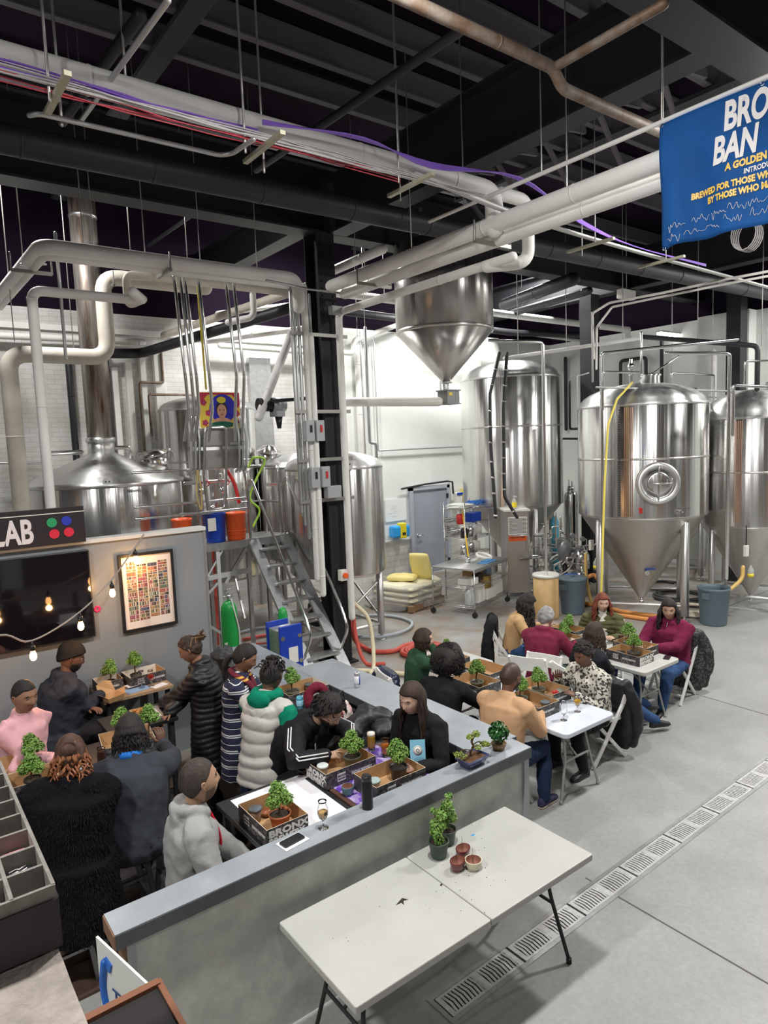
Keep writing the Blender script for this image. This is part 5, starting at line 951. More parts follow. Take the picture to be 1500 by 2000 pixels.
for x, z, c, k in ((1.385, 2.755, (.02, .30, .12), 0), (1.52, 2.76, (.02, .04, .42), 1), (1.40, 2.64, (.62, .02, .05), 2), (1.535, 2.645, (.62, .02, .05), 3)):
    ic = MB().cyl((x, 7.299, z), (x, 7.295, z), .047, 32).build('round_icon', mat(f'icon_{c}', c, .5), t)
    mb = MB(); P_ = lambda a, b: (x+a*.028, 7.2935, z+b*.028)
    if k == 0: mb.tube([P_(cos(q*pi/6)*.8*(1 if sin(q*pi/6) > 0 else .75), sin(q*pi/6)) for q in range(13)], .0022, 5); [mb.ball(P_(a, b), .0045, 6) for a, b in ((-.35, .2), (.35, .2), (0, -.25), (0, .6))]
    elif k == 1: [mb.tube([P_(s*.05, b), P_(s*.45, b+.3)], .003, 5) for s in (-1, 1) for b in (-.7, -.4, -.1, .2, .5)]; mb.tube([P_(0, -1), P_(0, 1)], .002, 5)
    elif k == 2: [mb.tube([P_(-.8, b), P_(.9, b-(.2 if b > 0 else 0))], .0025, 5) for b in (-.8, -.3, .2, .7)]; [mb.tube([P_(a, -.8), P_(a, .7-.3*(a > 0))], .0025, 5) for a in (-.8, -.2, .4, .9)]
    else: [mb.tube([P_(a, b) for a, b in q], .0025, 5) for q in (((0, 1), (-.9, -.2), (-.5, -.8), (.3, .3), (0, 1)), ((0, 1), (.9, -.2), (.5, -.8), (-.3, .3)))]
    mb.build('icon_mark', PWHITE, ic)
t = T('framed_poster', 'black framed poster of a crowded many-coloured lettered map on the grey partition', 'poster', (2.3, 7.36, 1.9), world=True)
fx0, fx1, fz0, fz1 = 2.0, 2.59, 1.49, 2.335
MB().bb(fx0, fx1, 7.34, 7.38, fz0, fz0+.03).bb(fx0, fx1, 7.34, 7.38, fz1-.03, fz1).bb(fx0, fx0+.028, 7.34, 7.38, fz0+.03, fz1-.03).bb(fx1-.028, fx1, 7.34, 7.38, fz0+.03, fz1-.03).build('frame', BLACKPL, t)
MB().bb(fx0+.028, fx1-.028, 7.36, 7.379, fz0+.03, fz1-.03).build('mount', mat('poster_paper', (.78, .70, .64), .35), t)
mb = MB(); rnd = random.Random(21); pal = [(.34, .12, .10), (.12, .17, .12), (.38, .29, .14), (.09, .10, .17), (.40, .19, .11), (.24, .22, .11), (.29, .10, .14), (.05, .05, .05)]
for X_ in range(4):
    xa = fx0+.075+X_*.113; z = fz0+.1+(.01 if X_ < 2 else .03)
    while z < fz1-.12:
        h_ = rnd.uniform(.02, .05); n_ = rnd.choice((1, 2, 2, 3))
        for q in range(n_):
            wx = .105/n_; mb.bb(xa+q*wx+.003, xa+(q+1)*wx-.003, 7.357, 7.3585, z, z+h_-.006, rnd.randrange(8))
            for _ in range(2): a_ = xa+q*wx+rnd.uniform(.005, wx-.01); mb.bb(a_, a_+.007, 7.356, 7.357, z+.003, z+h_-.009, rnd.choice((8, 7, 2, 4)))
        z += h_
mb.build('printed_map', [mat(f'print_{k}', c, .5) for k, c in enumerate(pal)]+[mat('poster_paper')], t)
# string lights
BP = [(.71, 6.2, 1.98), (.96, 6.3, 1.86), (1.42, 6.6, 1.97), (1.80, 6.9, 2.17), (2.14, 7.2, 2.42), (2.28, 7.33, 2.53)]
mb = MB().tube(spline([(-.6, 5.7, 1.97), (.2, 6.0, 1.93)]+BP, 6), .008, 6)
cordm = mat('twine_cord', (.32, .28, .25), .7)
mb.build('light_cord', cordm, label='white cord of the bulb string sagging across the television', cat='cord')
GLB = mat('bulb_glass', (1, .75, .45), .1, emit=(1, .50, .16), es=16)
bulb0 = None
for k, (x, y, z) in enumerate(BP[1:5]):
    lab = 'glowing string bulb, %s' % ('lowest, left of the hooded man', 'second from the left, over his head', 'third from the left, beside the poster', 'highest one, in front of the poster top')[k]
    if not bulb0:
        bulb0 = T('string_bulb', lab, 'bulb', (x, y, z), group='bulbs on the string')
        MB().cyl((0, 0, -.01), (0, 0, -.05), .008, 8).lathe([(.012, -.09), (.022, -.085), (.022, -.045), (.012, -.035)], seg=16).build('socket', BLACKPL, bulb0)
        MB().lathe([(.001, -.175), (.018, -.168), (.029, -.145), (.027, -.12), (.016, -.09)], seg=20).build('glass', GLB, bulb0)
    else: dup(bulb0, (x, y, z), 0, lab)
    l = bpy.data.lights.new('bulb_light', 'POINT'); l.energy = 5; l.color = (1, .52, .2); l.shadow_soft_size = .03
    lo = bpy.data.objects.new('bulb_light', l); COL.objects.link(lo); lo.location = (x, y, z-.21)
t = T('flower_sticker', 'small pink flower cut-out stuck beside the television', 'decoration', (1.76, 7.372, 1.8)); mb = MB()
for k in range(7): a = k*2*pi/7; mb.ball((.025*cos(a), 0, .025*sin(a)), .014, 8, sc=(1, .3, 1))
mb.build('petals', mat('pink', (.75, .03, .16), .6), t)
# dark mats inside the bar
MATM = mat('rubber_mat', (.035, .034, .04), .6, bump=.3, bs=40)
t = T('rubber_mat', 'dark rubber floor mat with pale edging inside the bar', 'mat', (2.0, 5.3, 0), world=True)
MB().bb(1.15, 3.3, 3.6, 6.6, .001, .012).build('mat_sheet', MATM, t); MB().bb(2.75, 2.80, 3.7, 6.5, .012, .02).bb(2.2, 2.24, 3.7, 6.5, .012, .02).build('edging', mat('mat_edge', (.45, .45, .45), .5), t)
t = T('wood_boards', 'dark wooden floor boards at the bar entrance', 'boards', (.2, 5.0, 0), world=True); mb = MB()
for k in range(4): mb.bb(-.8, 1.1, 4.35+k*.33, 4.66+k*.33, .001, .022)
mb.build('planks', mat('dark_boards', (.10, .06, .045), .6, var=.4, vs=9), t)

# ================================================================ tables
TTOP = mat('folding_table_top', (.50, .50, .47), .42, var=.10, vs=2.2, bump=.05, bs=8)
TTOPB = mat('blueish_table_top', (.62, .66, .74), .35)
def rrect(x0, x1, y0, y1, r=.05, n=5):
    out = []
    for cx_, cy_, a0 in ((x1-r, y1-r, 0), (x0+r, y1-r, 90), (x0+r, y0+r, 180), (x1-r, y0+r, 270)):
        for k in range(n+1): a = radians(a0+90*k/n); out.append((cx_+r*cos(a), cy_+r*sin(a)))
    return out
def folding_table(label, c, L_, W_, rz, top, legm, seam=True, h=.74):
    """long axis along local x"""
    t = T('folding_table', label, 'table', (*c, 0), rz)
    if seam: MB().prism(rrect(-L_/2, -.003, -W_/2, W_/2, .012), h-.045, h).prism(rrect(.003, L_/2, -W_/2, W_/2, .012), h-.045, h).build('tabletop', top, t, bevel=.006)
    else: MB().prism(rrect(-L_/2, L_/2, -W_/2, W_/2, .06), h-.045, h).build('tabletop', top, t, bevel=.008)
    MB().bb(-L_/2+.03, L_/2-.03, -W_/2+.03, W_/2-.03, h-.06, h-.046).build('underside', mat('table_under', (.42, .40, .38), .6), t)
    for s_ in (-1, 1):
        x = s_*(L_/2-.22); w2 = W_/2-.09
        for q in (-1, 1):
            MB().tube(fillet([(x, q*w2*.55, h-.06), (x+s_*.05, q*w2*.6, h*.55), (x+s_*.08, q*w2, .02)], .08), .0125, 10).cyl((x+s_*.08, q*w2, 0), (x+s_*.08, q*w2, .035), .018, 10).build('leg', legm, t)
        MB().tube([(x+s_*.055, -w2*.65, h*.5), (x+s_*.055, w2*.65, h*.5)], .011, 8).tube([(x+s_*.05, 0, h*.5), (x-s_*.32, 0, h-.07)], .010, 8).build('leg_brace', legm, t)
    return t
t = folding_table('long empty white folding table with soil specks, against the bar wall', (2.535, 2.885), 1.86, .76, 0, TTOP, BLACKM)
bpy.context.view_layer.update()
# rounded outer corners are modelled by the prism; soil specks and a torn corner of tape
mb = MB(); rnd = random.Random(9)
for k in range(60): a, b = rnd.gauss(.15, .38), rnd.gauss(.02, .2); s_ = rnd.uniform(.0012, .0035); mb.ball((max(-.9, min(.9, a)), max(-.36, min(.36, b)), .7405), s_, 6)
mb.ball((-.02, .02, .743), .006, 8).ball((-.012, .024, .743), .005, 8); mb.prism([(-.34, .06), (-.27, .085), (-.25, .05), (-.28, .06), (-.30, .03), (-.30, .055)], .7402, .7408)
mb.build('soil_specks', mat('soil_dark', (.03, .022, .015), .9), t)['kind'] = 'stuff'
MB().prism([(.50+.018*cos(k)*(1+.5*sin(3*k)), .27+.010*sin(k)) for k in range(7)], .7402, .7406).build('blue_paint_mark', mat('blue_paint', (.06, .32, .62), .6), t)
LEGG = mat('table_leg_grey', (.40, .40, .39), .4, .4)
folding_table('white folding table with glasses and plant boxes right of the bar, near the tan sweater', (5.12, 4.62), 1.83, .75, pi/2, TTOPB, LEGG, False)
folding_table('white folding table behind the tan sweater table, beside the green sweater', (5.42, 5.98), .84, .74, pi/2, TTOP, LEGG, False)
folding_table('white folding table at far right with a phone on its corner', (7.05, 5.04), 1.83, .75, pi/2, TTOP, LEGG, False)
def high_table(label, x0, x1, y0, y1, h, top, legm, th=.035, name='high_table'):
    t = T(name, label, 'table', ((x0+x1)/2, (y0+y1)/2, 0), world=True)
    MB().bb(x0, x1, y0, y1, h-th, h).build('tabletop', top, t, bevel=.004)
    for x in (x0+.05, x1-.05):
        for y in (y0+.05, y1-.05): MB().bb(x-.02, x+.02, y-.02, y+.02, 0, h-th).build('leg', legm, t)
    for y in (y0+.05, y1-.05): MB().bb(x0+.05, x1-.05, y-.01, y+.01, .25, .28).build('foot_rail', legm, t)
    return t
BT = mat('black_table_top', (.02, .02, .022), .3)
high_table('black-edged high table inside the bar covered with white paper, near the grey hoodie', 1.69, 2.37, 3.51, 4.30, .98, BT, BLACKM)
high_table('dark wood high table inside the bar with a purple printed runner', 2.385, 3.10, 3.51, 4.30, .98, mat('brown_table', (.10, .05, .035), .4), BLACKM)
PAPER = mat('white_paper', (.78, .78, .80), .6)
MB().bb(1.78, 2.33, 3.52, 4.26, .981, .984).build('paper_sheet', PAPER, label='large white paper sheet covering the table behind the tulip glass', cat='paper')
MB().prism([(2.44, 4.2), (2.30, 4.25), (2.02, 4.22), (2.05, 4.17), (2.25, 4.16)], .984, .986).build('paper_sheet', mat('paper_notes', (.70, .70, .72), .6), label='small white leaflet lying on the paper by the terracotta plant', cat='paper')
PURP = voro_mat('purple_print', [(.30, .17, .62), (.10, .04, .33), (.55, .45, .72), (.20, .10, .50), (.40, .30, .62)], 22, .4)
MB().bb(2.42, 3.06, 3.53, 4.27, .981, .9835).build('printed_runner', PURP, label='purple and white printed runner under the two middle boxes', cat='table runner')
WOODT = mat('light_wood_top', (.42, .28, .17), .5, var=.2, vs=10, stretch=(1, 8, 1))
high_table('narrow wood high table against the grey partition under the poster', 1.62, 2.32, 6.85, 7.34, .98, WOODT, BLACKM)
high_table('black high table in front of the pink shirt with plant boxes on it', -.35, 1.72, 5.22, 5.92, .98, BT, BLACKM)
high_table('small black high table carrying the food tray', 1.45, 2.05, 5.98, 6.45, .98, BT, BLACKM)
high_table('black high table between the white vest and the long counter', 2.78, 3.36, 4.98, 5.80, .98, BT, BLACKM)

# ================================================================ printed cardboard trays
BOXOUT = voro_mat('printed_black_card', [(.045, .043, .045), (.03, .03, .032), (.085, .08, .08), (.05, .048, .05), (.14, .13, .13)], 55, .6)
KRAFT = mat('kraft_inside', (.50, .30, .14), .7, var=.1, vs=9); INK = mat('box_white_ink', (.74, .72, .70), .6); EDGE = mat('card_edge', (.60, .50, .38), .7)
def tray(label, c, z, lx, ly, rz=0., h=.115, big=None, small=('-y',), low=None, pale=None):
    """open printed tray; big: side with the large two-line lettering"""
    t = T('cardboard_tray', label, 'box', (*c, z), rz); w_ = .004
    MB().bb(-lx/2+w_, lx/2-w_, -ly/2+w_, ly/2-w_, .001, .006).build('base', KRAFT, t)
    for s_, (x0, x1, y0, y1) in {'-x': (-lx/2, -lx/2+w_, -ly/2, ly/2), '+x': (lx/2-w_, lx/2, -ly/2, ly/2), '-y': (-lx/2+w_, lx/2-w_, -ly/2, -ly/2+w_), '+y': (-lx/2+w_, lx/2-w_, ly/2-w_, ly/2)}.items():
        hh = h*.78 if low and s_ in low else h
        mb = MB().bb(x0, x1, y0, y1, 0, hh)
        face = {'-x': 5, '+x': 3, '-y': 2, '+y': 4}[s_]; inner = {'-x': 3, '+x': 5, '-y': 4, '+y': 2}[s_]
        mb.m[inner] = 2 if (pale and s_ in pale) else 1; mb.m[1] = 3
        side = mb.build('side_wall', [BOXOUT, KRAFT, PWHITE, EDGE], t)
        if s_ == big or s_ in small:
            o_, ax = {'-x': ((-lx/2-.0015, ly/2, 0), (0, -1, 0)), '+x': ((lx/2+.0015, -ly/2, 0), (0, 1, 0)), '-y': ((-lx/2, -ly/2-.0015, 0), (1, 0, 0)), '+y': ((lx/2, ly/2+.0015, 0), (-1, 0, 0))}[s_]
            L_ = ly if 'x' in s_ else lx; M = frame(o_, ax, (0, 0, 1))
            if s_ == big:
                text('BRONX', h*.50, INK, side, M @ Mx.Translation((L_*.04, h*.50, 0)), 'lettering', .05, .0006, squeeze=L_*.92/(h*.50*3.35)); text('BREWERY', h*.50, INK, side, M @ Mx.Translation((L_*.04, h*.07, 0)), 'lettering', .05, .0006, squeeze=L_*.92/(h*.50*4.75))
            else:
                MB().box((M @ V((L_*.30, h*.5, 0))), (.07 if abs(ax[0]) else .001, .07 if abs(ax[1]) else .001, h*.5)).build('label_patch', INK, side) if L_ > .36 else None
                text('BRONX BREWERY', h*.24, INK, side, M @ Mx.Translation((L_*(.50 if L_ > .36 else .12), h*.40, .0005)), 'lettering', .03, .0006, squeeze=.8)
                if L_ > .36: text('BRONX', h*.2, BLACKM, side, M @ Mx.Translation((L_*.30-.031, h*.52, .0006)), 'lettering', .03, .0006, squeeze=.85); text('BREWERY', h*.16, BLACKM, side, M @ Mx.Translation((L_*.30-.031, h*.34, .0006)), 'lettering', .03, .0006, squeeze=.8)
    return t
Z1 = .9845
tray('printed cardboard tray with a terracotta potted bonsai, at the left end of the bar tables', (1.86, 3.78), Z1, .29, .40, big='-y', small=('-x',))
tray('printed tray with a green potted bonsai in front of the striped-sleeve man', (2.58, 4.07), Z1, .44, .28, big='-x', small=('-y',))
tray('printed tray with a black potted bonsai behind the black bottle', (2.74, 3.68), Z1, .44, .27, small=('-y',))
tray('printed tray on the black table beside the long counter', (3.14, 5.60), .981, .44, .30, small=('-y', '+x'), pale=('+x',))
tray('printed tray at the left of the wood table under the poster', (1.76, 7.20), .981, .25, .22, small=('-y',), pale=('-x', '-y', '+y'))
tray('printed tray at the right of the wood table under the poster', (2.12, 7.18), .981, .38, .28, .05, small=('-y', '+x'), pale=('-x', '+y'))
tray('printed tray at the left edge in front of the pink shirt', (.50, 5.68), .981, .44, .36, .1, small=('-y',))
tray('printed tray between the fur coat and the pink shirt', (.74, 5.38), .981, .30, .26, .0, small=('-y',))
tray('printed tray under the raised hand holding a bonsai', (1.48, 5.60), .981, .40, .34, -.15, small=('+x',), pale=('+x',))
tray('printed tray nearest the glasses on the tan sweater table', (4.98, 4.30), .741, .30, .44, 0, small=('-y', '-x'))
tray('printed tray beside the patterned blouse with a red ornament', (5.34, 4.46), .741, .28, .50, 0, small=('-y',), low=('-x',))
tray('printed tray with a green pot between the curly hair and the bald man', (4.96, 5.06), .741, .32, .44, 0, small=('-x',))
tray('empty printed tray in the middle of the tan sweater tables', (5.32, 5.28), .741, .34, .46, .05, small=('-x', '-y'))
tray('printed tray hidden behind the curly dark hair', (5.28, 5.86), .741, .34, .44, 0, small=('-x',), pale=('+y',))
tray('printed tray in front of the maroon sweater with big white lettering at its end', (6.96, 4.50), .741, .30, .44, 0, big='-y', small=('-x',))
tray('printed tray right behind it, nearer the maroon sweater', (7.27, 4.62), .741, .26, .46, 0, small=('-y',))
tray('printed tray beside the grey haired person at the far table', (6.90, 5.42), .741, .30, .42, 0, small=('-x',))
tray('printed tray farther back at the far table, red haired side', (7.25, 5.60), .741, .28, .40, 0, small=('-x', '-y'))

# ================================================================ potted bonsai
LEAF = mat('leaf_green', (.29, .46, .11), .45, var=.5, vs=30, var2=(.10, .24, .03)); LEAFD = mat('leaf_dark', (.035, .15, .035), .35, var=.4, vs=25); LEAFY = mat('leaf_yellow', (.42, .46, .10), .5, var=.4, vs=30, var2=(.18, .28, .04))
BARK = mat('bark', (.13, .075, .04), .85, bump=.4, bs=60); SOIL = mat('pot_soil', (.10, .075, .05), .95, var=.6, vs=90, bump=.8, bs=120)
POTG = mat('green_pot', (.115, .13, .085), .5); POTK = mat('black_pot', (.022, .02, .02), .45); POTT = mat('terracotta', (.42, .13, .055), .6); POTDG = mat('dark_green_pot', (.055, .085, .065), .5)
def leafball(mb, c, r, n, rnd, ls=.011, m_=0, flat=.85):
    for _ in range(n):
        d_ = V((rnd.gauss(0, 1), rnd.gauss(0, 1), rnd.gauss(0, 1))).normalized(); p = V(c)+V((d_.x, d_.y, d_.z*flat))*r*rnd.uniform(.55, 1.0)
        up = (d_+V((rnd.uniform(-.6, .6), rnd.uniform(-.6, .6), rnd.uniform(0, .8)))).normalized(); s_ = up.orthogonal().normalized(); s_ = Mx.Rotation(rnd.uniform(0, 6.28), 3, up) @ s_; q = up.cross(s_); l_ = ls*rnd.uniform(.75, 1.3)
        mb.add([p-s_*l_, p-q*l_*.62-s_*l_*.2+up*l_*.22, p+s_*l_*.95+up*l_*.10, p+q*l_*.62-s_*l_*.2+up*l_*.22, p-up*l_*.12], [(0, 1, 4), (1, 2, 4), (2, 3, 4), (3, 0, 4)], m_, False)
def bonsai(label, c, seed=0, pot="g", r=.062, ph=.085, fol=None, th=.1, group=None, leaf=LEAF, tilt=0., nl=1150):
    rnd = random.Random(seed); t = T('potted_bonsai', label, 'potted plant', c, rnd.uniform(0, 6))
    pm = {'g': POTG, 'k': POTK, 't': POTT, 'd': POTDG, 'b': mat('brown_glaze', (.24, .13, .05), .3)}[pot]
    MB().lathe([(.001, 0), (r*.72, 0), (r*.74, .004), (r*.93, ph*.85), (r, ph*.86), (r*1.02, ph), (r*.93, ph), (r*.88, ph*.8)], seg=28).build('pot', pm, t)
    MB().lathe([(r*.9, ph*.86), (r*.5, ph*.92), (.001, ph*.95)], seg=20).build('soil', SOIL, t)
    tr = MB(); lf = MB(); top = V((tilt, 0, ph+th)); tr.tube(spline([(0, 0, ph*.85), (.008, .004, ph+th*.4), top*.5+V((0, .006, ph*.5+th*.25)), top], 4), [.010]*5+[.007]*8 if False else .0075, 7)
    cl = fol or [((0, 0, .05), .062), ((.044, .012, .02), .046), ((-.042, .02, .022), .048), ((.004, -.044, .015), .044), ((0, .01, .09), .042)]
    tot = sum(q[1]**2 for q in cl)
    for off, rr in cl:
        off = V(off)*1.1; rr = rr*1.1
        p = top+V(off); tr.tube([V((top.x*.7, 0, ph+th*.75)), p], .003, 5); leafball(lf, p, rr, int(nl*rr*rr/tot), rnd, .0100)
    tr.build('trunk', BARK, t); f = lf.build('foliage', leaf, t); f['kind'] = 'stuff'; return t
PG = 'small potted bonsai plants handed out at the tables'
def bo(label, x, y, z, **k): return bonsai(label, (x, y, z), **k)
bo('lush little bonsai in a terracotta pot in the left tray', 1.89, 3.74, Z1+.006, seed=1, pot='t', r=.072, ph=.09, th=.075)
bo('bonsai in an olive pot being touched by the man in the striped-sleeve jacket', 2.69, 4.08, Z1+.006, seed=2, r=.068, ph=.095, th=.06)
bo('bonsai in a black pot in the tray behind the black bottle', 2.84, 3.71, Z1+.006, seed=3, pot='k', r=.066, ph=.1, th=.07, leaf=LEAF)
bo('bonsai in a dark pot in the tray beside the white vest', 3.04, 5.60, .987, seed=4, r=.07, ph=.09, th=.1)
bo('second bonsai behind it, closer to the white vest', 2.86, 5.74, .981, seed=5, pot='t', r=.06, ph=.07, th=.09)
bo('bonsai nearer the black beanie on the wood table', 1.78, 7.17, .987, seed=6, pot='k', th=.1)
bo('bonsai in the right tray on the wood table under the poster', 2.05, 7.2, .987, seed=7, pot='k', th=.12)
bo('upper bonsai of the pair in front of the pink shirt', .80, 5.72, .981, seed=8, pot='k', th=.08)
bo('lower bonsai in front of the pink shirt beside the brown bun', .74, 5.38, .987, seed=9, pot='k', th=.06)
bo('bonsai behind the dark twisted hair, next to the food tray', 1.50, 5.80, .981, seed=10, pot='k', th=.08)
bo('bonsai held up by its stem in a raised hand', 1.64, 5.5, .987, seed=11, pot='k', th=.15)
bo('bonsai in an olive pot left of the bald man', 4.94, 5.02, .747, seed=12, r=.072, ph=.1, th=.11)
bo('bonsai in an olive pot right of the bald man, standing on the table', 4.98, 4.44, .747, seed=13, r=.068, ph=.08, th=.1)
bo('bonsai in the tray beside the outstretched hand', 5.32, 4.50, .747, seed=14, r=.072, ph=.07, th=.1, tilt=-.02)
bo('bonsai beyond the curly hair', 5.25, 5.82, .747, seed=15, r=.07, ph=.07, th=.12)
bo('bonsai in a black pot in the tray with big white lettering', 7.02, 4.48, .747, seed=16, pot='k', r=.08, ph=.08, th=.1)
bo('bonsai just behind that one, beside the maroon sweater', 7.3, 4.74, .747, seed=17, pot='k', th=.12)
bo('bonsai nearest the grey haired person', 6.92, 5.42, .747, seed=18, r=.09, ph=.05, th=.1)
bo('bonsai beside it, nearer the red haired woman', 7.25, 5.6, .747, seed=19, r=.08, ph=.05, th=.11)
UP = [((0, 0, .05), .05), ((.03, .01, .0), .04), ((-.03, .02, .02), .038), ((.0, -.02, .10), .036), ((.02, .02, .13), .024), ((-.02, 0, -.03), .034)]
bo('front bushy plant in a dark green plastic pot on the long folding table', 2.70, 3.13, .741, seed=21, pot='d', r=.068, ph=.11, th=.05, fol=UP, nl=700)
bo('rear bushy plant in a dark green plastic pot against the bar wall', 2.84, 3.20, .741, seed=22, pot='d', r=.062, ph=.10, th=.07, fol=UP, nl=700)
# ficus and shallow-tray bonsai on the bar top
rnd = random.Random(31); t = T('potted_ficus', 'dark glossy leaved little tree in a brown glazed pot on the bar corner', 'potted plant', (3.60, 3.44, 1.071)); r = .06
MB().lathe([(.001, 0), (r*.7, 0), (r*.95, .04), (r, .045), (r*.98, .052), (r*.85, .045)], seg=28).build('pot', mat('brown_glaze', (.24, .13, .05), .3), t); MB().lathe([(r*.88, .042), (.001, .05)], seg=20).build('soil', SOIL, t)
tr = MB(); lf = MB()
for k in range(9):
    a = k*.7; tip = V((.05*cos(a), .05*sin(a), .12+.05*((k*37) % 5)/5)); tr.tube(spline([(0, 0, .04), (.02*cos(a), .02*sin(a), .08), tip], 4), .004, 5); leafball(lf, tip, .035, 34, rnd, .017)
leafball(lf, (0, 0, .18), .05, 60, rnd, .017); leafball(lf, (0, 0, .11), .07, 60, rnd, .017)
tr.build('trunk', mat('pale_bark', (.35, .32, .27), .8), t); lf.build('foliage', LEAFD, t)['kind'] = 'stuff'
t = T('bonsai_tree', 'windswept bonsai in a blue glazed rectangular tray on the bar top', 'bonsai', (3.28, 3.40, 1.071), .05)
BG = mat('blue_glaze', (.045, .06, .17), .15, coat=.6, var=.4, vs=12)
mb = MB(); secs = [(.085, .052, 0), (.085, .052, .008), (.098, .062, .03), (.103, .068, .052), (.112, .076, .054), (.112, .076, .062), (.098, .064, .062), (.094, .06, .046), (.001, .001, .046)]
P0 = [rrect(-a, a, -b, b, min(.018, b*.9), 4) for a, b, z in secs]; vs = [(x, y, secs[i][2]) for i, P_ in enumerate(P0) for x, y in P_]; n = len(P0[0])
mb.add(vs, [(i*n+k, i*n+(k+1) % n, (i+1)*n+(k+1) % n, (i+1)*n+k) for i in range(len(secs)-1) for k in range(n)]+[tuple(reversed(range(n)))], 0, True); mb.build('glazed_tray', BG, t)
for x in (-.07, .07): MB().bb(x-.015, x+.015, -.045, .045, -.0, .0015).build('tray_foot', BG, t)
MB().prism(rrect(-.095, .095, -.061, .061, .016), .046, .053).ball((.01, 0, .045), .05, 14, sc=(1.3, .9, .4)).build('soil', mat('bonsai_soil', (.22, .11, .05), .95, var=.6, vs=120, bump=1, bs=150), t)
tr = MB().tube(spline([(.0, .0, .05), (-.012, .005, .09), (.015, .0, .13), (.0, .0, .17), (.02, 0, .21)], 5), .008, 8); lf = MB()
for pts, rr in (((( .0, 0, .10), (-.05, .0, .105), (-.10, 0, .10)), .035), (((-.01, 0, .11), (-.06, .03, .12), (-.13, .02, .11)), .03), (((.01, 0, .14), (.06, 0, .15), (.12, -.01, .12)), .03), (((.0, 0, .16), (.03, 0, .2), (.05, .0, .215)), .034), (((.01, 0, .18), (-.01, .01, .21), (-.02, 0, .215)), .028), (((.03, 0, .145), (.09, .01, .14), (.16, 0, .10)), .026), (((0, 0, .13), (.02, -.02, .14), (.03, -.03, .13)), .026)):
    tr.tube(spline(pts, 4), .0035, 6); leafball(lf, pts[-1], rr, 80, rnd, .009, 0, .7)
tr.build('trunk', BARK, t); lf.build('foliage', LEAFY, t)['kind'] = 'stuff'
# ================================================================ small things
GLASS = mat('clear_glass', (1, 1, 1), .03, trans=1., ior=1.45)
def drinkmat(n, c): return mat('drink_'+n, c, .15, trans=.35, ior=1.33)
def tulip(label, c, col, fill=.4, h=.17, stem=True, name='beer_glass', foam=False):
    t = T(name, label, 'glass', c); z0 = .055 if stem else .008; H = h-z0; R_ = .034
    prof = [(0, .35), (.12, .78), (.35, 1.), (.6, .95), (.8, .72), (.9, .68), (1., .8)] if stem else [(0, .72), (.2, .95), (.45, 1.05), (.7, 1.0), (.9, .9), (1, .92)]
    out = [(b*R_, z0+a*H) for a, b in prof]; inn = [(b*R_-.0016, z0+.004+a*(H-.004)) for a, b in reversed(prof)]
    base = [(.001, 0), (.032, 0), (.032, .003), (.006, .008), (.0045, .03), (.006, z0-.005)] if stem else [(.001, 0), (R_*.7, 0)]
    MB().lathe(base+out+inn+[(.001, z0+.004)], seg=28).build('glass_body', GLASS, t)
    if fill:
        pf = [(b*R_-.0022, z0+.005+a*H) for a, b in prof if a <= fill]; top = (pf[-1][0], z0+.005+fill*H)
        MB().lathe([(.001, z0+.005)]+pf+[top, (.001, top[1])], seg=28).build('drink', drinkmat(*col), t)
        if foam: MB().lathe([(.001, top[1]), (top[0]*1.0, top[1]), (top[0]*1.0, top[1]+.02), (.001, top[1]+.024)], seg=28).build('foam', mat('beer_foam', (.85, .80, .68), .7), t)
    return t
AMB = ('amber', (.72, .22, .02)); LAG = ('lager', (.88, .52, .04)); PALE = ('pale', (.80, .52, .18)); ROSE = ('rose', (.55, .05, .03)); DARK = ('dark', (.10, .03, .015)); HAZY = ('hazy', (.92, .50, .04))
tg = tulip('stemmed tulip glass one-third full of pale beer on the bar top', (2.02, 3.42, 1.071), PALE, .38, .175)
MB().bb(-.011, .011, -.036, -.035, .095, .115).build('glass_logo', mat('logo_black', (.03, .03, .03), .5), tg)
tulip('glass of yellow beer with white foam beside the man in the striped-sleeve jacket', (2.97, 4.22, .984), LAG, .8, .15, False, foam=True)
tulip('glass of amber beer right of the yellow one', (2.99, 4.06, .984), AMB, .62, .15, False)
tulip('tall-stemmed glass with a little clear water on the wood table', (2.04, 6.99, .981), PALE, 0, .18); tulip('stemmed glass of rose red drink on the wood table', (2.13, 6.97, .981), ROSE, .55, .17)
tulip('stemmed glass of water on the tan sweater table', (5.0, 3.93, .741), PALE, 0, .19); tulip('stemmed glass of golden beer on the tan sweater table', (5.26, 3.97, .741), LAG, .5, .17)
tulip('stemmed glass of hazy yellow beer on the far table', (7.10, 5.0, .741), HAZY, .6, .17); tulip('small glass of dark red beer on the far table', (7.48, 4.95, .741), DARK, .6, .13, False)
tulip('glass of dark beer between the two seated backs at left', (1.24, 5.45, .981), DARK, .75, .14, False); tulip('yellow drink glass beside the grey haired head', (6.85, 5.85, .741), LAG, .6, .15, False)
def jar(label, c, lid=BLACKPL, body=None, r=.036, h=.07, name='lidded_cup'):
    t = T(name, label, 'cup', c); MB().lathe([(.001, 0), (r*.85, 0), (r*.95, h)], seg=24).build('cup_body', body or mat('clear_cup', (.42, .32, .25), .15, trans=.3), t); MB().lathe([(r*1.08, h-.008), (r*1.08, h+.006), (r*1.0, h+.009), (.001, h+.009)], seg=24).build('lid', lid, t); return t
LIDG = mat('slate_lid', (.10, .12, .14), .4)
jar('round tub with a slate lid in the left tray', (1.795, 3.90, Z1+.007), LIDG, r=.042, h=.08); jar('round tub with a white printed lid in the middle tray', (2.44, 4.10, Z1+.007), mat('white_lid', (.62, .68, .66), .5), r=.04, h=.085); jar('round tub with a pale blue lid beside the black bottle', (2.60, 3.68, Z1+.007), mat('pale_blue_lid', (.33, .42, .42), .5), r=.042, h=.08)
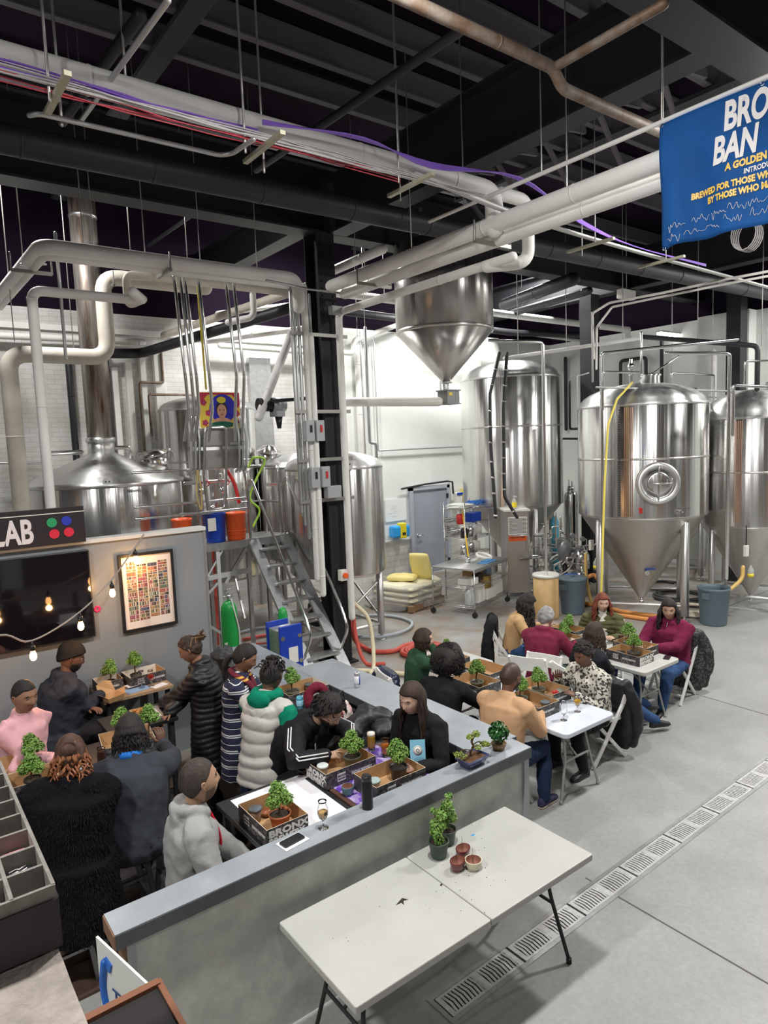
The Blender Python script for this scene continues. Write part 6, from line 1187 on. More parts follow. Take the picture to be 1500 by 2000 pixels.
jar('tub with a dark lid in the tray by the long counter', (3.27, 5.54, .987), LIDG, r=.035, h=.08); jar('tub with a dark lid farther back in the tray by the long counter', (3.28, 5.70, .987), LIDG, r=.04, h=.06)
jar('tub with a slate lid in the nearest tray of the tan sweater table', (5.06, 4.20, .747), LIDG, r=.045, h=.075); jar('tub with a green lid beside the patterned blouse', (5.42, 4.30, .747), mat('mint_lid', (.25, .33, .27), .5), r=.042, h=.07); jar('tub with a clear lid left of the bald head', (5.06, 4.90, .747), mat('clear_lid', (.35, .38, .40), .3), r=.045, h=.06); jar('tub with a dark lid beyond the curly hair', (5.34, 5.98, .747), LIDG, r=.05, h=.07)
jar('black tub in the tray with big white lettering', (6.93, 4.60, .747), BLACKPL, BLACKPL, .05, .07); jar('grey tub in the tray beside the maroon sweater', (7.2, 4.78, .747), LIDG, r=.055, h=.06)
def bowl(label, c, m_, inn, r=.04, h=.045, oval=1., name='bonsai_pot', wires=2):
    t = T(name, label, 'pot', c, .3); S_ = Mx.Diagonal((1, oval, 1, 1))
    MB().lathe([(.001, .0), (r*.72, 0)], seg=32, M=S_, cap=False).lathe([(r*.72, 0), (r*.80, h*.12), (r*.97, h*.55), (r, h*.94)], seg=32, M=S_, cap=False).lathe([(r, h*.94), (r, h), (r*.88, h)], seg=32, M=S_, smooth=False, cap=False).build('pot_body', m_, t); MB().lathe([(r*.88, h), (r*.84, h*.6), (r*.70, h*.25), (.001, h*.2)], seg=32, M=S_, cap=False).build('pot_inside', inn, t)
    mb = MB()
    for k in range(wires): mb.tube([(-.01+.015*k, 0, h*.3), (-.02+.025*k, .01*k, h+.05+.02*k)], .0012, 5)
    if wires: mb.build('wire', BLACKM, t)
    return t
MAR = mat('maroon_glaze', (.13, .018, .02), .12, coat=.6); INN = mat('unglazed_inside', (.30, .13, .09), .8)
bowl('front left maroon glazed pot with wires on the long folding table', (2.70, 2.955, .741), MAR, INN, .056, .058, .8); bowl('rear maroon glazed pot with wires on the long folding table', (2.82, 3.03, .741), MAR, INN, .056, .055, .8); bowl('cream glazed pot beside the two maroon ones on the long folding table', (2.785, 2.90, .741), mat('cream_glaze', (.58, .54, .40), .3), INN, .055, .055)
bowl('small blue glazed cup pot on the purple runner', (2.45, 3.79, .984), mat('teal_glaze', (.10, .20, .24), .15, coat=.6), INN, .045, .06, 1, wires=3); bowl('brown oval saucer lying in the left tray', (1.90, 3.91, Z1+.007), mat('copper_glaze', (.30, .12, .05), .25), mat('copper_inside', (.36, .13, .06), .3), .06, .03, .7, 'saucer', 0)
bowl('grey-green shallow pot in the tray at the left edge', (.60, 5.55, .987), mat('celadon', (.17, .24, .24), .3), mat('salmon_inside', (.6, .22, .15), .6), .055, .035, .8); bowl('brown pot in the nearest tray of the tan sweater table', (4.93, 4.16, .747), mat('red_clay', (.30, .09, .04), .5), INN, .05, .035, .8)
mb = MB(); rnd = random.Random(12)
def ribbon(label, c, s_=.03):
    t = T('red_ornament', label, 'ornament', c); mb = MB()
    for k in range(5): mb.tube(spline([(rnd.uniform(-1, 1)*s_, rnd.uniform(-1, 1)*s_, rnd.uniform(.2, 1)*s_) for _ in range(5)], 4), .004, 5)
    mb.build('ribbon', mat('red_ribbon', (.62, .01, .02), .4), t)
ribbon('tangle of red ribbon in the middle tray', (2.56, 4.0, Z1+.006)); ribbon('tangle of red ribbon in the tray behind the bottle', (2.69, 3.63, Z1+.006)); ribbon('big red woven ornament in the tray beside the patterned blouse', (5.32, 4.28, .80), .05); ribbon('red ribbon under the terracotta bonsai', (1.80, 3.64, Z1+.006), .02)
t = T('water_bottle', 'matt black insulated bottle with a flip cap on the bar top', 'bottle', (2.36, 3.425, 1.071)); MB().lathe([(.001, 0), (.034, 0), (.036, .004), (.036, .165), (.032, .18), (.031, .186)], seg=32).build('bottle_body', mat('matt_black_metal', (.012, .012, .013), .45, .3), t); MB().lathe([(.033, .186), (.033, .212), (.029, .220), (.001, .222)], seg=32).box((0, -.012, .222), (.03, .035, .008)).build('cap', BLACKPL, t)
t = T('napkin', 'folded white napkin on the bar top under the phone', 'napkin', (1.80, 3.415, 1.071), .12); MB().box((0, 0, .002), (.17, .11, .003)).build('napkin_sheet', PAPER, t)
def phone(label, c, rz): t = T('mobile_phone', label, 'phone', c, rz); MB().prism(rrect(-.073, .073, -.035, .035, .01), 0, .008).build('phone_body', BLACKPL, t); MB().prism(rrect(-.07, .07, -.032, .032, .008), .008, .0085).build('phone_screen', mat('phone_glass', (.02, .022, .025), .08), t)
phone('black mobile phone lying on the white napkin on the bar', (1.80, 3.42, 1.0755), .12); phone('black mobile phone at the corner of the far table', (7.33, 4.24, .741), .35)
def can(label, c, m_, band, r=.031, h=.13):
    t = T('drink_can', label, 'can', c); MB().lathe([(.001, .0), (r*.8, 0), (r, .01), (r, h-.012), (r*.82, h), (r*.78, h-.003), (.001, h-.003)], seg=28).build('can_body', m_, t); MB().lathe([(r+.0006, .03), (r+.0008, h*.35), (r+.0006, h*.75)], seg=28).build('can_print', band, t)
can('silver and blue energy drink can on the long counter', (3.56, 5.25, 1.071), mat('can_silver', (.66, .67, .70), .25, .7), wave_mat('can_blue_quarter', [(0, (.03, .05, .30)), (.5, (.72, .73, .76))], 16, 'X', .3), .028, .155)
can('light blue craft beer can beside the white vest', (2.98, 5.36, .981), mat('can_blue', (.12, .42, .60), .35, .2), mat('can_blue_light', (.25, .52, .66), .4), .033, .12)
t = T('postcard', 'light blue postcard with a white emblem held by the long haired woman', 'card', (3.10, 3.80, 1.09)); M = frame((0, 0, 0), (.80, -.6, .0), (.15, .20, .97))
MB().box((0, 0, 0), (.115, .16, .001), M=M).build('card_sheet', mat('card_blue', (.25, .55, .72), .5), t); MB().lathe([(.036, .0012), (.036, .0018), (.001, .0018)], seg=28, M=M).build('emblem', PWHITE, t); MB().lathe([(.029, .002), (.031, .0022), (.029, .0024)], seg=28, M=M, closed=True).tube([M @ V((-.012, .0, .003)), M @ V((-.004, .014, .003)), M @ V((.012, .006, .003)), M @ V((.004, -.014, .003)), M @ V((-.012, 0, .003))], .002, 5).build('emblem_line', BLACKM, t)
t = T('table_number', 'white number 8 card standing among the plants at left', 'card', (1.10, 5.48, .981), -.4); MB().box((0, 0, .06), (.09, .004, .12)).build('card_sheet', PAPER, t); text('8', .08, BLACKM, t, frame((-.002, -.003, .045), (1, 0, 0), (0, 0, 1)), 'lettering', .01, .0006)
t = T('takeout_box', 'open brown paper takeout box held at the edge of the wood table', 'takeout box', (1.70, 6.83, .985), .35)
mb = MB(); a, b, h_ = .075, .06, .055; lo = [(-a, -b), (a, -b), (a, b), (-a, b)]; vs = [(x, y, 0) for x, y in lo]+[(x*1.25, y*1.3, h_) for x, y in lo]+[(x*1.0, .09+.02*(k < 2), .15 if k < 2 else .06) for k, (x, y) in enumerate(lo)]
mb.add(vs, [(0, 1, 2, 3), (0, 1, 5, 4), (1, 2, 6, 5), (2, 3, 7, 6), (3, 0, 4, 7)], 0, False); mb.add([(-a*1.25, b*1.3, h_), (a*1.25, b*1.3, h_), (a*1.1, b*2.1, h_+.1), (-a*1.1, b*2.1, h_+.1), (0, b*1.9, h_+.13)], [(0, 1, 2, 4, 3)], 0, False); mb.add([(-a*1.25, -b*1.3, h_), (-a*1.25, b*1.3, h_), (-a*2, 0, h_+.05)], [(0, 1, 2)], 0, False); mb.add([(a*1.25, -b*1.3, h_), (a*1.25, b*1.3, h_), (a*2, 0, h_+.04)], [(0, 1, 2)], 0, False)
o = mb.build('carton', KRAFT, t); s_ = o.modifiers.new('thick', 'SOLIDIFY'); s_.thickness = .0015
t = T('food_tray', 'metal tray lined with white paper carrying fries and a paper boat', 'tray', (1.76, 6.22, .981), -.1)
MB().bb(-.2, .2, -.14, .14, 0, .006).bb(-.2, .2, -.145, -.135, 0, .018).bb(-.2, .2, .135, .145, 0, .018).bb(-.205, -.195, -.14, .14, 0, .018).bb(.195, .205, -.14, .14, 0, .018).build('tray_body', GALV, t)
MB().box((0, 0, .008), (.36, .26, .002), 0, .06).build('liner', PAPER, t)
t = T('paper_boat', 'brown paper boat of fried pieces on the metal food tray', 'food', (1.80, 6.27, .99), -.1); mb = MB(); lo = [(-.07, -.035), (.07, -.035), (.07, .035), (-.07, .035)]; mb.add([(x, y, 0) for x, y in lo]+[(x*1.35, y*1.5, .04) for x, y in lo], [(0, 1, 2, 3), (0, 1, 5, 4), (1, 2, 6, 5), (2, 3, 7, 6), (3, 0, 4, 7)], 0, False); o = mb.build('boat', KRAFT, t); s_ = o.modifiers.new('thick', 'SOLIDIFY'); s_.thickness = .0015
FRY = mat('fried_food', (.55, .25, .06), .6, var=.4, vs=40); mb = MB(); rnd = random.Random(6)
for k in range(9): mb.ball((rnd.uniform(-.06, .06), rnd.uniform(-.03, .03), .025+rnd.uniform(0, .015)), .018, 8, sc=(1.2, .9, .8))
mb.build('fried_pieces', FRY, t)['kind'] = 'stuff'
t = T('fries', 'heap of golden fries on the metal food tray', 'food', (1.72, 6.14, .992)); mb = MB()
for k in range(60): a = rnd.uniform(0, 3.1); p = V((rnd.gauss(0, .06), rnd.gauss(0, .02), rnd.uniform(0, .02))); mb.tube([p, p+V((cos(a), sin(a)*.7, .1))*.05], .004, 4)
mb.build('chips', mat('fry_yellow', (.78, .48, .14), .6), t)['kind'] = 'stuff'
t = T('placemat', 'white leaflet lying at the right end of the wood table', 'leaflet', (2.20, 6.93, .981), .3); MB().box((0, 0, .001), (.16, .10, .002)).build('sheet', PAPER, t)
MB().box((1.98, 6.98, .982), (.24, .16, .002), 0, .1).build('leaflet', mat('leaflet_blue', (.25, .38, .60), .5), label='blue printed leaflet under the glasses on the wood table', cat='leaflet')
MB().box((2.0, 7.08, 1.005), (.2, .1, .002), 0, .2, Mx.Identity(4)).build('leaflet', PAPER, label='white sheet leaning on the right tray of the wood table', cat='leaflet')
# ================================================================ stools and folding chairs
STL = mat('white_resin', (.80, .80, .77), .4)
def folding_chair(label, c, rz, group=None):
    """seat faces local +x; back at -x"""
    t = T('folding_chair', label, 'chair', (*c, 0), rz, group)
    MB().prism(rrect(-.19, .21, -.2, .2, .05), .43, .465).build('seat', STL, t, bevel=.006)
    for s_ in (-1, 1):
        y = s_*.215
        MB().bar((.27, y, 0), (-.17, y, .60), .028, .04).bar((-.17, y, .60), (-.27, y, .82), .028, .045).build('side_rail', STL, t, bevel=.006)
        MB().bar((-.24, y*.88, 0), (.16, y*.88, .43), .026, .036).build('leg', STL, t, bevel=.005)
    MB().bar((-.24, -.2, .03), (-.24, .2, .03), .02, .03).build('crossbar', STL, t, bevel=.004); MB().bar((.2, -.2, .10), (.2, .2, .10), .02, .03).build('crossbar', STL, t, bevel=.004)
    b = MB(); 
    for k in range(9):
        q = k/8-.5; b.box((-.245-.02*(1-(q*2)**2), q*.4, .74), (.018, .052, .16), M=None)
    b.build('backrest', STL, t); return t
def stool(label, c, m_=None, h=.74, group=None):
    m_ = m_ or mat('gunmetal', (.30, .30, .31), .35, .8)
    t = T('metal_stool', label, 'stool', (*c, 0)); MB().prism(rrect(-.155, .155, -.155, .155, .05), h-.03, h).build('seat', m_, t, bevel=.006)
    for sx in (-1, 1):
        for sy in (-1, 1): MB().bar((sx*.13, sy*.13, h-.03), (sx*.2, sy*.2, 0), .04, .03).build('leg', m_, t)
    for z, w_ in ((.25, .175), (.5, .155)):
        MB().bar((-w_, -w_, z), (w_, -w_, z), .02, .02).bar((w_, -w_, z), (w_, w_, z), .02, .02).bar((w_, w_, z), (-w_, w_, z), .02, .02).bar((-w_, w_, z), (-w_, -w_, z), .02, .02).build('foot_rail', m_, t)
    return t
# ================================================================ people
def skin(n, c): return mat('skin_'+n, c, .5, sss=.12, bump=.06, bs=50, var=.08, vs=9)
SK = {'dark': skin('dark', (.125, .058, .036)), 'deep': skin('deep', (.17, .08, .05)), 'brown': skin('brown', (.30, .155, .095)), 'tan': skin('tan', (.44, .26, .17)), 'light': skin('light', (.62, .40, .30)), 'olive': skin('olive', (.50, .31, .215))}
def lipm(k): c = SK[k].node_tree.nodes['Principled BSDF'].inputs['Base Color'].default_value; return mat('lip_'+k, (c[0]*.88, c[1]*.58, c[2]*.60), .45)
EYEW = mat('eye_white', (.42, .40, .38), .3); EYEK = mat('eye_iris', (.03, .018, .012), .1)
def hairm(n, c, rough=.72): return mat('hair_'+n, c, rough, bump=.5, bs=70, var=.55, vs=18, stretch=(1, 1, .35))
HB = hairm('black', (.018, .014, .013)); HBR = hairm('dark_brown', (.05, .026, .018)); HG = hairm('grey', (.42, .41, .40)); HR = hairm('auburn', (.23, .05, .02)); HBRM = hairm('brown', (.09, .04, .025)); HBL = hairm('blond_tips', (.30, .17, .07))
def cloth(n, c=(.02, .02, .02), rough=.85, b=.35, bs=22, **k): return mat('cloth_'+n, c, rough, bump=b, bs=bs, sheen=0, spec=.25, **k)
LINE_AZ = [(0, .060), (35, .056), (60, .030), (78, .012), (95, -.010), (115, -.038), (145, -.062), (180, -.072)]
def lerp_tab(t, x):
    for (a, b), (c, d) in zip(t, t[1:]):
        if x <= c: return b+(d-b)*(x-a)/(c-a)
    return t[-1][1]
def head_pt(az, el, off=0.):
    """point on the head surface; az 0 = front, el in -pi/2..pi/2; head height .235 m"""
    d = V((cos(el)*cos(az), cos(el)*sin(az), sin(el)))
    x, y, z = d.x*.096, d.y*.076, d.z*.118
    if z < 0:
        t = min(1, -z/.118); y *= 1-.30*t**1.6
        if x < 0: x *= 1-.45*t**.9
        else: x = x*(1-.06*t)+.006*t*(1 if abs(az) < 1.1 else 0)
    else: y *= 1-.04*(z/.118)
    if x > 0: x = .093*(x/.093 if x > 0 else 0)**.92 if x < .093 else x
    f = sstep(.03, .08, x)
    if f > 0:
        g = lambda yy, zz, sy, sz: math.exp(-((y-yy)/sy)**2-((z-zz)/sz)**2)
        x += f*(.004*g(0, .026, .05, .010) - .010*(g(.031, .004, .015, .011)+g(-.031, .004, .015, .011)) + .006*(g(.036, -.028, .02, .018)+g(-.036, -.028, .02, .018)) + .007*g(0, -.100, .022, .014) + .006*g(0, -.060, .022, .006)+.005*g(0, -.071, .019, .006)-.004*g(0, -.0655, .022, .0025)-.004*g(0, -.082, .02, .006))
        nz_ = 0
        if -.046 < z < .012: q = (.012-z)/.058; nz_ = (.004+.020*q**1.2)*math.exp(-(y/(.0075+.006*q))**2)*(1-sstep(.82, 1, q))
        x += f*nz_
    p = V((x, y, z))
    if off: p += V((d.x, d.y, d.z*.9)).normalized()*off
    return p
NA, NE = 72, 54
def az_of(i): u = i/NA*2*pi-pi; return u-.45*sin(u)*1.0 if True else u
def head_grid(mb, M, fn, mfn=None, s=1.):
    """mb gets the closed head-like grid; fn(az, el) -> point"""
    vs = []; o = len(mb.v)
    for j in range(1, NE):
        el = -pi/2+pi*j/NE
        for i in range(NA): vs.append(M @ (fn(az_of(i), el)*s))
    bot, top = len(vs), len(vs)+1; vs += [M @ (fn(0, -pi/2)*s), M @ (fn(0, pi/2)*s)]
    fs = []; 
    for j in range(NE-2):
        for i in range(NA): fs.append((j*NA+i, j*NA+(i+1) % NA, (j+1)*NA+(i+1) % NA, (j+1)*NA+i))
    for i in range(NA): fs.append((bot, (i+1) % NA, i)); fs.append((top, (NE-2)*NA+i, (NE-2)*NA+(i+1) % NA))
    mb.add(vs, fs, 0, True)
    if mfn:
        for q in range(len(fs)-2*NA):
            j, i = divmod(q, NA); mb.m[len(mb.m)-len(fs)+q] = mfn(az_of(i+.5), -pi/2+pi*(j+1.5)/NE)
def build_head(mb, M, s=1., brow=True, eyes_open=True, stubble=False):
    def mf(az, el):
        p = head_pt(az, el)
        if p.x > .075 and abs(p.y) < .023*(1-abs(p.z+.0655)/.016) and abs(p.z+.0655) < .013: return 1
        return 0
    head_grid(mb, M, head_pt, mf, s)
    for sd in (-1, 1):
        mb.tube([M @ (V(q)*s) for q in ((.004, sd*.073, -.020), (-.002, sd*.080, -.010), (-.006, sd*.085, .008), (-.002, sd*.084, .022), (.008, sd*.078, .020), (.010, sd*.074, .002))], [.006, .007, .007, .0065, .006, .005], 8, 0)
        mb.ball(M @ (V((.002, sd*.074, 0))*s), .014*s, 8, 0, (1, .5, 1.5), M.to_3x3().normalized())
        if eyes_open: mb.ball(M @ (V((.0772, sd*.031, .003))*s), .0112*s, 10, 2, (1, 1, .62)); mb.ball(M @ (V((.0835, sd*.031, .003))*s), .0066*s, 10, 3, (1, 1, .8)); mb.tube([M @ (V((.0885-abs(k)*.0016, sd*.031+k*.0058, .0098-.0014*abs(k)))*s) for k in (-2, -1, 0, 1, 2)], .0026*s, 6, 0)
        else: mb.ball(M @ (V((.0770, sd*.031, .003))*s), .0120*s, 10, 0); mb.tube([M @ (V((.0885-abs(k)*.0015, sd*.031+k*.006, -.001-.0015*(2-abs(k))))*s) for k in (-2, -1, 0, 1, 2)], .0013*s, 5, 3)
        mb.tube([M @ (V((.0885-abs(k-.5)*.002, sd*(.031+k*.0062), .0135-.0012*abs(k)))*s) for k in (-2, -1, 0, 1, 2)], .0014*s, 5, 3)
        if brow: mb.tube([M @ (V((.0915-abs(k)*.0022-.0012*(k+2), sd*(.031+k*.0072), .0235+.0012*k-.0012*(k > 1)))*s) for k in (-2, -1, 0, 1, 2)], [.0016, .0027, .003, .0026, .0012], 6, 4)
        mb.ball(M @ (V((.094, sd*.008, -.040))*s), .0062*s, 8, 0, (1, .9, .8))
def ik(a, t, l1, l2, pole):
    d = t-a; L_ = min(d.length, (l1+l2)*.995); d = d.normalized(); t = a+d*L_
    x = (l1*l1-l2*l2+L_*L_)/(2*L_); h = sqrt(max(l1*l1-x*x, 0)); p = pole-d*pole.dot(d); p.normalize(); return a+d*x+p*h, t
def build_hand(mb, w, d, up, side, s=1., curl=.5, spread=.12, point=False):
    """w wrist, d direction of the hand, up = back of hand, side = +1 when the thumb lies toward +(d x up)"""
    d = V(d).normalized(); up = (V(up)-d*V(up).dot(d)).normalized(); r = d.cross(up)*side
    w = V(w); L_ = .088*s
    mb.loft([(w-d*.012*s, r, up, .024*s, .019*s), (w+d*.018*s, r, up, .030*s, .017*s), (w+d*.05*s, r, up, .039*s, .0155*s), (w+d*L_*.93, r, up, .040*s, .0135*s), (w+d*L_*1.06, r, up, .034*s, .009*s)], 14, 0, 2.4)
    for k, (o_, ln) in enumerate(((.030, .070), (.010, .079), (-.010, .074), (-.029, .058))):
        c_ = curl*(.25 if point and k == 0 else 1.); b = w+d*L_*.94+r*o_*s; a = 0; pts = [b]; dd = (d+r*spread*o_*14*s).normalized(); ln *= s
        for seg, fr in enumerate((.46, .30, .24)):
            a += c_*(.55, .85, .6)[seg]; v = (dd*cos(a)-up*sin(a)); pts.append(pts[-1]+v*ln*fr)
        mb.tube([b-d*.012*s]+pts, [.0098*s, .0096*s, .0084*s, .0076*s, .0062*s], 8)
    b = w+d*.022*s+r*.026*s; v1 = (r*.75+d*.65-up*.25).normalized(); v2 = (d*.9+r*.25-up*.35*(.5+curl)).normalized()
    mb.tube([b-r*.01*s, b+v1*.030*s, b+v1*.030*s+v2*.028*s, b+v1*.030*s+v2*.050*s], [.014*s, .0118*s, .010*s, .0078*s], 8)
def shade_disp(m_, fn):
    for i, v in enumerate(m_.v): a = fn(V(v)); n = m_.n[i]; m_.v[i] = (v[0]+n.x*a, v[1]+n.y*a, v[2]+n.z*a)
def wrinkle(A, f=9, seed=0):
    o = V((seed*3.1, seed*1.7, 0))
    return lambda p: A*(1-2*abs(NZ.noise(V((p.x*f*1.3, p.y*f*1.3, p.z*f*.75))+o)))+A*.45*NZ.noise(V(p)*f*2.6+o)
def person(label, x, y, ang, seat=None, h=1.75, lean=0., bow=0., twist=0., head=(0, 0), skin_='tan', top=None, top_m=None, pants=None, shoes=None, hands=((.35, .2, .8), (.35, -.2, .8)), poles=None,
           bulk=1., feet=None, hair=None, hair_m=HB, curl=(.5, .5), hdir=None, hup=None, coat=0., hood=False, collar=True, puff=0., sleeve=1., eyes=True, group=None, wr=.007, hscale=1.12, extras=None, point=(False, False), world=True, waist=None, shoulder=1., pack=1., zoff=0.):
    """x, y floor point under the pelvis; ang facing (degrees); head=(yaw left+, pitch down+) relative to the body; hands are world points when world is set"""
    s = h/1.75; sk = SK[skin_]; R = Mx.Rotation(radians(ang), 4, 'Z'); MW = Mx.Translation((x, y, 0)) @ R; MI = MW.inverted()
    hz = (.93*s if seat is None else seat+.095*s); P = V((0, 0, hz))
    dv = lambda a: V((sin(a), 0, cos(a)))
    a1 = radians(lean)*.6; a2 = radians(lean); a3 = radians(lean+bow*.6); a4 = radians(lean+bow)
    W = P+dv(a1)*.17*s; Cc = W+dv(a2)*.17*s; Sh = Cc+dv(a3)*.14*s; Nb = Sh+dv(a4)*.055*s
    nd = dv(a4*.6+radians(12)); HC = Nb+nd*.155*s
    tw = Mx.Rotation(radians(twist), 3, 'Z'); yv = tw @ V((0, 1, 0))
    hy, hp = radians(head[0]), radians(head[1])
    hs = s*1.0*hscale
    MH = Mx.Translation(HC) @ Mx.Rotation(hy, 4, 'Z') @ Mx.Rotation(hp, 4, 'Y')
    sw = .185*s*(1+(bulk-1)*.45)*shoulder*(1.08 if top == 'vest' else 1)
    S = [Sh-dv(a4)*.035*s+yv*sw, Sh-dv(a4)*.035*s-yv*sw]
    la, lf = .295*s, .255*s; A = []
    for k in (0, 1):
        t_ = V(hands[k]); t_ = (MI @ t_) if world else t_
        pole = V(poles[k]) if poles else V((-.5, (.6, -.6)[k], -.8)); e, w_ = ik(S[k], t_, la, lf, pole); A.append((S[k], e, w_))
    hipw = .092*s*(1+(bulk-1)*.4); F = []
    for k in (0, 1):
        hj = P+V((0, (hipw, -hipw)[k], -.02*s))
        if feet: ft = MI @ V((*feet[k], .085*s)) if len(feet[k]) == 2 else MI @ V(feet[k])
        elif seat is None: ft = V((.02*(1 if k else -1)*s, (.11, -.11)[k]*s, .085*s))
        else: ft = V((.40*s, (.13, -.13)[k]*s, max(.085*s, seat-.42)))
        kn, an = ik(hj, ft, .44*s, .42*s, V((1, (.12, -.12)[k], .35 if seat else 0))); F.append((hj, kn, an))
    b = bulk; wb = waist or b
    def torso(mb, g, low=True, top_=True, neck=True, hem=0.):
        sec = []
        if low: sec.append((P-V((0, 0, .10*s)), yv, V((1, 0, 0)), .13*s*b+g, .105*s*b+g))
        sec += [(P-V((0, 0, .03*s)), yv, V((1, 0, 0)), .168*s*(.4+.6*b)+g, .120*s*b+g), (P+dv(a1)*.07*s, yv, V((cos(a1), 0, -sin(a1))), .162*s*(.3+.7*wb)+g, .118*s*wb+g), (W, yv, V((cos(a1), 0, -sin(a1))), .150*s*wb+g, .112*s*wb+g), (Cc, yv, V((cos(a2), 0, -sin(a2))), .168*s*b+g, .122*s*b+g), (Cc+dv(a3)*.08*s, yv, V((cos(a3), 0, -sin(a3))), (.174*s*b+g)*shoulder, .112*s*b+g), (Sh-dv(a4)*.008*s, yv, V((cos(a4), 0, -sin(a4))), .135*s*(.6+.4*b)*shoulder+g*.7, .080*s*(.5+.5*b)+g*.7), (Nb-dv(a4)*.01*s, yv, V((cos(a4), 0, -sin(a4))), .075*s+g*.6, .066*s+g*.6)]
        mb.loft(sec, 22, 0, 2.25)
    def arms(mb, g, cut=1.):
        for (s0, e, w_) in A:
            q = e.lerp(w_, cut); mb.tube([s0-(s0-Sh)*.35, s0, s0.lerp(e, .5), e, e.lerp(q, .5), q], [.062*s*b+g, .060*s*b+g, .052*s*(.4+.6*b)+g, .044*s*(.5+.5*b)+g, .040*s+g, .029*s+g*1.1], 12)
    def legs(mb, g, cut=1.):
        for (hj, kn, an) in F:
            q = kn.lerp(an, cut); mb.tube([hj, hj.lerp(kn, .5), kn, kn.lerp(q, .35), q], [.088*s*(.4+.6*b)+g, .078*s*(.4+.6*b)+g, .060*s*(.6+.4*b)+g, .060*s+g, .040*s+g*1.2], 14)
    body = MB(); torso(body, -.012); arms(body, -.004); legs(body, -.006); body.tube([Nb-nd*.06*s, Nb+nd*.03*s, HC-nd*.05*s+V((-.012, 0, 0))], [.058*s*(.7+.3*b), .052*s*(.7+.3*b), .050*s*(.75+.25*b)], 14)
    body = remesh(body, .013, 4); bm = MB(); bm.ext(body)
    build_head(bm, MH, hs, eyes_open=eyes)
    for k in (0, 1):
        s0, e, w_ = A[k]; d_ = V(hdir[k]) if hdir and hdir[k] else (w_-e).normalized(); u_ = V(hup[k]) if hup and hup[k] else V((0, (.35, -.35)[k], 1))
        if world and hdir and hdir[k]: d_ = R.to_3x3().inverted() @ d_
        if world and hup and hup[k]: u_ = R.to_3x3().inverted() @ u_
        if abs(d_.normalized().dot(u_.normalized())) > .95: u_ = V((0, (1, -1)[k], .2))
        build_hand(bm, w_, d_, u_, (1, -1)[k], s, curl[k], .1, point[k])
    root = bm.build('person', [sk, lipm(skin_), EYEW, EYEK, hair_m], None, label=label, cat='person', group=group)
    root.matrix_world = MW; root.location.z = zoff
    # lower clothes
    if pants is not None:
        lb = MB(); torso_p = [(P-V((0, 0, .10*s)), V((0, 1, 0)), V((1, 0, 0)), .13*s*b+.01, .11*s*b+.01), (P, V((0, 1, 0)), V((1, 0, 0)), .17*s*(.4+.6*b)+.008, .122*s*b+.008), (P+dv(a1)*.10*s, V((0, 1, 0)), V((1, 0, 0)), .155*s*b+.006, .112*s*b+.006)]
        lb.loft(torso_p, 20); legs(lb, .010, 1.); lm = remesh(lb, .013, 3); shade_disp(lm, wrinkle(.008, 8, 2)); lm.build('trousers', pants, root)
    if shoes is not None:
        for k in (0, 1):
            hj, kn, an = F[k]; fd = (V((1, (.15, -.15)[k], 0)) if not feet else V((1, (.1, -.1)[k], 0))).normalized(); g0 = an-V((0, 0, .085*s)); sd = V((-fd.y, fd.x, 0)); u = V((0, 0, 1))
            mb = MB().loft([(g0-fd*.075*s+u*.03, sd, u, .018, .02), (g0-fd*.06*s+u*.045, sd, u, .033*s, .043*s), (g0+u*.052*s, sd, u, .038*s, .052*s), (g0+fd*.07*s+u*.038*s, sd, u, .042*s, .036*s), (g0+fd*.14*s+u*.026*s, sd, u, .045*s, .026*s), (g0+fd*.185*s+u*.022*s, sd, u, .030*s, .018*s), (g0+fd*.195*s+u*.02*s, sd, u, .012, .01)], 14, 0, 2.3)
            sh_ = mb.build('shoe', shoes[0], root); MB().loft([(g0-fd*.078*s+u*.008, sd, u, .02, .008), (g0-fd*.05*s+u*.009, sd, u, .037*s, .011), (g0+fd*.05*s+u*.009, sd, u, .040*s, .011), (g0+fd*.14*s+u*.009, sd, u, .048*s, .011), (g0+fd*.195*s+u*.009, sd, u, .022, .009)], 14, 0, 3).build('sole', shoes[1], sh_)
    # upper garment
    if top:
        tb = MB(); g = {'tee': .010, 'sweater': .017, 'hoodie': .022, 'jacket': .026, 'puffer': .040, 'vest': .030, 'fur': .045}[top]
        torso(tb, g)
        if top != 'vest' and sleeve > 0: arms(tb, g*.85, sleeve)
        if top == 'vest':
            for s0, e, w_ in A: tb.tube([s0-(s0-Sh)*.6, s0-(s0-Sh)*.15+(e-s0)*.02], [.080*s, .086*s], 12)
        if coat:
            if seat is None: tb.loft([(P+V((0, 0, .05)), yv, V((1, 0, 0)), .165*s*b+g, .122*s*b+g), (P-V((0, 0, coat*.5)), yv, V((1, 0, 0)), .185*s*b+g, .140*s*b+g), (P-V((0, 0, coat)), yv, V((1, 0, 0)), .20*s*b+g, .15*s*b+g)], 22, 0, 2.3)
            else: tb.loft([(P+V((-.01, 0, .05)), yv, V((1, 0, 0)), .17*s*b+g, .13*s*b+g), (P-V((.03, 0, coat)), yv, V((1, 0, 0)), .19*s*b+g, .15*s*b+g)], 22, 0, 2.3)
        if collar: tb.tube([Nb-nd*.03*s, Nb+nd*.028*s], [.078*s+g*.5, .066*s+g*.5], 16, round_=False)
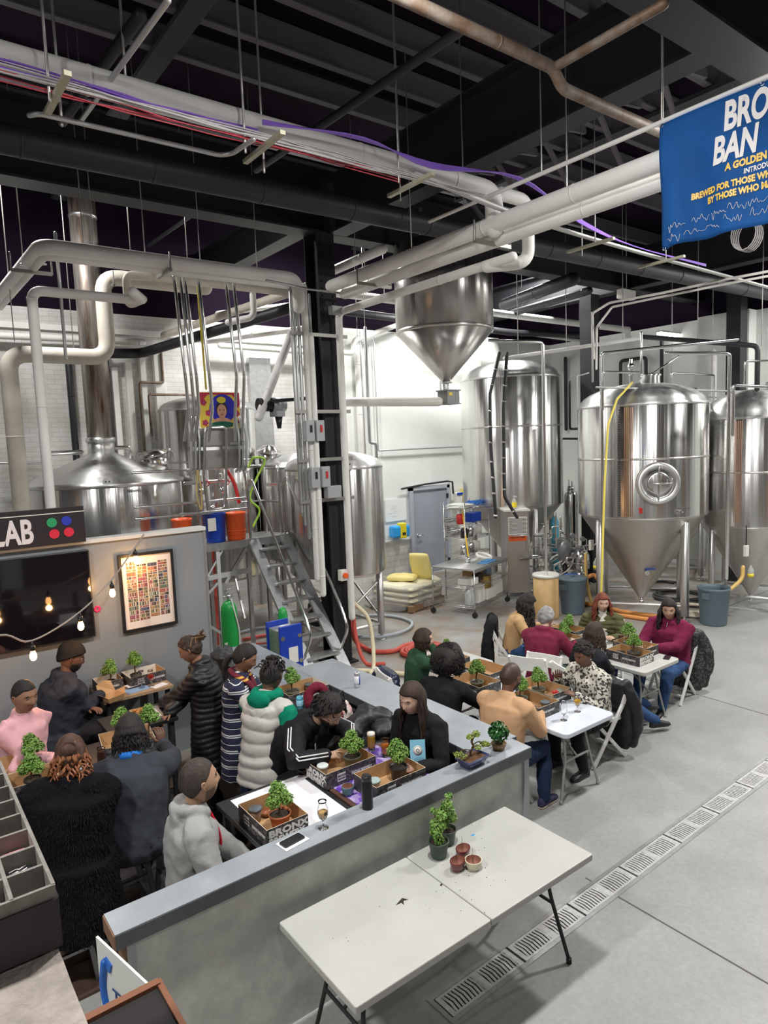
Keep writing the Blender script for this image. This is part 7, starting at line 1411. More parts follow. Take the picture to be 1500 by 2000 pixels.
        if hood:
            hc = Nb+nd*.01*s
            tb.tube(spline([hc+V((.055*s, .055*s, -.035*s)), hc+V((.0, .085*s, -.0)), hc+V((-.06*s, .065*s, .012*s)), hc+V((-.095*s, 0, .012*s)), hc+V((-.06*s, -.065*s, .012*s)), hc+V((.0, -.085*s, .0)), hc+V((.055*s, -.055*s, -.035*s))], 4), .034*s, 10)
            tb.ball(hc+V((-.095*s, 0, -.05*s)), .075*s, 14, sc=(.55, 1.15, .95))
        tm = remesh(tb, .0125 if puff == 0 else .011, 3)
        if puff:
            ph = puff; fn = lambda p: .013*(abs(sin(pi*(p.z+.03*NZ.noise(V(p)*5))/ph))**.7-.55)+.004*NZ.noise(V(p)*16)
            shade_disp(tm, fn)
        elif top == 'fur': shade_disp(tm, lambda p: .016*NZ.noise(V(p)*9)+.005*NZ.noise(V(p)*40))
        else: shade_disp(tm, wrinkle(wr, 8, len(label)))
        g_ = tm.build({'tee': 'shirt', 'sweater': 'sweater', 'hoodie': 'hoodie', 'jacket': 'jacket', 'puffer': 'puffer_coat', 'vest': 'padded_vest', 'fur': 'fur_coat'}[top], top_m, root)
        if top == 'vest':
            for s0, e, w_ in A: sb = MB().tube([s0+(e-s0)*.1, s0.lerp(e, .5), e, e.lerp(w_, .5), w_], [.082*s, .080*s, .068*s, .058*s, .048*s], 12); sm = remesh(sb, .0125, 3); shade_disp(sm, wrinkle(.006, 9, 4)); sm.build('sleeve', extras['sleeves'], root)
        if top == 'fur':
            q = random.Random(1); fm = MB()
            for _ in range(9000):
                i = q.randrange(len(tm.v)); p = V(tm.v[i]); n = tm.n[i]; d_ = (n*.5+V((q.uniform(-.4, .4), q.uniform(-.4, .4), -1))).normalized(); sd_ = n.cross(d_).normalized()*.003
                fm.add([p-sd_, p+sd_, p+d_*q.uniform(.012, .024)+n*.006], [(0, 1, 2)], 0, False)
            fm.build('fur_pile', mat('black_fur_tips', (.006, .006, .008), .8, spec=.15), g_)['kind'] = 'stuff'
    ctx = dict(root=root, MH=MH, HC=HC, Nb=Nb, nd=nd, s=s, hs=hs, A=A, Sh=Sh, P=P, dv=dv, a=(a1, a2, a3, a4), yv=yv, S=S, Cc=Cc, W=W, F=F, b=b)
    if hair: make_hair(ctx, hair, hair_m)
    return ctx
def make_hair(c, kind, m_):
    MH, s, root = c['MH'], c['hs'], c['root']; rnd = random.Random(hash(kind) % 1000 if False else len(root['label']))
    def shell(th, freq=30, amp=.3, line=0., front=0., name='hair', fn=None, mm=None):
        mb = MB()
        def f(az, el):
            p = head_pt(az, el); a = abs(math.degrees(math.atan2(p.y, p.x))); l_ = lerp_tab(LINE_AZ, a)+line+front*max(0, 1-a/60)
            k = sstep(l_-.004, l_+.010, p.z); t_ = th*(fn(az, el, p) if fn else 1.)
            n_ = NZ.noise(V(p)*freq+V((s*9, 0, 0)))*amp
            return head_pt(az, el, -.008*(1-k)+k*t_*(1+n_))
        head_grid(mb, MH, f, None, s); return mb.build(name, mm or m_, root)
    def locks(n, L_, r=.010, rad=.10, az0=60, az1=300, wave=0., front=False, seed=1, mm=None, name='hair_locks', top=True, tight=1.):
        q = random.Random(seed); mb = MB(); H = MH @ V((0, 0, 0)); dn = V((0, 0, -1))
        for k in range(n):
            az = radians(az0+(az1-az0)*(k+q.uniform(0, 1))/n); el = q.uniform(.2, .9)
            a = MH @ (head_pt(az, el, .004)*s); b_ = MH @ (head_pt(az, .05, .012)*s); pts = [a, b_]; o_ = (b_-H); o_.z = 0; o_ = o_.normalized()
            l_ = L_*q.uniform(.82, 1.08); steps = 7
            for j in range(1, steps+1):
                t_ = j/steps; rr = rad*s*(1.0+.25*t_*tight)*q.uniform(.96, 1.05)
                p = V((H.x, H.y, 0))+o_*max(rr, (b_-H).length*.8)+V((0, 0, b_.z-l_*t_)); p += V((q.uniform(-1, 1), q.uniform(-1, 1), 0))*.006+V((sin(j*2.1+k), cos(j*2.1+k*1.7), 0))*wave; pts.append(p)
            mb.tube(spline(pts, 3), [r*s*(1-.75*(i/(len(pts)*3-3))**2) for i in range((len(pts)-1)*3+1)], 6)
        return mb.build(name, mm or m_, root)
    if kind == 'buzz': shell(.0035, 60, .2)
    elif kind == 'fade': shell(.0035, 60, .3, fn=lambda az, el, p: .5+.8*sstep(0, .07, p.z), front=-.004)
    elif kind == 'bald_stubble': shell(.0012, 10, 0, line=0)
    elif kind == 'short': shell(.016, 34, .6)
    elif kind == 'short_curly':
        shell(.018, 40, .7); mb = MB(); q = random.Random(3)
        for k in range(150):
            az, el = q.uniform(-pi, pi), q.uniform(.05, 1.5); p = head_pt(az, el); a = abs(math.degrees(az))
            if p.z < lerp_tab(LINE_AZ, a)+.004: continue
            mb.ball(MH @ (head_pt(az, el, .016)*s), .0125*q.uniform(.7, 1.3), 7)
        mb.build('hair_curls', m_, root)
    elif kind == 'messy':
        shell(.022, 22, .7, line=-.012); mb = MB(); q = random.Random(5)
        for k in range(170):
            az, el = q.uniform(-pi, pi), q.uniform(.1, 1.5); a0 = head_pt(az, el, .01)*s
            if abs(az) < .75 and el < 1.1: continue
            if a0.z/s < lerp_tab(LINE_AZ, abs(math.degrees(az)))-.0: continue
            t_ = V((-a0.y, a0.x, 0)).normalized()*q.choice((-1, 1)); d0 = V((a0.x, a0.y, 0)).normalized(); pts = [MH @ a0]
            for j in range(1, 5): pts.append(MH @ (a0+d0*(.018*j if j < 3 else .036)+t_*.010*j*q.uniform(.3, 1)+V((0, 0, .012-.013*j+.01*sin(j+k)))))
            mb.tube(pts, [.006, .0065, .006, .005, .002], 5)
        mb.build('hair_strands', m_, root)
    elif kind == 'dreads_short':
        shell(.010, 30, .5); mb = MB(); q = random.Random(7)
        for k in range(95):
            az, el = q.uniform(-pi, pi), q.uniform(.15, 1.5); a0 = head_pt(az, el, .006)*s
            if a0.z/s < lerp_tab(LINE_AZ, abs(math.degrees(az)))+.01: continue
            d0 = V((a0.x, a0.y, a0.z*.5)).normalized(); t_ = V((q.uniform(-1, 1), q.uniform(-1, 1), 0))*.01
            mb.tube([MH @ a0, MH @ (a0+d0*.018+V((0, 0, .008))), MH @ (a0+d0*.03+t_), MH @ (a0+d0*.035+t_*2-V((0, 0, .018)))], [.0065, .0065, .006, .004], 6)
        mb.build('twists', m_, root)
    elif kind == 'dreads_long': shell(.014, 30, .5); locks(80, .13, .008, .088, 35, 325, .003, seed=4, name='twists')
    elif kind == 'braids_up':
        shell(.010, 40, .8); mb = MB(); q = random.Random(9); kn = V((-.10, 0, .075))*s
        for k in range(34):
            az = -pi+2*pi*k/34; a0 = head_pt(az, .35 if abs(az) > 1.2 else .62, .008)*s
            mb.tube([MH @ p for p in spline([a0, a0.lerp(kn, .45)+V((0, 0, .035)), kn+V((q.uniform(-.02, .02), q.uniform(-.03, .03), q.uniform(-.01, .02))), kn+V((q.uniform(-.07, -.02), q.uniform(-.05, .05), q.uniform(-.04, .04)))], 4)], .0055, 6, mat_i := (1 if k % 3 == 0 else 0))
        mb.build('braids', [m_, HBL], root)
    elif kind == 'afro':
        shell(.066, 16, .3, line=-.02, fn=lambda az, el, p: .55+.5*sstep(-.08, .05, p.z)+.25*sstep(.4, 1.6, abs(az))); mb = MB(); q = random.Random(2)
        for k in range(1500):
            az, el = q.uniform(-pi, pi), q.uniform(-.5, 1.5); 
            if abs(az) < .9 and el < .75: continue
            o_ = .022+.048*sstep(.5, 1.7, abs(az))*sstep(-.9, .2, el); a0 = head_pt(az, el, o_)*s; d0 = a0.normalized(); t_ = d0.orthogonal().normalized(); t2 = d0.cross(t_); c0 = q.uniform(0, 6)
            mb.tube([MH @ (a0+d0*.006*j+(t_*cos(c0+j*1.5)+t2*sin(c0+j*1.5))*.008-V((0, 0, .003*j))) for j in range(6)], [.0035, .0042, .0042, .004, .003, .0015], 4)
        mb.build('curls', m_, root)
    elif kind == 'long': shell(.014, 14, .3, line=-.004); locks(110, .36, .011, .086, 78, 282, .004, seed=3)
    elif kind == 'long_wavy': shell(.015, 18, .5, line=-.004); locks(120, .32, .012, .10, 66, 294, .010, seed=6)
    elif kind == 'long_curly': shell(.020, 20, .6); locks(100, .34, .012, .098, 40, 320, .017, seed=8)
    elif kind == 'bob': shell(.014, 14, .25, line=-.006); locks(90, .115, .012, .086, 50, 310, .002, seed=5, tight=-.3)
    elif kind == 'shoulder': shell(.016, 14, .35, line=-.004); locks(100, .20, .012, .094, 52, 308, .006, seed=5)
    elif kind == 'ponytail':
        shell(.010, 18, .25); k0 = V((-.098, 0, -.02))*s; mb = MB().tube([MH @ p for p in spline([k0, k0+V((-.03, 0, -.02)), k0+V((-.035, 0, -.10)), k0+V((-.015, 0, -.20))], 4)], [.022]*4+[.028]*5+[.016]*4, 10); mb.build('ponytail', m_, root)
    elif kind == 'bun':
        shell(.014, 26, .6, line=-.01); mb = MB().ball(MH @ (V((-.085, 0, .05))*s), .048*s, 16, sc=(.8, 1, .9)); q = random.Random(4)
        for k in range(40): a = q.uniform(0, 6.28); c0 = V((-.095, 0, .05))*s; mb.tube([MH @ (c0+V((-.01, cos(a+j*.6), sin(a+j*.6)))*(.035+.003*j)*s) for j in range(6)], .006, 5)
        mb.build('hair_bun', m_, root); locks(26, .17, .008, .09, 90, 270, .012, seed=2, name='loose_curls', mm=mat('copper_hair', (.28, .10, .04), .5))
    elif kind == 'beanie':
        mb = MB()
        def f(az, el):
            p = head_pt(az, el); a = abs(math.degrees(math.atan2(p.y, p.x))); l_ = lerp_tab([(0, .042), (60, .034), (100, .012), (180, -.035)], a); k = sstep(l_-.003, l_+.003, p.z)
            t_ = .016+.022*sstep(.02, .10, p.z)*(.5+.5*sstep(0, -.09, p.x))+.004*sstep(.02, 0, abs(p.z-l_-.012)); return head_pt(az, el, -.008*(1-k)+k*t_)
        head_grid(mb, MH, f, None, s); mb.build('beanie', m_, root)
def glasses(c, m_=BLACKPL):
    MH, s = c['MH'], c['hs']; mb = MB()
    for sd in (-1, 1):
        mb.tube([MH @ (V((.101-.004*abs(cos(a)), sd*.032+.023*cos(a), .002+.017*sin(a)))*s) for a in [k*pi/9 for k in range(19)]], .0019, 5); mb.tube([MH @ (V(q)*s) for q in ((.097, sd*.055, .006), (.05, sd*.078, .008), (.0, sd*.083, .004))], .0018, 5)
    mb.tube([MH @ (V((.105, -.009, .006))*s), MH @ (V((.108, 0, .008))*s), MH @ (V((.105, .009, .006))*s)], .0018, 5); return mb.build('glasses', m_, c['root'])
def beard(c, m_, th=.006, full=True):
    MH, s = c['MH'], c['hs']; mb = MB()
    def f(az, el):
        p = head_pt(az, el); a = abs(az); k = sstep(-.050, -.058, p.z)*sstep(1.75, 1.45, a) if full else sstep(-.074, -.08, p.z)*sstep(.7, .5, a)
        if full and a > .55: k = max(k, sstep(-.018, -.035, p.z)*sstep(.55, .9, a)*sstep(1.7, 1.4, a))
        if p.z > -.059 and a < .3: k = max(k*0, sstep(-.060, -.057, p.z)*sstep(-.045, -.049, p.z)*.8)
        if abs(p.z+.0655) < .010 and a < .28: k = 0
        return head_pt(az, el, -.006*(1-k)+k*th*(1+.3*NZ.noise(V(p)*90)))
    head_grid(mb, MH, f, None, s); return mb.build('beard', m_, c['root'])
def collar_ring(c, m_, name='shirt_collar', r=.070, up=.035):
    Nb, nd, s = c['Nb'], c['nd'], c['s']; mb = MB(); x = nd.orthogonal().normalized(); y = nd.cross(x); mb.lathe([(r*s, -.01), (r*s*.93, up), (r*s*.86, up), (r*s*.92, -.01)], seg=28, M=Mx.Translation(Nb) @ V((0, 0, 1)).rotation_difference(nd).to_matrix().to_4x4(), closed=True); return mb.build(name, m_, c['root'])
# ---------------------------------------------------------------- who sits where (world metres)
JEAN = cloth('blue_jeans', (.045, .10, .24), .9, .25, 60, var=.35, vs=6); DJEAN = cloth('dark_jeans', (.018, .035, .085), .9, .25, 60, var=.4, vs=6); BPANT = cloth('black_trousers', (.014, .014, .016)); TPANT = cloth('teal_trousers', (.22, .33, .31)); KHAKI = cloth('grey_trousers', (.20, .19, .18))
SHB = (mat('shoe_black', (.02, .02, .022), .5), mat('sole_black', (.03, .03, .03), .7)); SHW = (mat('shoe_black'), mat('sole_white', (.7, .7, .68), .6)); SHN = (mat('shoe_navy', (.035, .03, .09), .7), mat('sole_tan', (.50, .42, .32), .7))
# --- right-hand tables
c = person('bald man in a tan sweater seen from behind, sitting at the bar corner', 4.36, 4.14, 12, .43, 1.80, 12, 10, 0, (-12, 12), 'deep', 'sweater', cloth('tan', (.56, .34, .19), .9, .2, 40), DJEAN, SHN, ((4.86, 4.52, .79), (4.86, 4.10, .79)), bulk=1.22, feet=((4.62, 4.42), (4.70, 3.93)), hair='bald_stubble', hair_m=mat('scalp_stubble', (.06, .032, .024), .5), wr=.006)  # hair here is a thin stubble-coloured shell over the scalp
beard(c, HB, .003)
c = person('person with big curly dark hair in black, seen from behind left of the bald man', 4.28, 4.88, 20, .43, 1.72, 14, 12, 0, (0, 18), 'brown', 'sweater', cloth('black', (.009, .009, .011)), BPANT, SHB, ((4.85, 5.25, .79), (4.88, 4.85, .79)), bulk=1.15, hair='afro', hair_m=HB)
c = person('woman in a green sweater with a short brown bob resting her chin on one hand', 4.74, 5.82, -22, .43, 1.66, 8, 4, 0, (-20, 0), 'light', 'sweater', cloth('forest_green', (.028, .075, .040), .95), BPANT, SHB, ((5.16, 6.05, .80), (4.92, 5.72, 1.08)), poles=((-.5, .6, -.8), (.9, -.2, -1)), bulk=1.0, hair='bob', hair_m=HBR, hdir=(None, (-.35, .15, .8)), hup=(None, (.5, -.7, .2)), curl=(.5, .25))
c = person('woman with short black hair in a cream and black patterned blouse gesturing with one hand', 5.78, 4.17, 172, .43, 1.68, 6, 8, 0, (-4, 14), 'deep', 'sweater', voro_mat('patterned_blouse', [(.55, .52, .45), (.03, .03, .03), (.58, .55, .48), (.62, .58, .50), (.05, .05, .045), (.5, .47, .4)], 50, .8), BPANT, SHB, ((5.45, 4.12, .80), (5.52, 4.40, .90)), bulk=1.22, feet=((5.42, 4.02), (5.4, 4.35)), hair='short_curly', hair_m=HB, hup=(None, (0, 0, -1)), curl=(.4, .25))
mb = MB()
for sd in (-1, 1): mb.ball(c['MH'] @ (V((-.002, sd*.084, -.028))*c['hs']), .007, 8)
mb.build('earring', mat('pearl', (.7, .68, .6), .2), c['root'])
HOODM = cloth('maroon', (.17, .018, .045), .95)
c = person('grey haired person in a maroon hooded sweatshirt seen from behind at the far table', 6.34, 5.32, 25, .43, 1.74, 20, 14, 0, (-14, 16), 'light', 'hoodie', HOODM, TPANT, SHW, ((6.80, 5.62, .80), (6.86, 5.22, .80)), bulk=1.15, hair='short', hair_m=HG, hood=True, feet=((6.75, 5.45), (6.8, 5.1)))
glasses(c, mat('thin_metal', (.4, .38, .35), .3, .8))
c = person('dark haired woman in a black jacket and scarf sitting sideways with crossed jeans legs', 6.30, 4.60, -18, .43, 1.66, 4, 4, 0, (12, 4), 'olive', 'jacket', cloth('black_padded', (.018, .020, .026)), JEAN, SHB, ((6.72, 4.90, .79), (6.70, 4.58, .66)), bulk=.98, hair='shoulder', hair_m=HBR, feet=((6.95, 4.28, .26), (6.98, 4.05)))
sb = MB().tube(spline([c['Nb']+V((.02, .07, .0)), c['Nb']+V((.085, .03, -.04)), c['Nb']+V((.10, -.01, -.16)), c['Nb']+V((.11, -.02, -.34))], 5), [.03]*6+[.034]*10, 8, flat=.5); sb.build('scarf', wave_mat('scarf_grey', [(0, (.10, .10, .11)), (.5, (.42, .42, .44))], 45, 'Y'), c['root'])
c = person('woman with long curly dark hair in a tan quarter-zip looking down at the far table', 6.86, 6.26, -48, .43, 1.68, 14, 12, 0, (0, 26), 'olive', 'sweater', cloth('camel', (.56, .36, .18), .9), JEAN, SHB, ((7.34, 6.0, .80), (7.02, 5.82, .80)), bulk=1.02, hair='long_curly', hair_m=HB, eyes=False)
c = person('woman with long auburn hair in a white turtleneck and olive quilted jacket', 7.66, 5.36, 212, .43, 1.68, 2, 2, 0, (18, 4), 'light', 'jacket', cloth('olive_quilt', (.085, .085, .035), .8), JEAN, SHB, ((7.42, 5.02, .80), (7.40, 5.40, .80)), bulk=1.12, hair='long_wavy', hair_m=HR, puff=.06)
ib = MB().loft([(c['P']+V((.10, 0, .08)), V((0, 1, 0)), V((1, 0, 0)), .10, .06), (c['Cc']+V((.085, 0, 0)), V((0, 1, 0)), V((1, 0, 0)), .095, .08), (c['Sh']+V((.05, 0, -.02)), V((0, 1, 0)), V((1, 0, 0)), .07, .06), (c['Nb']+V((.0, 0, .06)), V((0, 1, 0)), V((1, 0, 0)), .06, .062)], 20); im = remesh(ib, .011, 4); im.build('turtleneck', cloth('ivory', (.62, .60, .54), .9), c['root'])
c = person('long dark haired woman in a maroon zip sweater at the end of the far table', 7.92, 4.52, 186, .43, 1.72, 4, 4, 0, (22, 6), 'olive', 'hoodie', cloth('wine', (.17, .015, .055), .95), JEAN, SHW, ((7.46, 4.42, .80), (7.44, 4.66, .79)), bulk=1.36, hair='long_wavy', hair_m=HB, feet=((7.35, 4.32), (7.5, 4.75)), hood=True)
MB().tube([c['Nb']+V((.085, 0, -.02)), c['Nb']+V((.12, 0, -.12))], .004, 6).build('zip', SPIPE, c['root'])
# --- inside the bar
c = person('man with a buzz cut in a grey hooded sweatshirt looking right, nearest the bar end', 1.34, 3.87, -8, .62, 1.78, 2, 6, 0, (4, -8), 'tan', 'hoodie', cloth('heather_grey', (.33, .33, .325), .95, .25, 50), KHAKI, SHB, ((1.70, 3.72, .80), (1.62, 3.60, .86)), bulk=1.05, hair='buzz', hair_m=hairm('stubble', (.055, .038, .03), .7), hood=True, wr=.011, feet=((1.6, 4.05, .35), (1.62, 3.7, .35)), hscale=1.18)
beard(c, mat('beard_stubble', (.16, .10, .07), .7), .0015)  # thin stubble-coloured shell over the jaw
MB().tube(spline([c['Nb']+V((.075, .02, -.01)), c['Nb']+V((.115, .01, -.10)), c['Nb']+V((.15, .0, -.22)), c['Nb']+V((.155, 0, -.33))], 4), .022, 8, flat=.5).build('red_shirt_front', cloth('red', (.52, .012, .03)), c['root'])
c = person('broad-backed man with dark twists in a charcoal sweater raising a bonsai, seen from behind', 1.22, 4.62, 68, .66, 1.80, 12, 14, 0, (6, 22), 'dark', 'sweater', cloth('charcoal', (.040, .045, .056), .95), BPANT, SHB, ((1.02, 5.18, 1.04), (1.62, 5.14, 1.14)), poles=((-.5, .6, -.8), (-.2, -.9, -.5)), bulk=1.34, hair='dreads_long', hair_m=HB, feet=((1.1, 5.0, .35), (1.35, 4.95, .35)), hdir=(None, (0, .3, 1)), hup=(None, (.3, -1, 0)), curl=(.5, .8))
collar_ring(c, cloth('royal_blue', (.02, .16, .55)), r=.082)
c = person('person with a brown bun and copper curls in a black fur coat, back turned', .82, 4.56, 62, .70, 1.72, 6, 6, 0, (8, 12), 'brown', 'fur', mat('black_fur', (.006, .006, .008), .9, bump=.6, bs=60, spec=.1), BPANT, SHB, ((.62, 5.12, 1.04), (.98, 5.14, 1.04)), bulk=1.30, hair='bun', hair_m=HBRM, coat=.42, feet=((.65, 4.95, .35), (.95, 4.9, .35)))
c = person('man in a pink checked shirt sitting behind the left plants, looking right', .78, 6.05, -62, .72, 1.76, 4, 2, 0, (-2, 4), 'brown', 'tee', wave_mat('pink_check', [(0, (.76, .46, .48)), (.55, (.64, .27, .32))], 170, 'Z', dist=.0), BPANT, SHB, ((.62, 5.66, 1.0), (1.02, 5.72, 1.0)), bulk=1.08, hair='fade', hair_m=HB, wr=.009)
collar_ring(c, cloth('pink', (.70, .40, .42)), r=.072)
c = person('heavy man in a black beanie and navy jacket holding a takeout box', 1.22, 6.85, -6, .70, 1.80, 8, 6, 0, (-4, 12), 'deep', 'jacket', cloth('navy_fleece', (.022, .026, .040), .8), BPANT, SHB, ((1.46, 6.72, 1.0), (1.60, 6.90, 1.04)), bulk=1.48, hair='beanie', hair_m=cloth('knit_black', (.009, .009, .011), .95, .6, 90), wr=.012, hood=True, feet=((1.55, 7.0, .35), (1.55, 6.7, .35)), coat=.12)
glasses(c); beard(c, HB, .006); collar_ring(c, cloth('royal_blue'), r=.085, up=.02)
c = person('woman with blond-tipped braids in a long black quilted puffer coat standing at the tray', 2.36, 6.0, 150, None, 1.70, 6, 12, 0, (0, 20), 'brown', 'puffer', mat('black_nylon', (.010, .010, .013), .48, bump=.15, bs=18), BPANT, SHB, ((2.02, 6.28, 1.02), (2.0, 6.05, 1.02)), bulk=1.08, hair='braids_up', hair_m=HBR, coat=.52, puff=.055, hood=True, poles=((-.5, .6, -.6), (-.9, -.5, -.4)))
STR = wave_mat('navy_white_stripes', [(0, (.018, .022, .055)), (.30, (.70, .70, .70)), (.36, (.018, .022, .055)), (.42, (.70, .70, .70)), (.50, (.018, .022, .055)), (.84, (.7, .7, .7)), (.88, (.018, .022, .055))], 7.2, 'Z', .9)
c = person('woman with a black ponytail in a navy and white striped long cardigan and maroon scarf', 2.44, 5.56, -38, None, 1.68, 4, 8, 0, (8, 22), 'brown', 'sweater', STR, DJEAN, SHB, ((2.86, 5.38, 1.02), (2.74, 5.22, 1.0)), bulk=1.0, hair='ponytail', hair_m=HB, coat=.42, eyes=False)
SCF = wave_mat('maroon_gold_scarf', [(0, (.14, .015, .03)), (.62, (.70, .40, .06)), (.70, (.14, .015, .03)), (.78, (.70, .40, .06)), (.86, (.14, .015, .03))], 5.6, 'Z', .95)
MB().tube(spline([c['Nb']+V((.10, .05, -.38)), c['Nb']+V((.12, .055, -.16)), c['Nb']+V((.03, .085, .0)), c['Nb']+V((-.07, .0, .03)), c['Nb']+V((.0, -.085, .0)), c['Nb']+V((.11, -.05, -.10)), c['Nb']+V((.14, -.05, -.30)), c['Nb']+V((.14, -.05, -.55))], 5), .038, 10, flat=.5).build('scarf', SCF, c['root'])
VEST = mat('cream_nylon', (.50, .48, .45), .45, bump=.25, bs=14)
c = person('man with short dark twists in a cream padded vest over green sleeves, seen from behind', 2.30, 4.80, 28, None, 1.71, 12, 12, 0, (4, 24), 'dark', 'vest', VEST, BPANT, SHB, ((2.82, 5.14, 1.03), (2.60, 4.74, .98)), poles=((-.5, .6, -.8), (-.4, -.5, -1)), bulk=.98, hair='dreads_short', hair_m=HB, puff=.10, coat=.16, extras={'sleeves': cloth('emerald', (.0, .20, .115), .9)})
nb = c['Nb']; hb = MB().tube(spline([nb+V((.06, .06, -.0)), nb+V((.0, .095, .01)), nb+V((-.08, .06, .02)), nb+V((-.10, 0, .02)), nb+V((-.08, -.06, .02)), nb+V((.0, -.095, .01)), nb+V((.06, -.06, .0))], 4), .042, 10).ball(nb+V((-.13, 0, .0)), .085, 14, sc=(.6, 1.2, .8)); hm = remesh(hb, .011, 3); shade_disp(hm, wrinkle(.008, 12, 3)); hm.build('green_hood', cloth('emerald'), c['root'])
hb = MB().ball(nb+V((-.13, 0, -.11)), .10, 16, sc=(.55, 1.45, .75)); hm = remesh(hb, .012, 2); shade_disp(hm, wrinkle(.012, 12, 6)); hm.build('vest_hood', VEST, c['root'])
TRK = cloth('track_black', (.009, .009, .012), .7)
c = person('bearded man with glasses in a black jacket with white sleeve stripes, touching a bonsai', 2.42, 4.78, -52, .72, 1.80, 38, 26, 0, (-26, 24), 'olive', 'jacket', TRK, BPANT, SHB, ((2.82, 4.32, 1.03), (2.52, 4.20, 1.09)), poles=((.2, 1, -.2), (-.5, -1, .1)), bulk=1.10, hair='messy', hair_m=HB, curl=(.5, .75), point=(False, True), hdir=((.2, -.9, -.1), (.75, -.25, -.05)), hup=(None, (0, -.2, 1)))
glasses(c, mat('thin_metal')); beard(c, HB, .006)
MB().ball(c['Nb']+V((.07, 0, -.06)), .06, 12, sc=(.8, 1, 1)).build('inner_shirt', cloth('black'), c['root'])
for k in (0, 1):
    mb = MB(); s0, e, w_ = c['A'][k]; ax = (e-s0).normalized(); out = ((s0+e)/2-c['Cc']).normalized(); out = (V((0, (1, -1)[k], .5))); 
    for q in (-.012, .012):
        pts = []
        for t_ in [i/10 for i in range(11)]:
            p, r_ = (s0.lerp(e, t_*2), .060+.024-.012*t_*2) if t_ < .5 else (e.lerp(w_, (t_-.5)*2), .072-.022*(t_-.5)*2)
            d_ = (e-s0) if t_ < .5 else (w_-e); o_ = (out-d_*out.dot(d_)/d_.length_squared).normalized(); sd_ = d_.cross(o_).normalized(); pts.append(p+o_*(r_+.004)+sd_*q)
        mb.tube(pts, .0055, 6)
    mb.build('sleeve_stripe', cloth('white', (.75, .75, .75)), c['root'])
c = person('woman with very long dark hair in black holding a light blue card', 3.34, 3.98, 192, .71, 1.68, 10, 10, 0, (-2, 12), 'light', 'sweater', cloth('black'), BPANT, SHB, ((2.98, 3.70, 1.03), (3.02, 3.99, 1.0)), bulk=1.05, hair='long', hair_m=HBR, sleeve=.8, curl=(.6, .6), hdir=(None, (0, -.3, 1)))
s0, e, w_ = c['A'][0]; MB().tube([e.lerp(w_, .35), e.lerp(w_, .6), e.lerp(w_, .92)], [.046, .043, .038], 14).build('white_cuff', cloth('white', (.75, .75, .75)), c['root'])
# ================================================================ chairs, stools and coats
for lab, c_, rz in (('white folding chair behind the maroon hooded sweatshirt', (6.22, 5.34), 25), ('empty white folding chair between the bald man and the maroon sweatshirt', (5.98, 5.10), 195), ('white folding chair with a black coat at its back, under the patterned blouse', (5.90, 4.22), 172), ('white folding chair under the woman in the black jacket and scarf', (6.26, 4.66), -18), ('white folding chair carrying a spotted black puffer, at far right', (8.02, 4.56), 186), ('white folding chair under the green sweater, navy puffer on its back', (4.66, 5.92), -15), ('white folding chair under the tan quarter-zip, black coat on its back', (6.90, 6.30), -48), ('white folding chair under the tan sweater', (4.36, 4.20), 12), ('white folding chair under the curly haired person in black', (4.38, 5.0), 20), ('white folding chair under the auburn haired woman', (7.86, 5.44), 212)):
    folding_chair(lab, c_, radians(rz))
for lab, c_ in (('grey metal stool under the charcoal sweater', (1.14, 4.72)), ('grey metal stool under the black fur coat', (.68, 4.64)), ('grey metal stool under the navy jacket and beanie', (1.28, 6.95)), ('grey metal stool under the pink checked shirt', (.58, 6.20)), ('grey metal stool under the leaning man with striped sleeves', (2.42, 4.80)), ('grey metal stool under the long haired woman in black', (3.22, 4.04))): stool(lab, c_, h=.70)
stool('low grey metal stool under the grey hooded sweatshirt', (1.34, 3.93), h=.64)
stool('empty pale grey metal stool beside the charcoal sweater', (1.50, 4.42), h=.70)
def draped(label, c_, rz, w_, L_, m_, top=.84, puff=0., seed=0, thick=.05, name='coat', sleeves=True, tilt=.0):
    """coat hanging over a chair back: body sheet folded over the top edge with two hanging sleeves"""
    t = T(name, label, 'coat', (*c_, 0), rz); mb = MB(); rnd = random.Random(seed)
    mb.loft([((-.02, 0, top-L_), (0, 1, 0), (1, 0, 0), w_*.42, thick*.8), ((-.03, 0, top-L_*.8), (0, 1, 0), (1, 0, 0), w_*.52, thick*1.15), ((-.025, 0, top-L_*.4), (0, 1, 0), (1, 0, 0), w_*.5, thick), ((-.01, 0, top-.03), (0, 1, 0), (1, 0, 0), w_*.46, thick*.9), ((.02, 0, top+.02), (0, 1, 0), (1, 0, 0), w_*.36, thick*.6)], 20, 0, 2.6)
    mb.loft([((.07, 0, top-L_*.35), (0, 1, 0), (1, 0, 0), w_*.38, .02), ((.06, 0, top), (0, 1, 0), (1, 0, 0), w_*.4, .03)], 16)
    if sleeves:
        for s_ in (-1, 1): mb.tube(spline([(0, s_*w_*.36, top-.02), (-.05, s_*w_*.55, top-L_*.3), (-.07, s_*w_*.56, top-L_*.65), (-.05, s_*w_*.5, top-L_*.9)], 4), [.06]*9+[.045]*4, 10)
    r_ = remesh(mb, .013, 2)
    if puff: shade_disp(r_, lambda p: .012*(abs(sin(pi*(p.z+.05*p.y)/puff))**.7-.5)+.008*NZ.noise(V(p)*9))
    else: shade_disp(r_, wrinkle(.014, 7, seed))
    r_.build('fabric', m_, t); return t
draped('navy puffer coat on the chair behind the green sweater', (4.50, 6.02), radians(-15), .50, .62, mat('navy_nylon', (.020, .026, .055), .35), .80, .07, 1, .06)
draped('black coat hanging on the chair behind the tan quarter-zip', (6.72, 6.52), radians(-48), .50, .80, cloth('black'), .90, 0, 2)
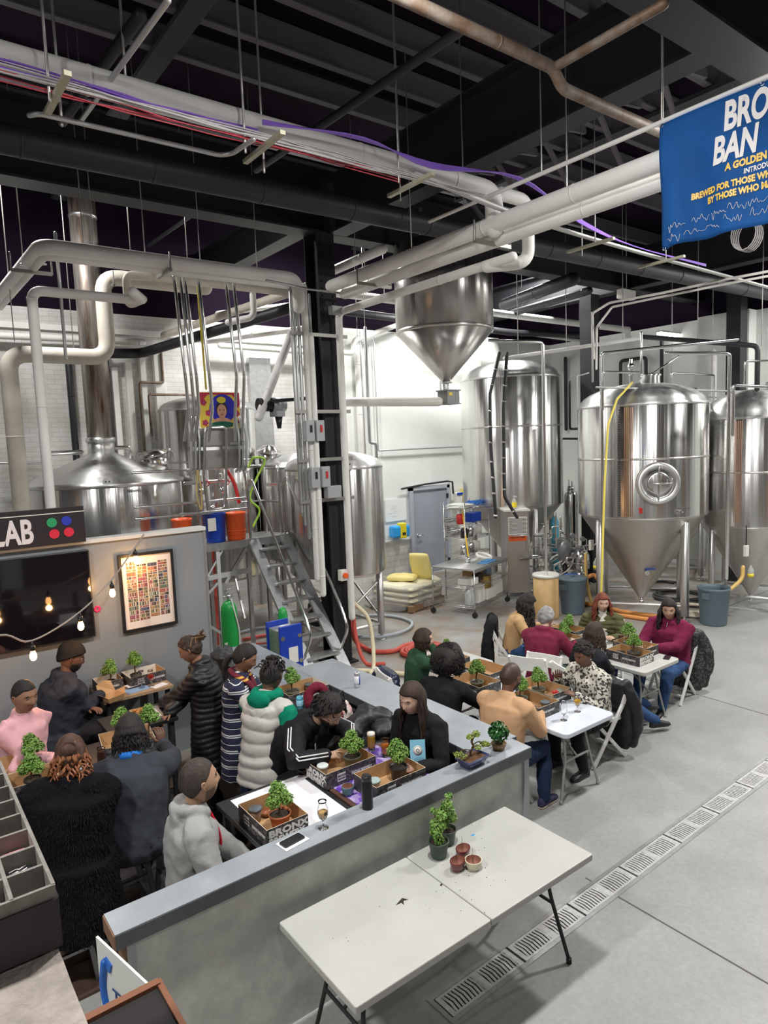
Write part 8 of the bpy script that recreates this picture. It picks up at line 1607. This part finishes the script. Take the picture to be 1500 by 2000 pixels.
draped('black coat hanging off the chair behind the patterned blouse', (6.13, 4.16), radians(172), .44, .72, mat('black_nylon', (.012, .012, .015), .28), .80, 0, 3, .07)
draped('spotted black puffer hanging on the far right chair', (8.27, 4.56), radians(186), .52, .78, voro_mat('speckled_black', [(.02, .02, .022), (.03, .03, .033), (.09, .09, .09), (.02, .02, .02)], 60, .6), .84, .0, 4, .075)
t = T('coat_pile', 'heap of black padded coats beside the long haired woman, against the counter', 'coat', (3.15, 4.55, .74)); mb = MB(); rnd = random.Random(2)
mb.ball((0, 0, .10), .20, 16, sc=(1, 1.2, .6)).tube(spline([(-.25, -.05, .12), (-.1, .05, .24), (.1, .1, .30), (.22, .02, .27)], 4), .09, 10).tube(spline([(-.2, .2, .05), (-.05, .15, .2), (.15, .2, .28)], 4), .09, 10).ball((.12, -.1, .26), .10, 12, sc=(1.2, 1, .6))
r_ = remesh(mb, .013, 2); shade_disp(r_, wrinkle(.018, 7, 5)); r_.build('fabric', mat('black_nylon_matt', (.013, .013, .016), .5, bump=.2, bs=15), t); stool('grey metal stool under the heap of black coats', (3.22, 4.58), h=.72)
t = T('patterned_bag', 'pink, white and black patterned bag hanging behind the man with striped sleeves', 'bag', (3.12, 4.86, .82), .4); mb = MB().loft([((0, 0, 0), (1, 0, 0), (0, 1, 0), .09, .05), ((0, 0, .1), (1, 0, 0), (0, 1, 0), .13, .07), ((0, 0, .26), (1, 0, 0), (0, 1, 0), .10, .05), ((0, 0, .33), (1, 0, 0), (0, 1, 0), .07, .03)], 18, 0, 2.8); r_ = remesh(mb, .011, 2); shade_disp(r_, wrinkle(.012, 9, 1)); r_.build('bag_body', voro_mat('bag_pattern', [(.62, .36, .33), (.03, .02, .02), (.66, .58, .54), (.25, .03, .05), (.62, .36, .33)], 16, .6), t)
MB().tube(spline([(-.05, 0, .3), (-.03, 0, .42), (.03, 0, .42), (.05, 0, .3)], 4), .008, 6).build('strap', BLACKPL, t)
t = T('maroon_hat', 'maroon knitted hat lying on the tray edge behind the leaning man', 'hat', (3.10, 5.28, .982)); mb = MB().tube(spline([(-.06, 0, .05), (-.05, .03, .14), (.04, .02, .19), (.10, 0, .13), (.09, -.02, .03)], 4), .042, 10); r_ = remesh(mb, .01, 2); shade_disp(r_, wrinkle(.008, 12, 2)); r_.build('knit', cloth('maroon_knit', (.16, .012, .03)), t)
t = T('black_bag', 'black bag with a raised flap lying at the end of the short grey counter', 'bag', (2.95, 7.0, 1.071)); mb = MB().ball((0, 0, .05), .12, 14, sc=(1.1, 1.5, .45)).ball((.03, .05, .09), .08, 12, sc=(1.3, 1, .5)); r_ = remesh(mb, .012, 2); shade_disp(r_, wrinkle(.01, 10, 2)); r_.build('bag_body', mat('bag_black', (.03, .032, .04), .5), t)
# ================================================================ foreground
t = T('cubby_rack', 'grey gridded merchandise rack with folded shirts in its cells at the lower left edge', 'rack', (.05, 1.85, 2.2), world=True)
RK = mat('rack_paint', (.26, .245, .22), .6, var=.3, vs=30, bump=.2, bs=40)
mb = MB()
for x in (.232, .152, .072, -.008): mb.bb(x-.004, x+.004, 1.545, 2.3, 2.38, 2.5)
for k in range(9): mb.bb(-.01, .2355, 1.545+k*.094-.004, 1.545+k*.094+.004, 2.38, 2.4985)
mb.build('grid', RK, t); MB().bb(-.05, .236, 1.54, 2.3, 2.37, 2.38).build('rack_floor', mat('rack_cell_shade', (.05, .045, .045), .8), t); MB().bb(-.05, .238, 1.535, 1.541, 2.36, 2.47).bb(.236, .240, 1.54, 2.3, 2.36, 2.47).build('rack_skirt', mat('rack_purple_black', (.035, .028, .035), .6), t)  # rack floor coloured dark for the shade inside the cells
for x, y, m_, lab in ((.192, 1.78, mat('pink_cloth', (.75, .25, .32), .8), 'pink folded shirt in a cell of the rack'), (.19, 1.69, mat('black_cloth', (.02, .02, .03), .8), 'black printed folded shirt in a cell of the rack'), (.11, 1.59, mat('stone_grey', (.36, .34, .31), .9, var=.3, vs=40), 'grey stone-coloured bundle in the nearest cell of the rack'), (.11, 1.685, mat('stone_grey'), 'pale bundle in the middle cell of the rack')):
    o = T('folded_shirt', lab, 'shirt', (x, y, 2.381)); MB().box((0, 0, .04), (.062, .075, .08)).build('cloth', m_, o, bevel=.008)
    if 'printed' in lab: mb = MB(); [mb.tube([(-.02, -.03+k*.014, .082), (-.005, -.024+k*.014, .082), (.0, -.03+k*.014, .082), (.015, -.022+k*.014, .082)], .0018, 5) for k in range(5)]; mb.build('print', PWHITE, o)
t = T('concrete_ledge', 'rough concrete ledge in the lower left corner under the rack', 'ledge', (.0, 1.5, 0), world=True)
mb = MB(); nn = 16; vs = []
for j in range(nn+1):
    for i in range(nn+1): x, y = -.6+.83*i/nn, 1.0+.62*j/nn; vs.append((x, y, 2.35+.006*NZ.noise(V((x*25, y*25, 0)))))
mb.add(vs, [(j*(nn+1)+i, j*(nn+1)+i+1, (j+1)*(nn+1)+i+1, (j+1)*(nn+1)+i) for j in range(nn) for i in range(nn)]); mb.bb(-.6, .227, 1.0, 1.6, 0, 2.34); mb.build('ledge_block', mat('rough_concrete', (.40, .35, .31), .9, var=.35, vs=16, bump=.9, bs=45), t)
t = T('sign_board', 'white board with a blue telephone handset and the word The, leaning behind a brown edge', 'sign', (.66, 2.8, 0), world=True)
a, b = V((.60, 3.02, 0)), V((.705, 2.60, 0)); d_ = (b-a).normalized(); n_ = V((d_.y, -d_.x, 0)); M = frame((a.x, a.y, .72), d_, (0, 0, 1))
MB().prism([(0, 0), (.43, 0), (.43, .50), (.40, .56), (0, .585)], -.01, 0, 0, M).build('board', mat('board_paint', (.70, .72, .68), .5), t)
BLS = mat('phone_blue', (.02, .14, .55), .5); mb = MB(); mb.tube([M @ V(q) for q in spline([(.09, .24, .004), (.05, .32, .004), (.045, .40, .004), (.07, .50, .004)], 5)], .018, 8, flat=1, fd=None); mb.box((.095, .24, .004), (.05, .045, .008), 0, .5, M).box((.095, .50, .004), (.05, .045, .008), 0, -.4, M); mb.build('handset', BLS, t)
text('The', .09, mat('navy_ink', (.02, .06, .22), .5), t, M @ Mx.Translation((.115, .34, .003)), 'lettering', .01, .001)
t = T('wooden_crate', 'dark box with a brown wooden rim in front of the white sign board', 'box', (.5, 2.2, 0), world=True)
MB().bb(.30, .66, 2.0, 2.36, .9, 1.49).build('box_body', mat('dark_box', (.012, .01, .01), .8), t); MB().bb(.30, .665, 2.335, 2.365, 1.45, 1.505).bb(.655, .675, 2.0, 2.365, 1.45, 1.50).build('rim', mat('brown_rim', (.20, .075, .035), .5), t)
